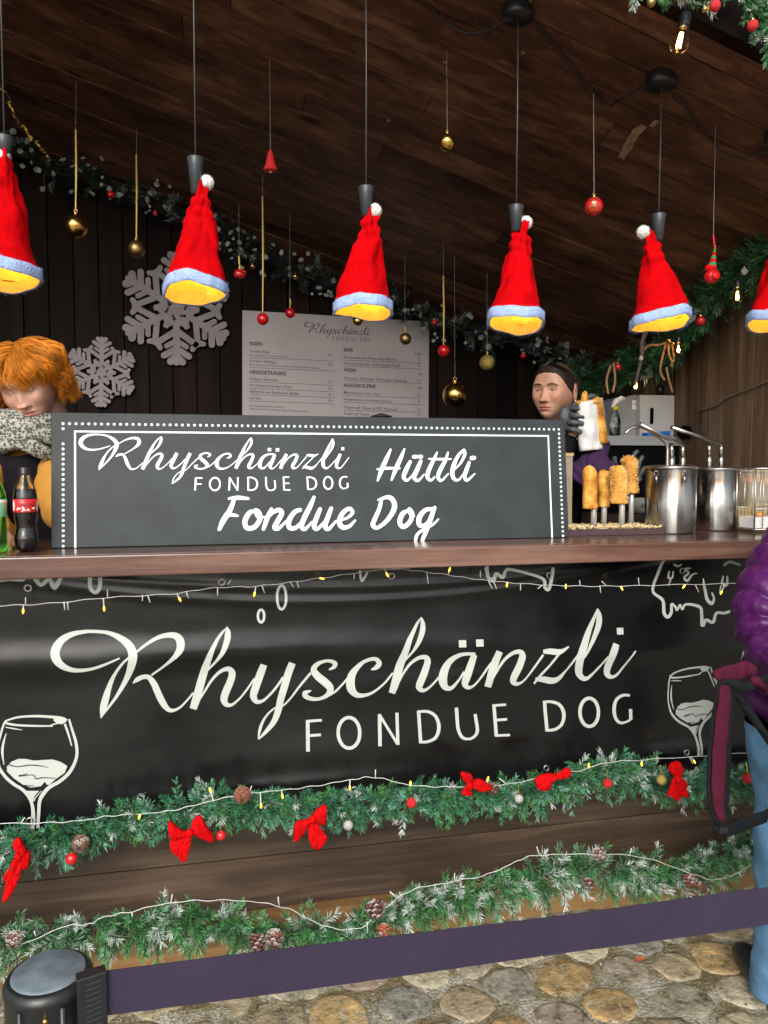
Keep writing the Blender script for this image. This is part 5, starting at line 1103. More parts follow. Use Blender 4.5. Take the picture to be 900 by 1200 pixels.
def bread(px, py0, py1, wpx, D, label, seeds=True, lean=0, sy=None):
    p0 = P(px, py1, D); p1 = P(px+lean, py0, D); k = scale_at(px, py1, D); r = wpx/2*k; root2 = empty('bread_on_spike', p0, label, 'bread', 'breads upside down on steel spikes')
    n, seg = 26, 26; rs = []
    for i in range(n+1):
        t = i/n; f = 1.0 if t < .8 else math.sqrt(max(0, 1-((t-.8)/.2)**2))*1.0; f = max(f, .05); f *= .96+.06*math.sin(t*3+px)
        c_ = p0.lerp(p1, t)
        rs.append([c_+Vector((math.cos(a), math.sin(a)*.92, 0))*r*f*(1+.15*noise.noise(Vector((math.cos(a)*1.2, math.sin(a)*1.2, t*3+px)))+.035*noise.noise(Vector((math.cos(a)*4, math.sin(a)*4, t*14+px)))-.10*max(0, math.sin(3.0*a+t*9+px)-.75)*3*(.3 if seeds else 1)) for a in [2*math.pi*q/seg for q in range(seg)]])
    m_ = MB(); m_.rings(rs); par(m_.build('crust', M['bread'], None, True), root2)
    if seeds:
        m_ = MB(); rr = random.Random(int(px))
        for i in range(260):
            j = rr.randint(1, n-1); q = rr.choice(rs[j]); c_ = p0.lerp(p1, j/n); d = (q-c_).normalized(); m_.ball(q+d*.0008+Vector((rr.uniform(-.003, .003), 0, rr.uniform(-.003, .003))), .0021, 4, (1, 1, 1.5))
        o = m_.build('seeds', M['seed'], None); o['kind'] = 'stuff'; par(o, root2)
    m_ = MB(); sx = px+(sy or 0); s0 = P(sx, py1, D); m_.lathe([(.0105, Z_TOP+.015-s0.z), (.0105, .06)], s0, 16); o = m_.build('spike', M['spike'], None, True); par(o, root)
bread(692, 545, 596, 18, 2.54, 'plain split bread roll on the leftmost spike', False, -1.5, 4)
bread(708, 550, 594, 15.5, 2.60, 'plain smooth bread roll second from the left on a spike', False, -1, 0)
bread(726, 545, 590, 22, 2.53, 'seeded bread roll on the third spike, the widest', True, -2, 3)
bread(739, 533, 578, 20, 2.61, 'seeded bread roll standing highest on the rightmost spike', True, -2, 1)
# clear box with orange food behind the sign
b0 = P(664, 618, 2.6); root = empty('clear_food_box', b0, 'tall clear plastic box with orange food right behind the chalkboard sign', 'box'); bx = P(650, 600, 2.56).x; ex = P(679, 600, 2.56).x; zt = P(672, 533, 2.56).z
m_ = MB(); m_.box(bx, ex, 2.62, 2.68, Z_TOP+.03, zt); o = m_.build('box_wall', M['tub'], None); par(o, root); m_ = MB(); m_.box(bx-.003, ex+.003, 2.617, 2.683, zt-.003, zt+.008); m_.box(bx-.003, ex+.003, 2.617, 2.683, Z_TOP+.001, Z_TOP+.03); o = m_.build('box_rim', M['beige'], None); par(o, root)
m_ = MB(); rr = random.Random(9)
for i in range(60): m_.ball((rr.uniform(bx+.012, ex-.012), 2.64, rr.uniform(Z_TOP+.04, zt-.02)), .011, 6, (1, .6, rr.uniform(.6, 1.6)))
o = m_.build('orange_food', M['pinklid'], None, True); par(o, root)
# steel fondue pots with lever pumps
def pot(xl, xr, D, zt_, label, pumps):
    cxp = (xl+xr)/2; c = ctr(cxp, D); r = (xr-xl)/2*scale_at(cxp, 590, D); h = zt_-Z_TOP; root = empty('fondue_pot', c, label, 'steel pot', 'steel fondue pots with lever pumps')
    m_ = MB(); m_.lathe([(.01,0),(r-.004,0),(r,.004),(r,h-.006)], c, 56); par(m_.build('pot_body', M['pot'], None, True), root)
    m_ = MB(); m_.lathe([(r,h-.008),(r+.004,h-.006),(r+.004,h),(r-.01,h+.004),(r*.5,h+.006),(.005,h+.007)], c, 56); par(m_.build('lid', M['steel_dark'], None, True), root)
    for mats, pts, rad in pumps:
        m_ = MB(); path = [Vector(q) for q in pts]; m_.tube(path, rad, 14, cap=True); par(m_.build('pump_column' if mats == 'c' else ('spout' if mats == 's' else 'lever'), M['steel'], None, True), root)
    return root, c, r, h
zt1 = P(786, 547, 2.50).z
D1, D2 = 2.53, 2.60
def pp_(x, y, d): return P(x, y, d)
cr1 = [tuple(pp_(*q)) for q in [(782,548,D1-.03),(782,535,D1-.03),(782,525,D1-.03),(779,518,D1-.03),(770,511,D1-.03),(758,503,D1-.03),(748,500,D1-.03),(738,503,D1-.03),(733,508,D1-.03)]]
root1, c1, r1, h1_ = pot(757, 814, D1, zt1, 'left steel fondue pot with two pump columns and a curved spout',
 [('c', [pp_(787, 549, D1), pp_(787, 535, D1)], .0115), ('c', [pp_(787, 535, D1), pp_(787, 519, D1)], .008), ('c', [pp_(800, 549, D1+.01), pp_(800, 534, D1+.01)], .0095), ('c', [pp_(800, 534, D1+.01), pp_(800, 522, D1+.01)], .0075),
  ('s', cr(cr1, 5), .0055), ('l', [pp_(800, 522, D1-.02), pp_(775, 510, D1-.04), pp_(750, 497, D1-.05)], [.006, .0065, .0085])])
root2, c2, r2, h2_ = pot(813, 863, D2, P(838, 549, 2.58).z, 'right steel fondue pot with a straight pump lever',
 [('c', [pp_(831, 549, D2), pp_(831, 533, D2)], .010), ('c', [pp_(831, 533, D2), pp_(831, 520, D2)], .007), ('c', [pp_(845, 549, D2), pp_(845, 533, D2)], .009), ('c', [pp_(845, 533, D2), pp_(845, 520, D2)], .007),
  ('l', [pp_(846, 521, D2-.01), pp_(815, 510, D2-.03), pp_(787, 501, D2-.04)], [.006, .0065, .0085])])
def latch(root, px, D, sc_=1):
    m_ = MB(); p = P(px, 556, D); m_.tube([p+Vector((-.008, 0, .012)), p+Vector((-.008, -.004, -.01)), p+Vector((.006, -.004, -.01)), p+Vector((.006, 0, .012)), p+Vector((-.008, 0, .012))], .0016, 6)
    m_.tube([p+Vector((0, -.002, 0)), p+Vector((-.003, -.008, -.03))], [.005, .0035], 8, flat=.5); par(m_.build('latch', M['steel_dark'], None, True), root)
latch(root1, 802, D1-r1-.003); latch(root1, 769, D1-r1*.85)
m_ = MB(); p = P(864, 556, D2); torus(m_, p+Vector((.004, 0, .01)), .010, .002); m_.tube([p+Vector((.004, 0, 0)), p+Vector((.002, 0, -.024))], .004, 8); par(m_.build('latch', M['steel_dark'], None, True), root2)
# white bowl behind the breads
b = ctr(752, 2.80); b.z = P(752, 602, 2.8).z; k = scale_at(752, 590, 2.8); M['bowlc'] = simple('pale_bowl', (.42, .47, .4), rough=.35)
root = empty('pale_bowl', b, 'pale bowl with dark script behind the breads, left of the steel pots', 'bowl'); m_ = MB(); m_.lathe([(.012,0),(9*k,.004),(12.5*k,.02),(14*k,.062),(13.2*k,.062),(11*k,.02),(.01,.01)], b, 28); par(m_.build('bowl', M['bowlc'], None, True), root)
m_ = MB(); flat_text(m_, 'Royal', b, 13.9*k, .028, .016, -math.pi/2-.2, .045, .3, .01); par(m_.build('bowl_script', M['dark_ink'], None), root)
m_ = MB(); m_.box(P(700, 600, 2.85).x, P(775, 600, 2.85).x, 2.76, 2.99, Z_TOP+.001, b.z-.001); tag(m_.build('wooden_block', M['front']), 'low brown wooden block under the pale bowl behind the spikes', 'block')
b = ctr(716, 2.86); b.z += 0.0; m_ = MB(); m_.lathe([(.01,0),(.04,.0),(.055,.03),(.053,.03),(.038,.004),(.008,.003)], (P(716, 600, 2.86).x, 2.86, b.z+.075-.0), 24)
# plastic tub, beige basket and wire rack at the right
c = ctr(884, 2.66); k = scale_at(884, 590, 2.66); root = empty('plastic_tub', c, 'clear plastic tub with orange contents right of the steel pots', 'tub')
def rbox(mb, cx_, cy_, hx, hy, z0, z1, rr_=.012, tp=1.0, n=4):
    rs = []
    for z, f in ((z0, tp), (z1, 1.0)):
        ring = []
        for qx, qy, a0 in ((1, 1, 0), (-1, 1, 90), (-1, -1, 180), (1, -1, 270)):
            for i in range(n+1):
                a = R(a0+90*i/n); ring.append(Vector((cx_+qx*(hx*f-rr_)+rr_*math.cos(a), cy_+qy*(hy*f-rr_)+rr_*math.sin(a), z)))
        rs.append(ring)
    mb.rings(rs)
zt = P(884, 553, 2.6).z
m_ = MB(); rbox(m_, c.x+.02, c.y, .085, .06, c.z, zt-.0, .02, .92); par(m_.build('tub_wall', M['tub'], None, True), root)
m_ = MB(); rbox(m_, c.x+.02, c.y, .088, .063, zt, zt+.008, .02); par(m_.build('lid', M['tub'], None, True), root)
m_ = MB(); rs = []; 
for i in range(50): m_.ball((c.x+.02+rnd.uniform(-.065, .065), c.y+rnd.uniform(-.04, .04), zt-.03+rnd.uniform(-.012, .012)), .018, 7, (1.2, 1, .5))
par(m_.build('orange_food', M['pinklid'], None, True), root)
m_ = MB(); rbox(m_, c.x+.02, c.y, .078, .052, c.z+.004, c.z+.10, .02, .95); par(m_.build('pale_content', M['beige'], None, True), root)
root = empty('beige_basket', ctr(875, 2.56), 'small beige slotted plastic basket between the right pot and the wire rack', 'basket'); c = ctr(868, 2.58); m_ = MB()
for i in range(5):
    for y_ in (2.555, ): m_.box(c.x-.028+i*.014, c.x-.020+i*.014, y_, y_+.004, c.z, c.z+.078)
for z_ in (0, .026, .052, .076): m_.box(c.x-.030, c.x+.040, 2.5545, 2.5605, c.z+z_, c.z+z_+.006)
m_.box(c.x-.030, c.x+.040, 2.58, 2.60, c.z, c.z+.078); par(m_.build('basket_side', M['beige'], None), root)
c = ctr(880, 2.46); root = empty('wire_rack', c, 'steel wire rack holding a white carton at the right end of the counter', 'wire rack'); m_ = MB(); xa = P(880, 600, 2.44).x; xb = xa+.17; zt = P(880, 549, 2.44).z
for y_ in (2.42, 2.52):
    for z_ in (Z_TOP+.014, zt): m_.tube([(xa, y_, z_), (xb, y_, z_)], .0028, 8)
    m_.tube([(xa, y_, Z_TOP+.06+.03), (xb, y_, Z_TOP+.06+.03)], .0015, 6)
    for i in range(6): m_.tube([(xa+i*.034, y_, Z_TOP+.004), (xa+i*.034, y_, zt)], .0026 if i in (0, 5) else .0017, 8)
for i in range(6):
    for z_ in (Z_TOP+.014, zt) if i in (0, 5) else (Z_TOP+.014,): m_.tube([(xa+i*.034, 2.42, z_), (xa+i*.034, 2.52, z_)], .002, 6)
par(m_.build('wires', M['steel'], None, True), root)
m_ = MB(); m_.box(xa+.006, xb-.01, 2.43, 2.51, Z_TOP+.018, Z_TOP+.058); o = tag(m_.build('white_carton', M['white']), 'small white carton lying inside the wire rack', 'carton')
m_ = MB(); m_.ball((xa+.05, 2.46, Z_TOP+.066), .016, 10, (1.3, 1, .6)); tag(m_.build('brown_roll', M['bread'], smooth=True), 'small dark brown piece of food on the white carton in the wire rack', 'bread')
# shelf, carton, spray bottle behind
D_SH = 3.35; zs = P(760, 511, D_SH).z; xa, xb = P(704, 512, D_SH).x, P(830, 512, D_SH).x
root = empty('back_counter', (xa, D_SH, .22), 'dark back counter with a grey top behind the bread spikes', 'counter'); m_ = MB(); m_.box(xa, xb, D_SH, 3.95, zs-.045, zs); par(m_.build('top', M['box_side'], None), root); m_ = MB(); m_.box(xa+.01, xb-.01, D_SH+.02, 3.93, .22, zs-.045); par(m_.build('cabinet', M['black_matt'], None), root)
zs += .001
x0, x1 = P(750, 480, 3.42).x, P(815, 480, 3.42).x; zt = P(780, 463.5, 3.42).z
root = empty('white_carton', (x0, 3.42, zs), 'large white carton with an oval hand hole on the back counter behind the pots', 'carton'); m_ = MB(); m_.hexa([(x0, 3.42, zs), (x1, 3.42, zs), (x1+.02, 3.72, zs), (x0-.0, 3.72, zs)], [(x0, 3.42, zt), (x1, 3.42, zt), (x1+.02, 3.72, zt), (x0-.0, 3.72, zt)]); par(m_.build('carton_wall', M['box'], None), root)
hx, hz0, hz1 = P(764, 480, 3.418).x, P(764, 495, 3.418).z, P(764, 480, 3.418).z; m_ = MB(); pts = [(hx+.010*math.cos(R(a)), hz1+.010*math.sin(R(a))) for a in range(0, 181, 20)]+[(hx-.010*math.cos(R(a)), hz0-.010*math.sin(R(a))) for a in range(0, 181, 20)]
m_.add([(x, 3.4185, z) for x, z in pts], [tuple(range(len(pts)))[::-1]]); par(m_.build('hand_hole', M['black_matt'], None), root)
x2 = P(727, 480, 3.50).x; root = empty('grey_carton', (x2, 3.5, zs), 'grey carton with a small blue printed label just left of the white carton', 'carton'); m_ = MB(); zt2 = P(735, 468, 3.5).z; m_.hexa([(x2, 3.52, zs), (x0-.004, 3.45, zs), (x0-.004, 3.75, zs), (x2, 3.75, zs)], [(x2, 3.52, zt2), (x0-.004, 3.45, zt2+.02), (x0-.004, 3.75, zt2+.02), (x2, 3.75, zt2)]); par(m_.build('carton_wall', M['box_side'], None), root)
m_ = MB(); q = P(740, 468, 3.46); m_.box(q.x, q.x+.035, 3.4525, 3.4545, q.z-.05, q.z-.005); par(m_.build('label', M['white'], None), root); m_ = MB(); V, F = textpts('Vivi'); m_.add([(q.x+.004+v.x*.018, 3.4515, q.z-.03+v.y*.022) for v in V], F); par(m_.build('label_print', M['blue'], None), root)
b = P(721, 505, 3.38); b.z = zs; root = empty('spray_bottle', b, 'clear spray bottle with a yellow collar and white trigger left of the cartons', 'spray bottle'); k = scale_at(721, 480, 3.38); hz = P(721, 481, 3.38).z-zs
m_ = MB(); m_.lathe([(.01,0),(6*k,.003),(6.3*k,hz*.55),(5*k,hz*.8),(3*k,hz*.95),(2.6*k,hz)], b, 20); par(m_.build('bottle_body', M['pet'], None, True), root)
m_ = MB(); m_.lathe([(3.6*k,hz),(4.2*k,hz+.002),(3.8*k,hz+.02),(3*k,hz+.022)], b, 16); par(m_.build('collar', M['yellow'], None, True), root)
m_ = MB(); q = b+Vector((0, 0, hz+.03)); m_.tube([q+Vector((-6*k, -.01, -4*k)), q+Vector((0, 0, 3*k)), q+Vector((8*k, 0, 7*k)), q+Vector((11*k, 0, 6*k))], [1.5*k, 3.8*k, 3.2*k, 2*k], 8); par(m_.build('trigger', M['white'], None, True), root)
b = P(780, 507, 3.3); m_ = MB(); bx_ = P(767, 508, 3.3).x; ex_ = P(794, 508, 3.3).x; m_.hexa([(bx_, 3.36, zs), (ex_, 3.36, zs), (ex_, 3.41, zs), (bx_, 3.41, zs)], [(bx_, 3.36, zs+.016), (ex_, 3.36, zs+.026), (ex_, 3.41, zs+.026), (bx_, 3.41, zs+.016)]); tag(m_.build('blue_cloth', M['blue'], smooth=False), 'flat blue packet lying in front of the white carton', 'packet')
m_ = MB(); c = P(808, 507, 3.3)
rr = random.Random(3)
for i in range(700):
    a = rr.uniform(0, 6.28); t = rr.uniform(-1, 1); q = c+Vector((math.cos(a)*.055*math.sqrt(1-t*t), math.sin(a)*.03, t*.03)); d = (q-c).normalized()*.012; s = Vector((d.z, 0, -d.x))*.15; m_.add([q-s, q+s, q+d], [(0, 1, 2)])
m_.ball(c, .03, 14, (1.9, 1, 1)); tag(m_.build('black_fur', M['black_matt']), 'black furry bundle lying between the white carton and the right pump lever', 'fur bundle')
m_ = MB(); m_.lathe([(.02,0),(.02,.04),(.012,.05),(.006,.06),(.006,.10)], P(773, 463, 3.5), 12); tag(m_.build('clear_nozzle', M['black'], smooth=True), 'small dark nozzle standing on top of the white carton', 'nozzle')
# ------------------------------------------------------------------ queue barrier in front
pt = P(57, 1137, .93); k = scale_at(57, 1137, .93); root = empty('barrier_post', (pt.x, pt.y, 0), 'black retractable belt barrier post with a grey round cap at the lower left', 'barrier post')
ztp = pt.z; rc = 48*k
m_ = MB(); m_.lathe([(rc*.80,-.011),(rc*.87,-.006),(rc*.85,-.001),(rc*.80,.001),(.002,.0015)], (pt.x, pt.y, ztp), 48); par(m_.build('cap', M['postcap'], None, True), root)
m_ = MB(); prof = [(rc*.93,-.30),(rc*1.0,-.29),(rc*1.0,-.017),(rc*1.03,-.015),(rc*1.03,-.010),(rc*.95,-.003),(rc*.86,-.0015),(rc*.86,-.009),(.002,-.01)]
m_.lathe([(r, z) for r, z in prof], (pt.x, pt.y, ztp), 64); par(m_.build('head_housing', M['black'], None, True), root)
m_ = MB(); m_.lathe([(.02,.01),(.025,.02),(.0255,ztp-.29)], (pt.x, pt.y, 0), 32); par(m_.build('tube', M['black'], None, True), root)
m_ = MB(); m_.lathe([(.17,.0),(.175,.006),(.16,.014),(.03,.03),(.026,.04)], (pt.x, pt.y, 0), 48); par(m_.build('foot', M['black'], None, True), root)
for a, w in ((R(-62), .004), (R(-118), .003)):
    m_ = MB(); m_.tube([(pt.x+rc*1.0*math.cos(a), pt.y+rc*1.0*math.sin(a), ztp-.018), (pt.x+rc*1.0*math.cos(a), pt.y+rc*1.0*math.sin(a), ztp-.28)], w, 8); par(m_.build('rib', M['black'], None, True), root)
a = R(-84); q = Vector((pt.x+rc*1.005*math.cos(a), pt.y+rc*1.005*math.sin(a), ztp-.028)); m_ = MB(); m_.ball(q, .0032, 12); par(m_.build('screw', M['gold'], None, True), root)
m_ = MB(); m_.tube([q-Vector((0, 0, .009)), q-Vector((0, 0, .014)), q-Vector((0, 0, .05))], [.001, .005, .005], 12, flat=.8); par(m_.build('release_button', M['black'], None, True), root)
# belt: from the post to the right, beyond the frame
bA0, bA1 = P(122, 1138, .90), P(122, 1190, .90); bB0, bB1 = P(905, 1036, 1.22), P(905, 1079, 1.22)
for u, v in ((bA0, bA1), (bB0, bB1)): v.x, v.y = u.x, u.y
hb_ = (bA0.z-bA1.z); hb2 = hb_; bdir = (bB0-bA0)
cl = bA0-bdir.normalized()*.03
M['belt2'] = M['belt']; root = empty('barrier_belt', bA0, 'violet fabric belt stretched across the lower part of the photo', 'barrier belt')
far_ = bA0+bdir*1.6; m_ = MB(); rs = []; th = Vector((-bdir.y, bdir.x, 0)).normalized()*.0007
for i in range(61):
    t = i/60; c = bA0.lerp(far_, t); c.z -= .006*math.sin(math.pi*t); tw = .0015*math.sin(t*14); hz_ = (bA0.z-bA1.z)
    zb_ = (bA0.z-bA1.z)+((bB0.z-bB1.z)-(bA0.z-bA1.z))*min(1, t*1.6)
    rs.append([c+th+Vector((0, tw, 0)), c-th+Vector((0, tw, 0)), c-th-Vector((0, tw, zb_)), c+th-Vector((0, tw, zb_))])
m_.rings(rs); par(m_.build('webbing', M['belt'], None), root)
ctp = P(104, 1130, .90); u = bdir.normalized(); u.z = 0; u.normalize(); n_ = Vector((-u.y, u.x, 0)); m_ = MB(); zt_, zb_ = bA0.z+.004, bA1.z-.011; e0 = bA0-u*.030-n_*.008; e1 = bA0+u*.002-n_*.008
m_.hexa([(*(e0).xy, zb_), (*(e1).xy, zb_), (*(e1+n_*.016).xy, zb_), (*(e0+n_*.016).xy, zb_)], [(*(e0).xy, zt_-.001), (*(e1).xy, zt_), (*(e1+n_*.016).xy, zt_), (*(e0+n_*.016).xy, zt_-.001)])
o = m_.build('belt_clip', M['black'], None); par(o, root); bv = o.modifiers.new('bevel', 'BEVEL'); bv.width = .0015; bv.segments = 2
m_ = MB()
for i in range(9):
    z = zt_-.010-i*.0062; q0 = e0+u*.009-n_*.0008; q1 = e0+u*.026-n_*.0008; m_.hexa([(*q0.xy, z), (*q1.xy, z+.0012), (*(q1+n_*.0006).xy, z+.0012), (*(q0+n_*.0006).xy, z)], [(*q0.xy, z+.0013), (*q1.xy, z+.0025), (*(q1+n_*.0006).xy, z+.0025), (*(q0+n_*.0006).xy, z+.0013)])
par(m_.build('grip_ribs', M['socket'], None), root)
m_ = MB(); q0 = e0+u*.014-n_*.001; m_.box(q0.x, q0.x+.018, q0.y-.001, q0.y+.004, zb_-.003, zb_+.004); par(m_.build('red_tab', M['red_label'], None), root)
# post at the other end of the belt (outside the picture)
q = far_; root = empty('barrier_post', (q.x+.03, q.y, 0), 'far belt barrier post outside the right edge', 'barrier post'); m_ = MB(); m_.lathe([(.17,0),(.17,.01),(.03,.03),(.025,.04),(.025,q.z-.25),(.042,q.z-.25),(.042,q.z+.01),(.035,q.z+.015),(.001,q.z+.016)], (q.x+.03, q.y, 0), 32); par(m_.build('tube', M['black'], None, True), root)
# ------------------------------------------------------------------ people
def skinmesh(name, joints, edges, mat, parent=None, sub=2, disp=None, root_j=None):
    """joints: {name: (Vector, radius)}"""
    names = list(joints); me = bpy.data.meshes.new(name); me.from_pydata([tuple(joints[n][0]) for n in names], [(names.index(a), names.index(b)) for a, b in edges], [])
    ob = bpy.data.objects.new(name, me); col.objects.link(ob); sk = ob.modifiers.new('s', 'SKIN'); sk.use_smooth_shade = True
    for i, n in enumerate(names):
        r = joints[n][1]; r = r if isinstance(r, tuple) else (r, r); me.skin_vertices[0].data[i].radius = r
    me.skin_vertices[0].data[names.index(root_j) if root_j else 0].use_root = True
    ss = ob.modifiers.new('u', 'SUBSURF'); ss.levels = sub; ss.render_levels = sub
    dg = bpy.context.evaluated_depsgraph_get(); dg.update(); m2 = bpy.data.meshes.new_from_object(ob.evaluated_get(dg)); m2.name = name
    bpy.data.objects.remove(ob); m2.materials.clear(); m2.materials.append(mat); m2.shade_smooth()
    if disp:
        m2.update(); nn = [v.normal.copy() for v in m2.vertices]
        for v, n in zip(m2.vertices, nn): v.co += n*disp(v.co)
    o = bpy.data.objects.new(name, m2); col.objects.link(o)
    if parent: par(o, parent)
    return o
def ss(a, b, x): t = max(0, min(1, (x-a)/(b-a))); return t*t*(3-2*t)
def headmesh(Mt, S_=1.0, female=False, skin=(.42, .22, .15), lipc=(.35, .10, .09), browc=(.05, .03, .02), shadow=None, neck=.10, open_eye=.0055):
    """Face looks along local -Y, z up; Mt maps local->world. Returns (verts, faces, colours)"""
    NL, NT = 150, 130; V = []; C = []; F = []
    jw = .86 if female else .95
    def surf(d):
        x, y, z = d.x*.074, d.y*.094, d.z*.112
        f = -d.y
        if z < 0:
            t = -z/.112; x *= 1-(.42 if female else .24)*t*t*jw-.08*t
            if y > 0: y *= 1-.55*ss(.2, 1, t)
            else: y *= 1+.04*ss(.3, 1, t)
        else: x *= 1+.02*z/.1
        if y < 0: y = -.094*(1-math.exp(-(-y/.094)*2.3))*1.10 if True else y
        p = Vector((x, y, z)); fr = ss(.15, .55, f)
        g = lambda cx, cz_, sx, sz: math.exp(-((x-cx)/sx)**2-((z-cz_)/sz)**2)
        dy = 0
        # nose
        if -.050 < z < .035:
            t = (.028-z)/.062; h = .0225*(max(0, t)**1.25 if t < 1 else 0)
            if t >= 1: h = .0225*max(0, 1-(t-1)/.10)
            wd = .0075+.0075*max(0, min(1, t)); dy -= h*math.exp(-(x/wd)**2)*1.0
            dy -= .009*(g(.0125, -.031, .006, .007)+g(-.0125, -.031, .006, .007))
        # eye sockets, brow ridge, cheeks
        for s in (-1, 1):
            dy += .0105*g(s*.031, .010, .019, .011); dy -= .0045*g(s*.028, .030, .024, .007)
            dy -= .0055*g(s*.046, -.018, .020, .018); dy += .003*g(s*.040, -.050, .013, .02)
            dy -= .0038*g(s*.031, .0125, .0135, .0030); dy -= .0028*g(s*.031, .0035, .013, .003)
        # lips
        dy -= .0065*math.exp(-(x/.021)**2)*math.exp(-((z+.0535)/.0055)**2); dy -= .0075*math.exp(-(x/.018)**2)*math.exp(-((z+.0645)/.006)**2)
        dy += .0055*math.exp(-(x/.023)**2)*math.exp(-((z+.0590)/.0020)**2); dy += .002*g(0, -.045, .004, .006); dy += .0035*g(0, -.074, .02, .004)
        dy -= .006*g(0, -.088, .020, .014)
        p.y += dy*fr
        return p
    for i in range(NT+1):
        th = math.pi*i/NT; th = max(.012, min(math.pi-.012, th))
        for j in range(NL):
            q = j/NL*2-1; ph = math.pi*(q-.35*math.sin(math.pi*q)/math.pi*1.6)  # denser in front
            d = Vector((math.sin(th)*math.sin(ph), -math.sin(th)*math.cos(ph), math.cos(th))); p = surf(d)
            c = Vector(skin); fr = d.y < -.15
            c = c*(1+.10*noise.noise(p*40)+.06*noise.noise(p*160))
            if fr:
                x, z = abs(p.x), p.z
                red = .5*math.exp(-((x-.042)/.02)**2-((z+.018)/.02)**2)+.5*math.exp(-(x/.012)**2-((z+.030)/.012)**2); c = Vector((c.x*(1+.12*red), c.y*(1-.20*red), c.z*(1-.18*red)))
                bz = .0325-.006*((x-.03)/.02)**2+.0*x; br = ss(.0050, .0024, abs(z-bz))*ss(.010, .015, x)*ss(.055, .047, x); c = c.lerp(Vector(browc), 1.0*br)
                lp = ss(1.15, .85, (x/.0235)**2+((z+.0595)/.0105)**2); c = c.lerp(Vector(lipc), .75*lp); ml = ss(.0016, .0006, abs(z+.0590))*ss(.025, .021, x); c = c.lerp(Vector(lipc)*.35, ml)
                ex = (x-.031)/.0148; lid = .0085+.0058*(1-ex*ex) if abs(ex) < 1 else 9
                if abs(ex) < 1:
                    l = ss(.0016, .0005, abs(z-lid)); c = c.lerp(Vector((.03, .02, .018)), .8*l)
                ns = ss(1.2, .6, ((x-.0065)/.0040)**2+((z+.0375)/.0028)**2); c = c.lerp(Vector((.05, .02, .015)), .75*ns)
            C.append(tuple(c)); V.append(Mt @ (p*S_))
    for i in range(NT):
        for j in range(NL): k = (j+1) % NL; F.append((i*NL+j, (i+1)*NL+j, (i+1)*NL+k, i*NL+k))
    # neck
    o = len(V); n = 28
    for i in range(6):
        t = i/5; cc = Vector((0, .018+.02*t, -.055-neck*t)); r = (.050 if female else .058)*(1+.12*t)
        for j in range(n): a = 2*math.pi*j/n; V.append(Mt @ ((cc+Vector((r*math.cos(a), r*1.02*math.sin(a), 0)))*S_)); C.append(tuple(Vector(skin)*.9))
    for i in range(5):
        for j in range(n): k = (j+1) % n; F.append((o+i*n+j, o+(i+1)*n+j, o+(i+1)*n+k, o+i*n+k))
    # ears
    for s in (-1, 1):
        o = len(V); n1, n2 = 20, 8
        for i in range(n1):
            a = 2*math.pi*i/n1
            for j in range(n2):
                b = 2*math.pi*j/n2; R0 = .0175*(1+.28*math.sin(a)); rr = .0052
                lx = s*(.0765+.006*math.cos(b)*.0+rr*math.sin(b)*.9+.006*(1-math.cos(a))*.4); ly = .012+(R0*.62+rr*math.cos(b))*math.cos(a)*.85; lz = -.008+(R0+rr*math.cos(b))*math.sin(a)*1.28
                V.append(Mt @ (Vector((lx, .012+(ly-.012)*1.25, -.006+(lz+.008)*1.25))*S_)); C.append(tuple(Vector(skin).lerp(Vector((.5, .16, .1)), .3)))
        for i in range(n1):
            for j in range(n2): k, l = (i+1) % n1, (j+1) % n2; F.append((o+i*n2+j, o+k*n2+j, o+k*n2+l, o+i*n2+l))
        o = len(V); V.append(Mt @ (Vector((s*.073, .012, -.008))*S_)); C.append(tuple(Vector(skin)*.55))
        for i in range(n1):
            V.append(Mt @ (Vector((s*(.0765), .012+.013*math.cos(2*math.pi*i/n1), -.008+.021*math.sin(2*math.pi*i/n1)))*S_)); C.append(tuple(Vector(skin)*.75))
        for i in range(n1): F.append((o, o+1+i, o+1+(i+1) % n1))
    return V, F, C
def headobj(body, V, F, C, mat, root):
    """joins the head with the body mesh into one object"""
    me = body.data; Vb = [body.matrix_basis @ v.co for v in me.vertices]; Fb = [tuple(p.vertices) for p in me.polygons]; base = C[len(C)//2]
    mb = MB(); mb.v = [tuple(v+Vector(root.location)) for v in Vb]; mb.f = Fb; mb.c = [base]*len(Vb); o = len(mb.v)
    mb.v += [tuple(v) for v in V]; mb.f += [tuple(i+o for i in f) for f in F]; mb.c += [tuple(c) for c in C]
    bpy.data.objects.remove(body); ob = mb.build('body', mat, None, True, True); par(ob, root); return ob
def eyes(root, Mt, S_, look=(0, 0), lid=None):
    for s in (-1, 1):
        c = Mt @ (Vector((s*.031, -.0735, .0085))*S_); m_ = MB(); m_.ball(c, .0122*S_, 20); par(m_.build('eye', M['eye'], None, True), root)
        m_ = MB(); m_.cc = lid or (.44, .22, .15); M3 = Mt.to_3x3()
        for z0, z1 in ((.0022, .0133), (-.0133, -.0050)):
            rs = []
            for i in range(9):
                z = z0+(z1-z0)*i/8; r = math.sqrt(max(1e-8, .01335**2-z*z)); rs.append([c+M3 @ (Vector((r*math.cos(2*math.pi*k/20), r*math.sin(2*math.pi*k/20), z))*S_) for k in range(20)])
            m_.rings(rs)
        par(m_.build('eyelid', sk, None, True, True), root)
        m_ = MB(); m_.tube([c+M3 @ (Vector((.0134*math.sin(a), -.0134*math.cos(a), .0022))*S_) for a in [R(x) for x in range(-60, 61, 15)]], .0013*S_, 5); par(m_.build('eyelash', M['dark_ink'], None), root)
        d = (Mt.to_3x3() @ Vector((look[0], -1, look[1]))).normalized(); m_ = MB(); m_.ball(c+d*.0070*S_, .0065*S_, 16); par(m_.build('iris', M['iris'], None, True), root)
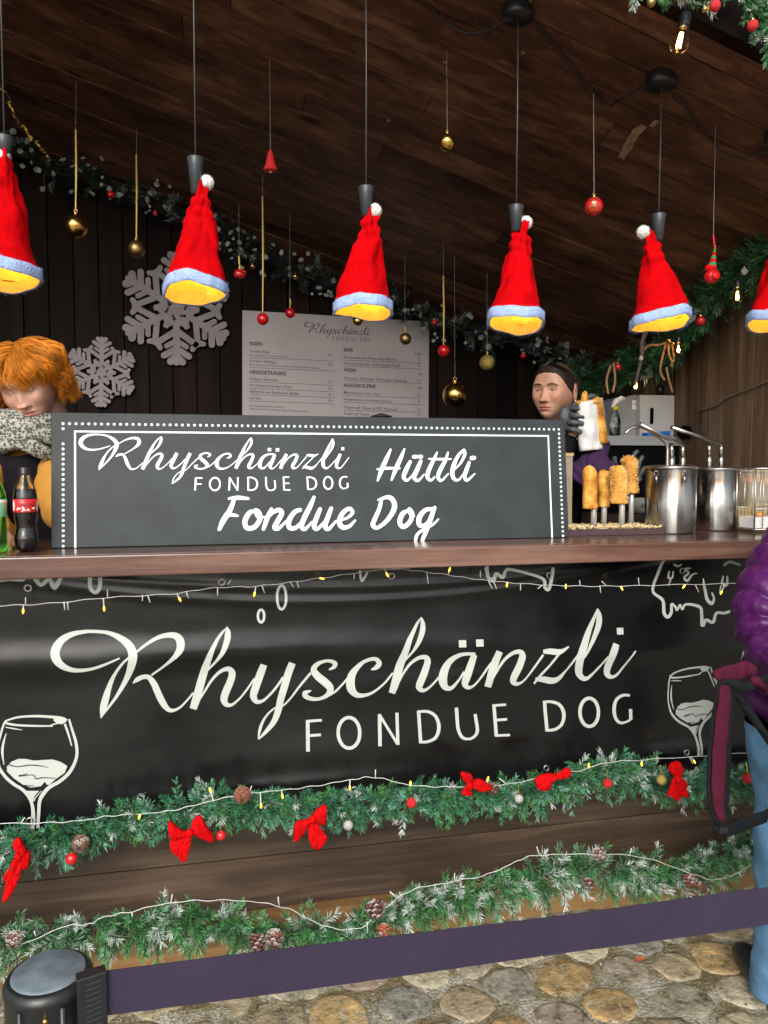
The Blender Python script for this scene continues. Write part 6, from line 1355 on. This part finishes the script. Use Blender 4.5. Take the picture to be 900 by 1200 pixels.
def strands(name, gens, mat, root, n, w, colf, seed=1, segs=7):
    """gens(r)-> list of points of a strand (world) + width; many thin ribbons"""
    r_ = random.Random(seed); V = []; F = []; C = []
    for i in range(n):
        pts, wd = gens(r_); c = colf(r_); m = len(pts); o = len(V); prev = None
        for j, p in enumerate(pts):
            t = (pts[min(j+1, m-1)]-pts[max(j-1, 0)]).normalized(); s = t.cross(Vector((r_.uniform(-.2, .2), -1, .2))) if prev is None else prev
            s = (s-t*s.dot(t)); s = s.normalized() if s.length > 1e-6 else Vector((1, 0, 0)); prev = s; ww = wd*(1-.75*(j/(m-1))**2)
            V += [p-s*ww, p+s*ww]; C += [c, c]
        for j in range(m-1): F.append((o+2*j, o+2*j+1, o+2*j+3, o+2*j+2))
    o = np_mesh(name, np.array([tuple(v) for v in V]), F, mat, None, C, True); par(o, root); return o
def body_edges(hands=True):
    E = [('hip','waist'),('waist','chest'),('chest','neck'),('chest','shL'),('shL','elL'),('elL','wrL'),('chest','shR'),('shR','elR'),('elR','wrR'),('hip','hpL'),('hpL','knL'),('knL','anL'),('anL','toL'),('hip','hpR'),('hpR','knR'),('knR','anR'),('anR','toR')]
    return E
def make_body(J, root, mat, fingers=True):
    """J: dict name->(Vector,r). adds palms+five fingers on both wrists along given hand directions"""
    E = body_edges()
    for s in 'LR':
        w = J['wr'+s][0]; d, pn = J.pop('hd'+s); d = Vector(d).normalized(); pn = Vector(pn).normalized(); sd = d.cross(pn).normalized()
        J['pm'+s] = (w+d*.055, (.036, .016)); E.append(('wr'+s, 'pm'+s))
        for k, (off, ln_, sp) in enumerate(((-.030, .060, -.18), (-.011, .072, -.05), (.009, .070, .06), (.028, .055, .18))):
            a = w+d*.078+sd*off; q = (d+sd*sp); b = a+q*ln_*.5+pn*.004; c = b+(q*.75+pn*.6).normalized()*ln_*.5
            J['f%da%s' % (k, s)] = (a, .0095); J['f%db%s' % (k, s)] = (b, .0085); J['f%dc%s' % (k, s)] = (c, .007); E += [('pm'+s, 'f%da%s' % (k, s)), ('f%da%s' % (k, s), 'f%db%s' % (k, s)), ('f%db%s' % (k, s), 'f%dc%s' % (k, s))]
        a = w+d*.035-sd*.030; b = a+(d*.5-sd*.7+pn*.3).normalized()*.035; c = b+(d*.8-sd*.2+pn*.3).normalized()*.03
        J['ta'+s] = (a, .011); J['tb'+s] = (b, .010); J['tc'+s] = (c, .008); E += [('pm'+s, 'ta'+s), ('ta'+s, 'tb'+s), ('tb'+s, 'tc'+s)]
    return skinmesh('body', J, E, mat, root, root_j='hip', sub=1)
def wr(sc_=30, amp=.006, seed=0):
    return lambda co: amp*noise.noise(Vector((co.x*sc_*.6, co.y*sc_*.6, co.z*sc_))+Vector((seed, 0, 0)))+amp*.5*noise.noise(co*sc_*2.2)
FLOOR = .22
# ---------- the man with orange hair
hc = P(37, 452, 2.72); root = empty('person', (hc.x, hc.y+.12, FLOOR), 'man with bright orange hair looking down in mustard jacket, patterned scarf and black apron', 'person')
sx = hc.x-.03; sy = hc.y+.14; zs_ = P(30, 545, 2.8).z
J = {'hip': (Vector((sx, sy+.10, 1.0)), (.15, .11)), 'waist': (Vector((sx, sy+.07, 1.18)), (.13, .10)), 'chest': (Vector((sx, sy+.02, zs_-.05)), (.15, .11)), 'neck': (Vector((hc.x-.01, hc.y+.05, zs_+.12)), .055),
     'shL': (P(70, 545, 2.78), .06), 'elL': (P(72, 600, 2.66), .048), 'wrL': (P(100, 622, 2.55), .03),
     'shR': (P(-20, 545, 2.78), .06), 'elR': (P(-28, 605, 2.62), .048), 'wrR': (P(8, 634, 2.50), .03),
     'hpL': (Vector((sx+.09, sy+.10, .93)), .085), 'knL': (Vector((sx+.10, sy+.06, .62)), .06), 'anL': (Vector((sx+.10, sy+.10, .29)), .045), 'toL': (Vector((sx+.11, sy-.06, .25)), .04),
     'hpR': (Vector((sx-.09, sy+.10, .93)), .085), 'knR': (Vector((sx-.10, sy+.06, .62)), .06), 'anR': (Vector((sx-.10, sy+.10, .29)), .045), 'toR': (Vector((sx-.11, sy-.06, .25)), .04),
     'hdL': ((-.3, -.9, -.1), (0, 0, -1)), 'hdR': ((.2, -.95, -.1), (0, 0, -1))}
cloth = {k: (v[0].copy(), v[1]) for k, v in J.items() if k in ('hip','waist','chest','shL','elL','wrL','shR','elR','wrR')}
sk = M['skin']; body = make_body(J, root, sk)
Mt = Matrix.Translation(hc) @ Euler((R(24), R(9), R(-24)), 'XYZ').to_matrix().to_4x4()
Mt = Matrix.Translation(hc) @ (Matrix.Rotation(R(-14), 4, 'Z') @ Matrix.Rotation(R(-8), 4, 'Y') @ Matrix.Rotation(R(25), 4, 'X'))
S_m = 1.05
V, F, C = headmesh(Mt, S_m, False, skin=(.52, .30, .22), lipc=(.42, .14, .12), browc=(.33, .17, .08)); headobj(body, V, F, C, sk, root)
# closed eyelids
m_ = MB()
for s in (-1, 1): m_.cc = (.50, .28, .21); m_.ball(Mt @ (Vector((s*.031, -.0735, .0085))*S_m), .0135*S_m, 16)
par(m_.build('eyelid', sk, None, True, True), root)
m_ = MB()
for s in (-1, 1): m_.tube([Mt @ (Vector((s*(.031+dx), -.0735-.0136*math.cos(dx*60), .0035-.002*math.cos(dx*100)))*S_m) for dx in (-.012, -.006, 0, .006, .012)], .0008, 5)
par(m_.build('eyelash', M['dark_ink'], None), root)
jk = {k: (v[0], tuple(q+.022 for q in (v[1] if isinstance(v[1], tuple) else (v[1], v[1])))) for k, v in cloth.items()}
jk['elL'] = (jk['elL'][0], .082); jk['elR'] = (jk['elR'][0], .08); jk['shL'] = (jk['shL'][0], .085); jk['shR'] = (jk['shR'][0], .085)
jk['wrL'] = (jk['wrL'][0]+Vector((.01, .03, .0)), .05); jk['wrR'] = (jk['wrR'][0]+Vector((0, .03, 0)), .05)
skinmesh('jacket', jk, [e for e in body_edges() if e[0] in jk and e[1] in jk], M['mustard'], root, sub=3, disp=wr(16, .014, 3), root_j='hip')
# apron bib with straps
m_ = MB(); rs = []; yb_ = jk['chest'][0].y-.145
for j in range(13):
    z = P(20, 533, 2.62).z-j*.045; t = j/12; hw = .085+.03*ss(0, .5, t); rs.append([Vector((sx-.02+hw*(i/10*2-1), yb_-.035+.03*(i/10*2-1)**2+.0015*math.sin(i*1.7+j*.4)+(.03*ss(.4, 1, t)), z+.004*math.sin(i))) for i in range(11)])
m_.rings(rs, cap=False, closed=False); o = m_.build('apron', M['darkcloth'], None, True); sd_ = o.modifiers.new('thick', 'SOLIDIFY'); sd_.thickness = .004; par(o, root)
for s in (-1, 1):
    m_ = MB(); m_.tube([Vector((sx-.02+s*.09, yb_+.035, zs_+.028)), Vector((sx-.02+s*.11, yb_+.05, zs_+.06)), Vector((sx-.02+s*.10, yb_+.12, zs_+.10))], .016, 6, flat=.25); par(m_.build('apron_strap', M['black'], None, True), root)
# scarf: wound folds
m_ = MB()
sc0 = Vector((hc.x-.015, hc.y+.045, 0))
for i, (z, r, rr_, tx_, off) in enumerate([(P(35, 517, 2.65).z, .088, .028, .30, -.02), (P(35, 508, 2.65).z, .100, .030, -.25, -.01), (P(35, 499, 2.65).z, .100, .028, .12, .0), (P(35, 492, 2.65).z, .102, .024, -.1, .0), (P(35, 524, 2.65).z, .070, .026, -.40, -.035)]):
    rs = []; n, m2 = 60, 14
    for q in range(n):
        a = 2*math.pi*q/n; cc = sc0+Vector((r*1.05*math.cos(a), r*.85*math.sin(a)+off, z+math.cos(a)*r*tx_ + (.012 if math.sin(a) < 0 else .02)*abs(math.sin(a)))); out = Vector((math.cos(a), math.sin(a), 0)); ring = []
        for k in range(m2):
            b = 2*math.pi*k/m2; r2 = rr_*(1+.20*math.sin(3*b+a*4+i)+.12*noise.noise(Vector((a*3, b, i*3)))); ring.append(cc+out*r2*.8*math.cos(b)+Vector((0, 0, r2*math.sin(b))))
        rs.append(ring)
    rs.append(rs[0]); m_.rings(rs, cap=False)
par(m_.build('scarf', M['scarf'], None, True), root)
# hair
LOCKS = []
def man_lock(r_):
    for _ in range(60):
        ph = r_.uniform(-math.pi, math.pi); th = math.acos(r_.uniform(-.25, 1)); side = 1 if math.sin(ph)*math.sin(th) > -.05 else -1
        if math.cos(ph) > .1 and th > .95: continue       # forehead
        return dict(ph=ph, th=th, side=side, lift=r_.uniform(.008, .036), ln=r_.uniform(.085, .135), wv=r_.uniform(0, 6.28), am=r_.uniform(.3, .9), flip=r_.uniform(-.3, .9), tone=r_.uniform(.45, 1.2))
def man_hair(r_):
    k = r_.choice(LOCKS); man_hair.tone = k['tone']
    ph = k['ph']+r_.gauss(0, .11); th = k['th']+r_.gauss(0, .08); d = Vector((math.sin(th)*math.sin(ph), -math.sin(th)*math.cos(ph), math.cos(th))); side = k['side']
    fl = Vector((d.x, d.y, 0)); fl = fl.normalized() if fl.length > .05 else Vector((side, -.3, 0)); fl = (fl+Vector((.45*side, -.05, 0))).normalized()
    q = Vector((d.x*.076, d.y*.096+.004, d.z*.114+.002)); seg = 10; pts = []; ln_ = k['ln']*r_.uniform(.85, 1.1)
    if d.y > -.3 or abs(d.x) > .75: ln_ *= 1.15
    for j in range(seg):
        t = j/(seg-1); nrm = Vector((q.x/.076**2, (q.y-.004)/.096**2, q.z/.114**2)).normalized()
        dirn = (fl*(1.0-.8*t)+Vector((0, 0, -1))*(.10+1.3*t+max(0, -d.z))).normalized()
        dirn += Vector((math.sin(k['wv']+t*6), .8*math.cos(k['wv']*1.3+t*5), .3*math.sin(k['wv']*2+t*6)))*k['am']*(.15+.75*t)+nrm*k['flip']*max(0, t-.65)*1.6
        dirn -= nrm*min(0, dirn.dot(nrm)); dirn.normalize(); lf = k['lift']*math.sin(math.pi*min(1, t*.7+.2))*(1.1 if t < .7 else 1)
        pts.append(q+nrm*(lf+r_.gauss(0, .0008))); q = q+dirn*ln_/seg
        rad = math.sqrt((q.x/.076)**2+((q.y-.004)/.096)**2+(q.z/.114)**2)
        if rad < 1.06: q = q*(1.06/max(rad, .3))
        hz = math.hypot(q.x/.076, (q.y-.004)/.096); lim_ = (1.28 if q.x < 0 else 1.15) if q.z > -.05 else (1.42 if q.x < 0 else 1.3)
        if hz > lim_: q.x *= lim_/hz*r_.uniform(.95, 1.06); q.y *= lim_/hz
        if q.y < -.035 and q.z < .024+.014*math.sin(k['wv']*3) and abs(q.x) < .066: break
        if q.z < -.075: break
    if len(pts) < 5: return man_hair(r_)
    return [Mt @ (x*S_m) for x in pts], r_.uniform(.0003, .0008)
_r = random.Random(12); LOCKS = [man_lock(_r) for _ in range(230)]
def oc(r_):
    k = r_.uniform(.5, 1.35)*man_hair.tone; return (.80*k, .27*k*r_.uniform(.8, 1.15), .018*k) if r_.random() > .12 else (.30, .10, .02)
strands('hair', man_hair, M['orange_hair'], root, 15000, .001, oc, 3)
def hair_cap(Mt, S_, off, cut, mat, root, colr):
    NL, NT = 60, 36; m_ = MB(); m_.cc = colr; rs = []
    for i in range(NT+1):
        th = math.pi*.62*i/NT; ring = []
        for j in range(NL):
            ph = 2*math.pi*j/NL; lim = cut(ph); t2 = max(.01, min(th, lim)); d = Vector((math.sin(t2)*math.sin(ph), -math.sin(t2)*math.cos(ph), math.cos(t2)))
            e = off*(1 if th < lim-.12 else .2); q = Vector((d.x*(.074+e), d.y*(.094+e), d.z*(.112+e)))
            if q.y < 0: q.y = -(.094*(1-math.exp(-(-d.y)*2.3))*1.10+e)
            q += d.normalized()*.0012*math.sin(ph*38+t2*3)
            ring.append(Mt @ (q*S_))
        rs.append(ring)
    m_.rings(rs); return par(m_.build('hair_cap', mat, None, True, True), root)
hair_cap(Mt, S_m, .010, lambda ph: 1.0+.55*ss(.5, 1.0, abs(math.sin(ph/2))*1.15), M['orange_hair'], root, (.42, .14, .012))
# ---------- the woman
hw_ = P(651, 461, 3.0); root = empty('person', (hw_.x, hw_.y+.1, FLOOR), 'dark haired woman with pearl earring looking sideways, holding wrapped bread in grey gloves', 'person')
sx, sy, zs_ = hw_.x+.03, hw_.y+.06, hw_.z-.26
hr = P(683, 497, 2.86); hl = P(737, 548, 2.80); hlw = P(728, 582, 2.90)
J = {'hip': (Vector((sx, sy+.05, 1.05)), (.14, .10)), 'waist': (Vector((sx, sy+.03, 1.25)), (.11, .09)), 'chest': (Vector((sx, sy+.02, zs_-.04)), (.12, .09)), 'neck': (Vector((sx-.01, sy-.01, zs_+.12)), .045),
     'shL': (Vector((sx+.15, sy, zs_-.02)), .05), 'elL': (Vector((sx+.17, sy-.12, zs_-.25)), .042), 'wrL': (hlw, .026),
     'shR': (Vector((sx-.15, sy, zs_-.02)), .05), 'elR': (Vector((sx-.12, sy-.16, zs_-.22)), .04), 'wrR': (Vector((hr.x-.05, hr.y+.0, hr.z-.035)), .026),
     'hpL': (Vector((sx+.08, sy+.05, .98)), .08), 'knL': (Vector((sx+.09, sy+.02, .62)), .055), 'anL': (Vector((sx+.09, sy+.06, .29)), .04), 'toL': (Vector((sx+.10, sy-.08, .25)), .036),
     'hpR': (Vector((sx-.08, sy+.05, .98)), .08), 'knR': (Vector((sx-.09, sy+.02, .62)), .055), 'anR': (Vector((sx-.09, sy+.06, .29)), .04), 'toR': (Vector((sx-.10, sy-.08, .25)), .036),
     'hdL': ((.25, .0, .9), (0, -1, 0)), 'hdR': ((.7, -.3, .3), (0, 1, 0))}
cloth = {k: (v[0].copy(), v[1]) for k, v in J.items() if k in ('hip','waist','chest','shL','elL','wrL','shR','elR','wrR')}
body = make_body(J, root, sk)
Mt = Matrix.Translation(hw_) @ (Matrix.Rotation(R(-52), 4, 'Z') @ Matrix.Rotation(R(2), 4, 'Y') @ Matrix.Rotation(R(2), 4, 'X')); S_w = 1.05
V, F, C = headmesh(Mt, S_w, True, skin=(.50, .27, .18), lipc=(.42, .085, .085), browc=(.025, .014, .010)); headobj(body, V, F, C, sk, root)
eyes(root, Mt, S_w, (-.25, .0))
hair_cap(Mt, S_w, .007, lambda ph: (.80+.10*math.sin(abs(ph if ph < math.pi else 2*math.pi-ph)*1.0)+.85*ss(.45, 1.0, abs(math.sin(ph/2))*1.2)), M['brown_hair'], root, (.022, .014, .010))
def w_hair(r_):
    ph = r_.uniform(-math.pi, math.pi); t0 = r_.uniform(.05, .35); pts = []
    s = 1 if math.sin(ph) > 0 else -1; lim = (.80+.85*ss(.45, 1, abs(math.sin(ph/2))*1.2))*r_.uniform(.93, 1.045)
    for j in range(7):
        t = t0+(lim-t0)*j/6; p2 = ph+(math.pi*s-ph)*.45*(j/6)**1.3 if abs(ph) < math.pi else ph; d = Vector((math.sin(t)*math.sin(p2), -math.sin(t)*math.cos(p2), math.cos(t))); q = Vector((d.x*.0825, d.y*.1025, d.z*.1205))
        if q.y < 0: q.y = -(.094*(1-math.exp(d.y*2.3))*1.10+.0085)
        pts.append(Mt @ (q*S_w))
    return pts, .0012
strands('hair_strand', w_hair, M['brown_hair'], root, 3200, .001, lambda r_: tuple(x*r_.uniform(.3, 2.6) for x in (.035, .02, .013)), 5)
m_ = MB(); m_.cc = (.02, .013, .01); m_.ball(Mt @ (Vector((.02, .115, .03))*S_w), .035, 16); par(m_.build('hair_bun', M['brown_hair'], None, True, True), root)
m_ = MB(); q = Mt @ (Vector((.084, .008, -.045))*S_w); m_.ball(q, .0085, 14); m_.ball(q+Vector((0, 0, .012)), .005, 10); par(m_.build('earring', M['pearl'], None, True), root)
jk = {k: (v[0], tuple(q+.015 for q in (v[1] if isinstance(v[1], tuple) else (v[1], v[1])))) for k, v in cloth.items()}
jk['neck'] = (Vector((sx-.01, sy-.0, zs_+.09)), .066)
skinmesh('jumper', jk, [e for e in body_edges() if e[0] in jk and e[1] in jk], M['darkcloth'], root, sub=2, disp=wr(20, .006, 8), root_j='hip')
# purple sleeve of the arm that reaches behind the breads
m_ = MB(); pth = cr([tuple(P(676, 560, 2.84)), tuple(P(692, 546, 2.80)), tuple(P(706, 551, 2.76)), tuple(P(722, 566, 2.78))], 8); rs_ = []; m_.tube(pth, [.052+.004*math.sin(i*1.9) for i in range(len(pth))], 20); o = m_.build('sleeve', M['purple'], None, True); par(o, root)
m_ = MB(); pth = cr([tuple(P(692, 560, 2.82)), tuple(P(697, 540, 2.82)), tuple(P(702, 520, 2.86))], 6); m_.tube(pth, [.045]*len(pth), 18); par(m_.build('sleeve', M['purple'], None, True), root)
def glove(root, c, D, fingers, palm, nm='glove'):
    m_ = MB()
    for pts, r in fingers:
        q = cr([tuple(P(x, y, D+dz)) for x, y, dz in pts], 5); n = len(q); m_.tube(q, [r*(1-.22*(i/(n-1))**3)*(1+.07*math.cos(i*2.1)) if i < n-1 else r*.45 for i in range(n)], 14)
    for (x, y, dz), rx, rz in palm: m_.ball(P(x, y, D+dz), 1, 18, (rx, .022, rz))
    return par(m_.build(nm, M['glove'], None, True), root)
glove(root, None, 2.80, [([(668,478,.03),(675,478,.0),(683,479,-.012),(689,481,-.014)], .0125), ([(666,486,.03),(674,487,.0),(684,488,-.014),(691,490,-.016)], .0125), ([(664,494,.03),(670,495,.0),(680,496,-.012),(686,498,-.014)], .012), ([(664,502,.03),(670,503,.0),(677,505,-.008),(682,507,-.01)], .0105),
      ([(672,476,.04),(684,470,.06),(694,464,.055),(700,467,.05)], .0125)], [((664,490,.035), .035, .052), ((658,500,.05), .035, .04)])
glove(root, None, 2.80, [([(735,560,.02),(739,545,.0),(743,533,-.01),(748,528,-.012)], .010), ([(738,562,.02),(746,552,.0),(750,540,-.01),(754,534,-.012)], .010), ([(740,566,.02),(749,558,.0),(754,550,-.01),(757,547,-.01)], .010), ([(738,568,.02),(746,565,.0),(752,560,-.01)], .0095),
      ([(726,562,.02),(722,550,.0),(720,540,-.005),(721,535,-.01)], .011)], [((733,566,.03), .036, .04)])
# wrapped bread in her hand
root = empty('wrapped_bread', P(700, 500, 2.80), 'bread in a white paper napkin held up by the dark haired woman', 'bread')
def paper(pts4, D, bulge, nm, dd=0):
    NU, NV = 14, 20; m_ = MB(); rs = []
    for j in range(NV+1):
        v = j/NV; row = []
        for i in range(NU+1):
            u_ = i/NU; x = (pts4[0][0]*(1-u_)+pts4[1][0]*u_)*(1-v)+(pts4[3][0]*(1-u_)+pts4[2][0]*u_)*v; y = (pts4[0][1]*(1-u_)+pts4[1][1]*u_)*(1-v)+(pts4[3][1]*(1-u_)+pts4[2][1]*u_)*v
            row.append(P(x, y, D-bulge*math.sin(math.pi*u_)+.010*noise.noise(Vector((u_*3, v*4, dd)))+.004*abs(math.sin(u_*9+v*4+dd))+.004*noise.noise(Vector((u_*9, v*9, dd)))))
        rs.append(row)
    m_.rings(rs, cap=False, closed=False); o = m_.build(nm, M['paper'], None, True); s2 = o.modifiers.new('t', 'SOLIDIFY'); s2.thickness = .0012; par(o, root)
paper([(675,472),(702,468),(707,526),(679,529)], 2.80, .035, 'napkin', 1); paper([(696,467),(706,466),(713,520),(704,524)], 2.83, .02, 'napkin', 5)
m_ = MB(); q = cr([tuple(P(704, 520, 2.81)), tuple(P(700, 490, 2.81)), tuple(P(697, 474, 2.81)), tuple(P(694, 468, 2.81))], 5); m_.tube(q, [.030]*(len(q)-3)+[.027, .02, .008], 18, flat=.9)
q = [P(684+t*2, 472-t*14, 2.79) for t in (0, .5, .8, 1)]; m_.tube(q, [.014, .013, .011, .004], 14); q = [P(x, 472, 2.785) for x in (676, 684, 693, 702)]; m_.tube(q, [.006, .012, .012, .006], 12); par(m_.build('crust', M['bread'], None, True), root)
# ---------- customer in a purple puffer jacket, right edge
DC = 1.72
def CP(x, y, d=0): return P(x, y, DC+d)
base_ = CP(985, 900, .05); root = empty('person', (base_.x, base_.y, 0), 'customer in quilted purple puffer jacket and light blue jeans at the right edge', 'person')
bx_ = base_.x; by_ = base_.y; lx = CP(897, 900).x; sh = Vector((bx_-.12, by_-.02, 1.44)); el_ = CP(912, 735, -.06); wrp = CP(1025, 742, -.33)
J = {'hip': (Vector((bx_, by_, .92)), (.13, .11)), 'waist': (Vector((bx_, by_, 1.08)), (.11, .10)), 'chest': (Vector((bx_, by_, 1.32)), (.13, .10)), 'neck': (Vector((bx_, by_-.01, 1.50)), .05),
     'shL': (sh, .05), 'elL': (el_, .038), 'wrL': (wrp, .026), 'shR': (Vector((bx_+.16, by_, 1.42)), .05), 'elR': (Vector((bx_+.2, by_-.02, 1.12)), .042), 'wrR': (Vector((bx_+.18, by_+.2, 1.1)), .026),
     'hpL': (Vector((lx+.11, by_, .84)), .07), 'knL': (Vector((lx+.10, by_-.01, .50)), .045), 'anL': (Vector((lx+.115, by_+.02, .10)), .036), 'toL': (Vector((lx+.115, by_+.13, .04)), .03),
     'hpR': (Vector((lx+.30, by_, .84)), .07), 'knR': (Vector((lx+.30, by_-.01, .50)), .045), 'anR': (Vector((lx+.30, by_+.02, .10)), .036), 'toR': (Vector((lx+.30, by_+.13, .04)), .03),
     'hdL': ((.5, .4, .1), (0, 0, -1)), 'hdR': ((0, 1, 0), (0, 0, -1))}
body = make_body(J, root, sk); Mt = Matrix.Translation(Vector((bx_, by_+.02, 1.60))) @ Matrix.Rotation(R(160), 4, 'Z')
V, F, C = headmesh(Mt, 1.0, True, skin=(.5, .3, .22)); headobj(body, V, F, C, sk, root); hair_cap(Mt, 1.0, .012, lambda ph: .7+1.2*ss(.4, 1, abs(math.sin(ph/2))*1.2), M['brown_hair'], root, (.06, .035, .02))
def puff(path, rads, seams, seg=110, flat=1.0, seed=0, amp=1.0):
    """quilted tube: seams are fractions along the path"""
    q = cr([tuple(p)+(r,) for p, r in zip(path, rads)], 34); n = len(q); pts = [Vector(a[:3]) for a in q]; rs = []; prev = None
    for i in range(n):
        t = i/(n-1); tg = (pts[min(i+1, n-1)]-pts[max(i-1, 0)]).normalized(); u = prev if prev is not None else Vector((0, 1, 0)); a = (u-tg*u.dot(tg)).normalized(); b = tg.cross(a); prev = a; ring = []
        for k in range(seg):
            an = 2*math.pi*k/seg; tt = t+.018*math.sin(an+seed)+.006*math.sin(3*an); dmin = min(abs(tt-s_) for s_ in seams); r = q[i][3]
            pf = 1-math.exp(-dmin/.015); r *= .83+.18*pf*amp
            r += .0045*noise.noise(Vector((math.cos(an)*3, math.sin(an)*3, t*34+seed)))*(1.6-pf)+.0018*noise.noise(Vector((math.cos(an)*9+t*20, math.sin(an)*9, t*60+seed)))+.006*noise.noise(Vector((math.cos(an)*1.6, math.sin(an)*1.6, t*9+seed)))
            ring.append(pts[i]+(a*math.cos(an)+b*math.sin(an)*flat)*r)
        rs.append(ring)
    return rs
m_ = MB()
m_.rings(puff([CP(1015,585,.02), CP(965,622,.0), CP(924,668,-.02), CP(898,712,-.04), CP(910,752,-.09), CP(950,768,-.17), CP(1000,752,-.28), CP(1050,720,-.38)], [.09,.105,.100,.088,.080,.080,.074,.06], [.0,.10,.19,.28,.36,.43,.49,.55,.61,.68,.76,.84,.92,1.0], seed=2))
m_.rings(puff([Vector((bx_+.02, by_+.02, 1.52)), Vector((bx_, by_, 1.38)), Vector((bx_, by_, 1.15)), Vector((bx_-.012, by_, .90)), Vector((bx_-.012, by_, CP(890, 878).z))], [.07,.155,.20,.285,.262], [.0,.14,.28,.42,.55,.68,.80,.91,1.0], seed=8, flat=.8))
m_.rings(puff([Vector((bx_+.14, by_, 1.42)), Vector((bx_+.26, by_, 1.2)), Vector((bx_+.24, by_+.1, 1.08)), Vector((bx_+.18, by_+.24, 1.1))], [.09,.09,.08,.06], [.1,.25,.4,.55,.7,.85,1.0], seed=4))
par(m_.build('puffer_jacket', M['puffer'], None, True), root)
m_ = MB(); hem = 887
kx = scale_at(890, 900, DC); lx = CP(897, 900).x
for s, cx_ in ((1, lx+.105), (-1, lx+.30)):
    rs = []
    for z, r, dx, dy in ((.80, .112, .01, 0), (.74, .104, .0, -.01), (.6, .082, -.004, -.015), (.5, .076, -.006, -.01), (.35, .068, .0, .0), (.2, .064, .006, .01), (.10, .066, .01, .02), (.025, .070, .01, .02)):
        rs.append((cx_+dx*s, by_+dy, z, r))
    q = cr(rs, 14); rings_ = [[Vector((x+(r+.010*noise.noise(Vector((math.cos(a)*1.6, math.sin(a)*1.6, z*16+s)))+.005*noise.noise(Vector((math.cos(a)*5, math.sin(a)*5, z*40+s))))*math.cos(a), y+r*1.05*math.sin(a), z)) for a in [2*math.pi*k/30 for k in range(64)]] for x, y, z, r in q]; m_.rings(rings_)
par(m_.build('jeans', M['jeans'], None, True), root)
m_ = MB(); m_.tube([Vector((lx+.105+r*math.cos(R(-140))+dx, by_+dy+r*1.08*math.sin(R(-140)), z)) for z, r, dx, dy in ((.78, .112, .01, 0), (.74, .105, .0, -.01), (.6, .084, -.004, -.015), (.5, .078, -.006, -.01), (.35, .070, .0, .0), (.2, .066, .006, .01), (.05, .069, .01, .02))], .0022, 6); par(m_.build('side_seam', M['jeans'], None, True), root)
for s in (-1, 1):
    m_ = MB(); c = Vector((lx+(.115 if s < 0 else .31), by_+.06, .05)); m_.ball(c, 1, 20, (.048, .14, .052)); par(m_.build('shoe', M['black'], None, True), root)
# ---------- backpack held by the customer
DB = 1.56
def BP(x, y, d=0): return P(x, y, DB+d)
root = empty('backpack', BP(930, 840), 'maroon backpack with padded black edged straps hanging at the customer side', 'backpack')
def strap(pts, D, mt, nm, th=.006, n=8, wob=.004):
    """pts: (x,y,halfwidth px, depth offset, tilt of the width direction in degrees)"""
    q = cr(pts, n); m_ = MB(); rs = []
    for i, (x, y, w, dz, an) in enumerate(q):
        c = P(x, y, D+dz); k = scale_at(x, y, D+dz); u = Vector((math.cos(R(an)), 0, -math.sin(R(an)))); v = Vector((0, 1, 0)); W2 = w*k*1.10; b_ = wob*math.sin(i*.8)*.3
        rs.append([c+u*W2*math.cos(a)*1.0+v*(th*math.sin(a)+b_) for a in [2*math.pi*k2/16 for k2 in range(16)]])
    m_.rings(rs); return par(m_.build(nm, M[mt], None, True), root)
strap([(850,800,10,0,0),(848,830,13.5,0,0),(844,870,14.5,.0,0),(842,910,14.5,.0,0),(842,945,13,.0,0),(847,965,9,0,0),(850,974,5,0,0)], DB, 'webbing', 'strap_padding', .008)
strap([(850,803,6,-.007,0),(848,830,8,-.009,0),(844,870,8.6,-.010,0),(842,910,8.4,-.010,0),(842,942,7,-.009,0),(846,962,4,-.008,0)], DB, 'maroon', 'strap_face', .005)
strap([(836,972,3.5,-.005,80),(845,974,5,-.006,85),(858,972,7,-.004,95),(875,965,7.5,.01,100),(900,955,8,.03,100)], DB, 'webbing', 'lower_strap', .003)
strap([(843,803,4,.0,70),(855,800,4.5,-.008,80),(872,805,6,-.01,95),(885,802,5,-.01,95),(905,790,4,-.01,100)], DB, 'webbing', 'top_webbing', .004)
strap([(836,790,3,.01,90),(846,791,9,.008,95),(862,788,10,.006,95),(874,784,9,.006,90),(886,786,5,.006,90)], DB, 'maroon', 'top_flap', .005)
strap([(862,812,7,.0,25),(872,825,12,.0,30),(883,842,13,.0,32),(900,865,12,.0,30),(925,900,12,.0,30)], DB, 'webbing', 'strap_padding', .010)
strap([(880,798,4,-.012,80),(892,800,8,-.012,60),(900,812,12,-.012,50),(915,835,14,-.01,40)], DB, 'maroon', 'strap_face', .008)
m_ = MB(); c = BP(985, 870, .0)
rs = []
for z, f in ((-.20, .75), (-.17, .95), (-.05, 1), (.1, .98), (.17, .85), (.2, .5)):
    rs.append([c+Vector((.13*f*math.copysign(abs(math.cos(a))**.6, math.cos(a)), .075*f*math.copysign(abs(math.sin(a))**.7, math.sin(a)), z)) for a in [2*math.pi*k/36 for k in range(36)]])
m_.rings(rs); par(m_.build('bag_body', M['maroon'], None, True), root)
m_ = MB(); q = BP(846, 972, -.006); m_.box(q.x-.010, q.x+.012, q.y-.005, q.y+.005, q.z-.008, q.z+.008); par(m_.build('buckle', M['black'], None), root)
